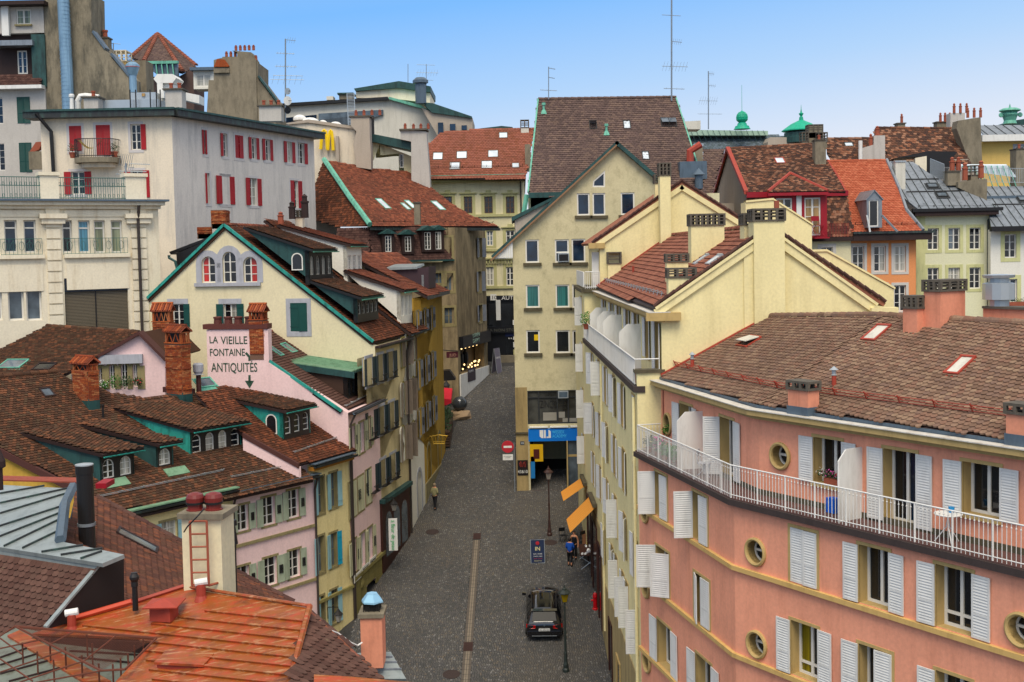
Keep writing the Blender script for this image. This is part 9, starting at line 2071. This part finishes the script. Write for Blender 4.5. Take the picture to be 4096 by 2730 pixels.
bs_=MB().box(V((sgp.x-.25,sgp.y,zz0)),V((.5,.05,0)),V((0,.1,0)),V((0,0,zz1-zz0))).build('vertical_shop_sign',M['white']);tag(bs_,'tall white projecting sign with green vertical letters on the left side of the street','sign')
me=text_mesh('à fleur de peau',.33,plain('green_letters','4fae6a',.5),'lettering',.003);xs=[v.co.x for v in me.vertices];k_=(zz1-zz0-.15)/(max(xs)-min(xs));me.transform(Matrix.Diagonal((k_,1,1,1)));inst('lettering',me,bs_,Matrix.Translation(V((sgp.x-.09,sgp.y-.012,zz1-.08)))@Matrix.Rotation(math.radians(90),4,'X')@Matrix.Rotation(math.radians(-90),4,'Z'))
# ---- granite ball on a rock, planter, stall, chairs
p=ground(C('k',90,1055));bf=thing('ball_fountain','polished dark stone ball resting on a rough boulder in the street','fountain',p)
rk=MB();rr_=random.Random(8);rk.lathe(p,[(.95,-.1),(1.0,.15),(.85,.45),(.45,.62),(.02,.6)],11);rk.v=[(x+rr_.uniform(-.14,.14),y+rr_.uniform(-.14,.14),z+rr_.uniform(-.08,.08)) for x,y,z in rk.v];rk.build('boulder',plain('sandstone_rock','a08a70',.9,var=.3),bf)
ball=MB();ball.lathe(p+V((0,0,1.15)),[(.62*math.sin(math.pi*i/14),-.62*math.cos(math.pi*i/14)) for i in range(1,14)],24);ball.build('stone_ball',M['granite'],bf,smooth=True)
p=ground(C('j',1968,1330));pc=thing('planter_crates','stack of wooden slatted planters with plants beside the yellow house','planter',p)
for i in range(5):
    for j in range(6):MB().box(p+V((-.5,i*1.0-.2,.15+j*.2+i*SL)),V((.95,0,0)),V((0,.9,.9*SL)),V((0,0,.12))).build('slat',plain('weathered_wood','4f3d30',.85) if 'weathered_wood' not in bpy.data.materials else bpy.data.materials['weathered_wood'],pc)
    mb=MB();blob(mb,p+V((0,i*1.0+.2,1.6+i*SL)),.55,130,.09);mb.build('foliage',M['leafd'],pc)
p=ground(C('p',1440,790));sl_=thing('market_table','folding table piled with small goods in front of the shop under the awnings','table',p)
tb=MB().box(p+V((-.5,-.4,.75)),V((1.2,0,0)),V((0,1.6,1.6*SL)),V((0,0,.04))).build('table_top',M['brownwood'],sl_);mb=MB()
for x in (-.45,.6):
    for y in (-.3,1.1):mb.tube([p+V((x,y,y*SL)),p+V((-x+.1,y,.75+y*SL))],.02,5)
mb.build('trestle_leg',M['steel'],sl_);rr_=random.Random(2)
for i in range(26):
    q=p+V((-.4+rr_.random()*.9,-.25+rr_.random()*1.2,.82));q.z+=(q.y-p.y)*SL;MB().lathe(q,[(.03,-.03),(.09,.0),(.07,.08),(.02,.12)],6).build('small_goods',M[rr_.choice(['grey_s','taupe_p','white','pinkf' if i%9==0 else 'grey_s'])] if 'taupe_p' in M else M['grey_s' if i%2 else 'white'],tb)
yf=plain('yellow_thing','d8b820',.5);MB().lathe(p+V((.1,.9,1.05)),[(.05,0),(.14,.05),(.12,.2),(.03,.25)],8).build('yellow_bag',yf,tb)
def chair(q,lab,rz,mk='blacksh',s_=1.0,base=None,grp='folding chairs by the shop'):
    p=ground(q) if base is None else V(base);W_=Matrix.Translation(p)@Matrix.Rotation(rz,4,'Z')@Matrix.Scale(s_,4);t=bpy.data.objects.new('folding_chair',None);link(t,None,W_);tag(t,lab,'chair',grp);m_=M[mk]
    MB().bx(-.2,.2,-.2,.2,.44,.46).build('seat',m_,t,W_);MB().bx(-.2,.2,.2,.22,.66,.88).build('backrest',m_,t,W_)
    for x in (-.2,.2):MB().tube([(x,.22,.88),(x,.18,.45),(x,-.22,0)],.012,5).build('leg',m_,t,W_);MB().tube([(x,-.18,.45),(x,.24,0)],.012,5).build('leg',m_,t,W_)
chair(C('p',1270,625),'dark folding chair left of the two women under the awning',.4);chair(C('p',1385,640),'dark folding chair right of the two women under the awning',-2.4)
bx_=MB().box(ground(C('p',1432,650))+V((-.3,0,.1)),V((.8,.1,0)),V((0,.7,.1)),V((0,0,.6))).build('cardboard_box',plain('cardboard','8a6248',.85));tag(bx_,'brown cardboard box stacked by the shop wall behind the goods table','box')
# ---- people
def skin_mesh(name,pts,edges,rad,mat,parent,W_,sub=2):
    me=bpy.data.meshes.new(name);me.from_pydata(pts,edges,[]);o=bpy.data.objects.new(name,me);COL.objects.link(o)
    o.modifiers.new('skin','SKIN');sl2=me.skin_vertices[0].data if me.skin_vertices else None
    if sl2 is None:
        import bmesh
        bm=bmesh.new();bm.from_mesh(me);bm.verts.layers.skin.verify();bm.to_mesh(me);bm.free();sl2=me.skin_vertices[0].data
    for i,r in enumerate(rad):sl2[i].radius=(r,r) if not isinstance(r,tuple) else r;sl2[i].use_root=(i==0)
    s2=o.modifiers.new('sub','SUBSURF');s2.levels=sub;s2.render_levels=sub
    dg=bpy.context.evaluated_depsgraph_get();m2=bpy.data.meshes.new_from_object(o.evaluated_get(dg));bpy.data.objects.remove(o)
    m2.materials.clear();m2.materials.append(mat);m2.polygons.foreach_set('use_smooth',[True]*len(m2.polygons));m2.name=name
    n=bpy.data.objects.new(name,m2);return link(n,parent,W_)
def person(q,lab,rz,top,legs,hair,hgt=1.68,step=.12,arms='back',bare=False,shoes='black',hl=1.0):
    p=ground(q);W_=Matrix.Translation(p+V((0,0,.01)))@Matrix.Rotation(rz,4,'Z')@Matrix.Scale(hgt/1.7,4)
    t=bpy.data.objects.new('person',None);link(t,None,W_);tag(t,lab,'person')
    sk_=M.setdefault('skin',plain('skin','c08a6c',.55,var=.05))
    # skeleton facing -y; 0 pelvis 1 waist 2 chest 3 neck base 4 neck 5 head 6 crown
    el={'back':[(.25,.05,1.12),(.18,-.16,.98),(.12,-.24,1.02)],'down':[(.23,.04,1.14),(.25,-.02,.90),(.25,-.05,.80)],'front':[(.24,.0,1.14),(.17,-.2,1.02),(.08,-.3,1.06)]}[arms]
    S=[(0,0,.93),(0,0,1.10),(0,0,1.30),(0,.0,1.43),(0,-.01,1.50),(0,-.03,1.60),(0,-.02,1.66)]
    E=[(0,1),(1,2),(2,3),(3,4),(4,5),(5,6)];R=[.14,(.13,.10),(.15,.11),.08,.048,(.078,.088),.06]
    for sx in (1,-1):
        b=len(S);S+=[(sx*.17,0,1.38)]+[(sx*x,y,z) for x,y,z in el];E+=[(3,b),(b,b+1),(b+1,b+2),(b+2,b+3)];R+=[.058,.045,.036,.028]
        h_=el[-1];
        for f in range(4):S+=[(sx*(h_[0]-.02+f*.014),h_[1]-.035,h_[2]-.05+abs(f-1.5)*.008),(sx*(h_[0]-.022+f*.015),h_[1]-.03,h_[2]-.085+abs(f-1.5)*.01)];k=len(S);E+=[(b+3,k-2),(k-2,k-1)];R+=[.009,.008]
        S+=[(sx*(h_[0]-.045),h_[1]-.03,h_[2]-.03)];E+=[(b+3,len(S)-1)];R+=[.009]
        b=len(S);s3=step*sx;S+=[(sx*.09,0,.86),(sx*.10,-s3*.5-.01,.50),(sx*.10,-s3+.03,.09),(sx*.11,-s3-.10,.035)];E+=[(0,b),(b,b+1),(b+1,b+2),(b+2,b+3)];R+=[.095,.062,.042,.035]
    skin_mesh('body',S,E,R,sk_,t,W_)
    S2=[(0,0,.82),(0,0,1.10),(0,0,1.30),(0,0,1.42)];E2=[(0,1),(1,2),(2,3)];R2=[(.19,.15),(.165,.13),(.185,.135),.10]
    if not bare:
        for sx in (1,-1):b=len(S2);S2+=[(sx*.175,0,1.38)]+[(sx*x,y,z) for x,y,z in el[:2]];E2+=[(3 if 0 else 2,b),(b,b+1),(b+1,b+2)];R2+=[.078,.064,.05]
    skin_mesh('jacket' if not bare else 'vest_top',S2,E2,R2,top,t,W_)
    S3=[(0,0,1.02)];E3=[];R3=[(.165,.14)]
    for sx in (1,-1):b=len(S3);s3=step*sx;S3+=[(sx*.09,0,.84),(sx*.10,-s3*.5-.01,.50),(sx*.10,-s3+.03,.12+.16*(1-hl))];E3+=[(0,b),(b,b+1),(b+1,b+2)];R3+=[.115,.08,.062]
    skin_mesh('trousers',S3,E3,R3,legs,t,W_)
    for sx in (1,-1):s3=step*sx;MB().lathe((sx*.11,-s3-.04,.045),[(.03,-.14),(.05,-.1),(.05,.06),(.03,.12)],8,0,(0,-1,.0)).build('shoe',M[shoes],t,W_);MB().lathe((sx*.082,-.03,1.60),[(.016,-.01),(.02,.0),(.01,.012)],6,0,(sx,0,0)).build('ear',sk_,t,W_);MB().lathe((sx*.03,-.112,1.612),[(.009,0),(.004,.006)],6,0,(0,-1,0)).build('eye',M['black'],t,W_)
    MB().lathe((0,-.108,1.585),[(.016,0),(.012,.012),(.004,.022)],6,0,(0,-1,.2)).build('nose',sk_,t,W_);MB().bx(-.024,.024,-.118,-.108,1.545,1.553).build('mouth',bred,t,W_)
    hm_=MB();hm_.lathe((0,.012,1.60),[(.05,-.08),(.092,-.03),(.102,.03),(.094,.08),(.06,.115),(.01,.125)],14);hm_.build('hair',hair,t,W_,smooth=True)
person(C('p',405,402),'person with short grey hair in olive beige jacket and black trousers walking up the street',math.radians(150),plain('olive_jacket','8f8a68',.85),plain('black_cloth','15151a',.85),plain('grey_hair','8a7a64',.8),1.72,.16,'back')
person(C('p',1316,786),'woman in a bright blue jacket and black cropped trousers standing by the shop',math.radians(160),plain('blue_jacket','1a4a9e',.8),M['blacksh'],plain('dark_hair','241a16',.7),1.66,.05,'front',hl=.3)
person(C('p',1345,736),'woman in a black sleeveless top and long black trousers beneath the orange awning',math.radians(-20),M['blacksh'],M['blacksh'],bpy.data.materials['dark_hair'],1.66,.05,'down',bare=True)
# ---- things on the balconies
tbp=U2.pt(U2.h('r',1168,700)[0],22.46,.45);ct=thing('bistro_table','round white bistro table with a blue pot on the salmon balcony','table',tbp);MB().lathe(tbp+V((0,0,.72)),[(.34,0),(.35,.02),(.34,.035)],24).build('table_top',M['white'],ct)
for i in range(3):t_=i*2.1+.4;MB().tube([tbp+V((0,0,.72)),tbp+V((.05*math.cos(t_),.05*math.sin(t_),.4)),tbp+V((.34*math.cos(t_),.34*math.sin(t_),0))],.014,6).build('leg',M['white'],ct)
bpot=MB().lathe(tbp+V((.1,.05,.76)),[(.06,0),(.08,.14),(.085,.14)],10).build('flower_pot',plain('blue_pot','2a8ac4',.4));tag(bpot,'small bright blue pot standing on the white bistro table','pot')
chair(None,'pale metal folding chair on the salmon balcony in front of the second window',1.2,'taupe_m' if 'taupe_m' in M else 'grey_s',1,U1.pt(U1.h('l',1010,1500)[0]+.5,22.46,.5),'chairs on the salmon balcony')
cr_=MB().box(U2.pt(U2.h('r',415,560)[0]-.1,22.47,.05),U2.t*.3,U2.n*.25,V((0,0,.42))).build('blue_crate',plain('blue_plastic','1a5ac0',.4));tag(cr_,'bright blue plastic crate on the salmon balcony left of the privacy screen','crate')
pw=U2.h('r',380,400);fb=thing('flower_box','window box of pink and white flowers on the salmon balcony window sill','flower box',U2.pt(pw[0],23.2,.0));MB().box(U2.pt(pw[0]-.25,23.2,-.2),U2.t*.6,U2.n*.2,V((0,0,.16))).build('box',M['terra'],fb)
for i,m_ in enumerate(('whitef','pinkf','pinkf','redf','whitef')):mb=MB();c=U2.pt(pw[0]-.42+i*.24,23.46,-.08);blob(mb,c,.14,50,.035);mb.build('foliage',M['leafd'],fb);mb=MB();blob(mb,c+V((-.03,-.04,.05)),.13,22,.03);mb.build('flower',M[m_],fb)
for (s_,r_,mt,lab,fl) in ((.45,.26,'leafd','dark bushy plant in a pot at the far left corner of the salmon balcony',None),(1.25,.3,'leafd','plant with pink flowers behind the salmon balcony railing','pinkf'),(2.1,.24,'leaf','leafy green plant in the salmon balcony planter, third from the left corner',None),(2.8,.25,'leaf','pale green plant in a planter on the salmon balcony, fourth from the left corner',None),(3.5,.34,'leaf','bright lime green grassy plant on the salmon balcony nearest the privacy screen',None)):
    p=V(L1.pt(s_+.1,22.46,-.25));plant_bush('balcony_plant',lab,'plant',p,r_,mt,150,'plants along the left end of the salmon balcony',.13,fl,.06)
cl_=MB();a=L1.pt(.9,23.15,-.3)
for i in range(8):cl_.add([a+L1.t*(i*.07)+V((0,0,-.03*(i%2))),a+L1.t*((i+1)*.07)+V((0,0,-.03*((i+1)%2))),a+L1.t*((i+1)*.07)+V((.05,0,-.55)),a+L1.t*(i*.07)+V((.05,0,-.55))],[(0,1,2,3)])
tag(cl_.build('pink_cloth',plain('pink_cloth','d878a8',.8)),'pink tablecloth hanging behind the left end of the salmon balcony railing','cloth')
pp=W1.pt(Ys(W1,65.5),25.6,.15);plant_bush('terrace_plant','green trailing plant in a clay pot at the far end of the yellow terrace railing','plant',pp,.4,'leaf',160,None,.2,None,.07)
a,z=U1.h('l',612,1155);ov=MB();blob(ov,U1.pt(a,z-.05,.02),.24,150,.05);tag(ov.build('oculus_plant',M['leaf']),'green plant filling the lower half of the left round window above the balcony','plant')
ch=atY(C('d',455,1440),85.6);chair(None,'dark red high chair on the small balcony of the crimson dormer',.3,'red_hs',1.6,V((ch.x,85.7,z2)) if 0 else V((ch.x,85.9,zofv(C('d',455,1438),85.9))),'chair on the crimson dormer balcony')
# ================================================================= aerials
am=plain('aerial_metal','8a9298',.4,.5)
def aerial(k,x,y0,y1,Y,lab,arms,r=.04,grp='television aerials on the roofs'):
    a,b=atY(C(k,x,y1),Y),atY(C(k,x,y0),Y);a=V((b.x,Y,a.z)) if 0 else a;t=thing('tv_aerial',lab,'aerial',a,grp);MB().tube([a,b],r,6).build('mast',am,t);s_=Y/4700/2.2402;L_=(b-a)
    for (yy,x0,x1,n_,e) in arms:
        f=(y1-yy)/(y1-y0);c=a+L_*f;mb=MB();A_,B_=c+V((x0*s_,0,0)),c+V((x1*s_,.3,-.05));mb.tube([A_,B_],.022,5)
        for i in range(n_):p=A_+(B_-A_)*((i+.5)/n_);mb.tube([p-V((e*.3*s_,0,e*s_)),p+V((e*.3*s_,0,e*s_))],.012,4)
        mb.build('aerial_arm',am,t)
    return t,a,b
t_,a_,b_=aerial('b',264,350,1090,96,'tall aerial mast with three satellite dishes above the red shuttered block',[(358,8,85,4,25),(475,-85,75,6,10),(592,-95,95,6,14),(675,-110,145,4,3),(710,-135,160,6,40)],.06);s_=96/4700/2.24
for y,r_,m_ in ((820,30,'steel'),(905,40,'white'),(990,32,'blacksh')):
    c=atY(C('b',283,y),95.6);MB().lathe(c,[(r_*s_,0),(r_*.8*s_,5*s_),(r_*.3*s_,9*s_),(.01,10*s_)],18,0,(.3,1,.1)).build('satellite_dish',M[m_],t_);MB().tube([c+V((.1,-.1,0)),c+V((r_*s_*1.2,-.8,-r_*s_*.3))],.03,5).build('dish_arm',M['black'],t_)
aerial('b',1362,575,740,132,'thin bare rod aerial on the copper penthouse',[]);aerial('b',1526,578,768,132,'aerial with combed arms behind the square flue',[(580,-85,75,3,4),(650,-90,105,8,28),(716,-40,60,3,3)])
aerial('c',328,600,892,93,'small aerial at the left end of the steep brown roof',[(612,5,60,4,6),(695,2,55,4,5),(806,-75,75,4,4)]);aerial('c',1430,0,905,93,'very tall aerial mast at the right end of the steep brown roof',[(133,-85,85,2,3),(371,5,95,5,25),(592,-85,150,8,42),(792,-70,120,4,8)],.07);aerial('c',1760,640,1160,140,'tall aerial mast between the steep brown roof and the green cupola',[(660,5,55,4,18),(768,5,70,4,16),(902,-85,85,8,36),(1020,-95,125,4,6)],.07)
aerial('a',1016,388,480,94,'tiny T shaped aerial near the tower house',[(387,-40,52,0,0)])
t_,a_,b_=aerial('e',1128,120,400,70,'tangle of grey aerials on the parapet pier of the beige stone building',[(125,30,200,11,6),(150,-20,60,5,25),(190,-60,170,8,8),(215,-90,60,6,10),(235,-20,170,8,8)],.05);mb=MB();c=atY(C('e',1140,90),70)
for i in range(7):mb.tube([c+V((-.35+i*.12,0,.35)),c+V((-.55+i*.12,.1,-.35))],.015,4)
mb.build('grid_reflector',am,t_)
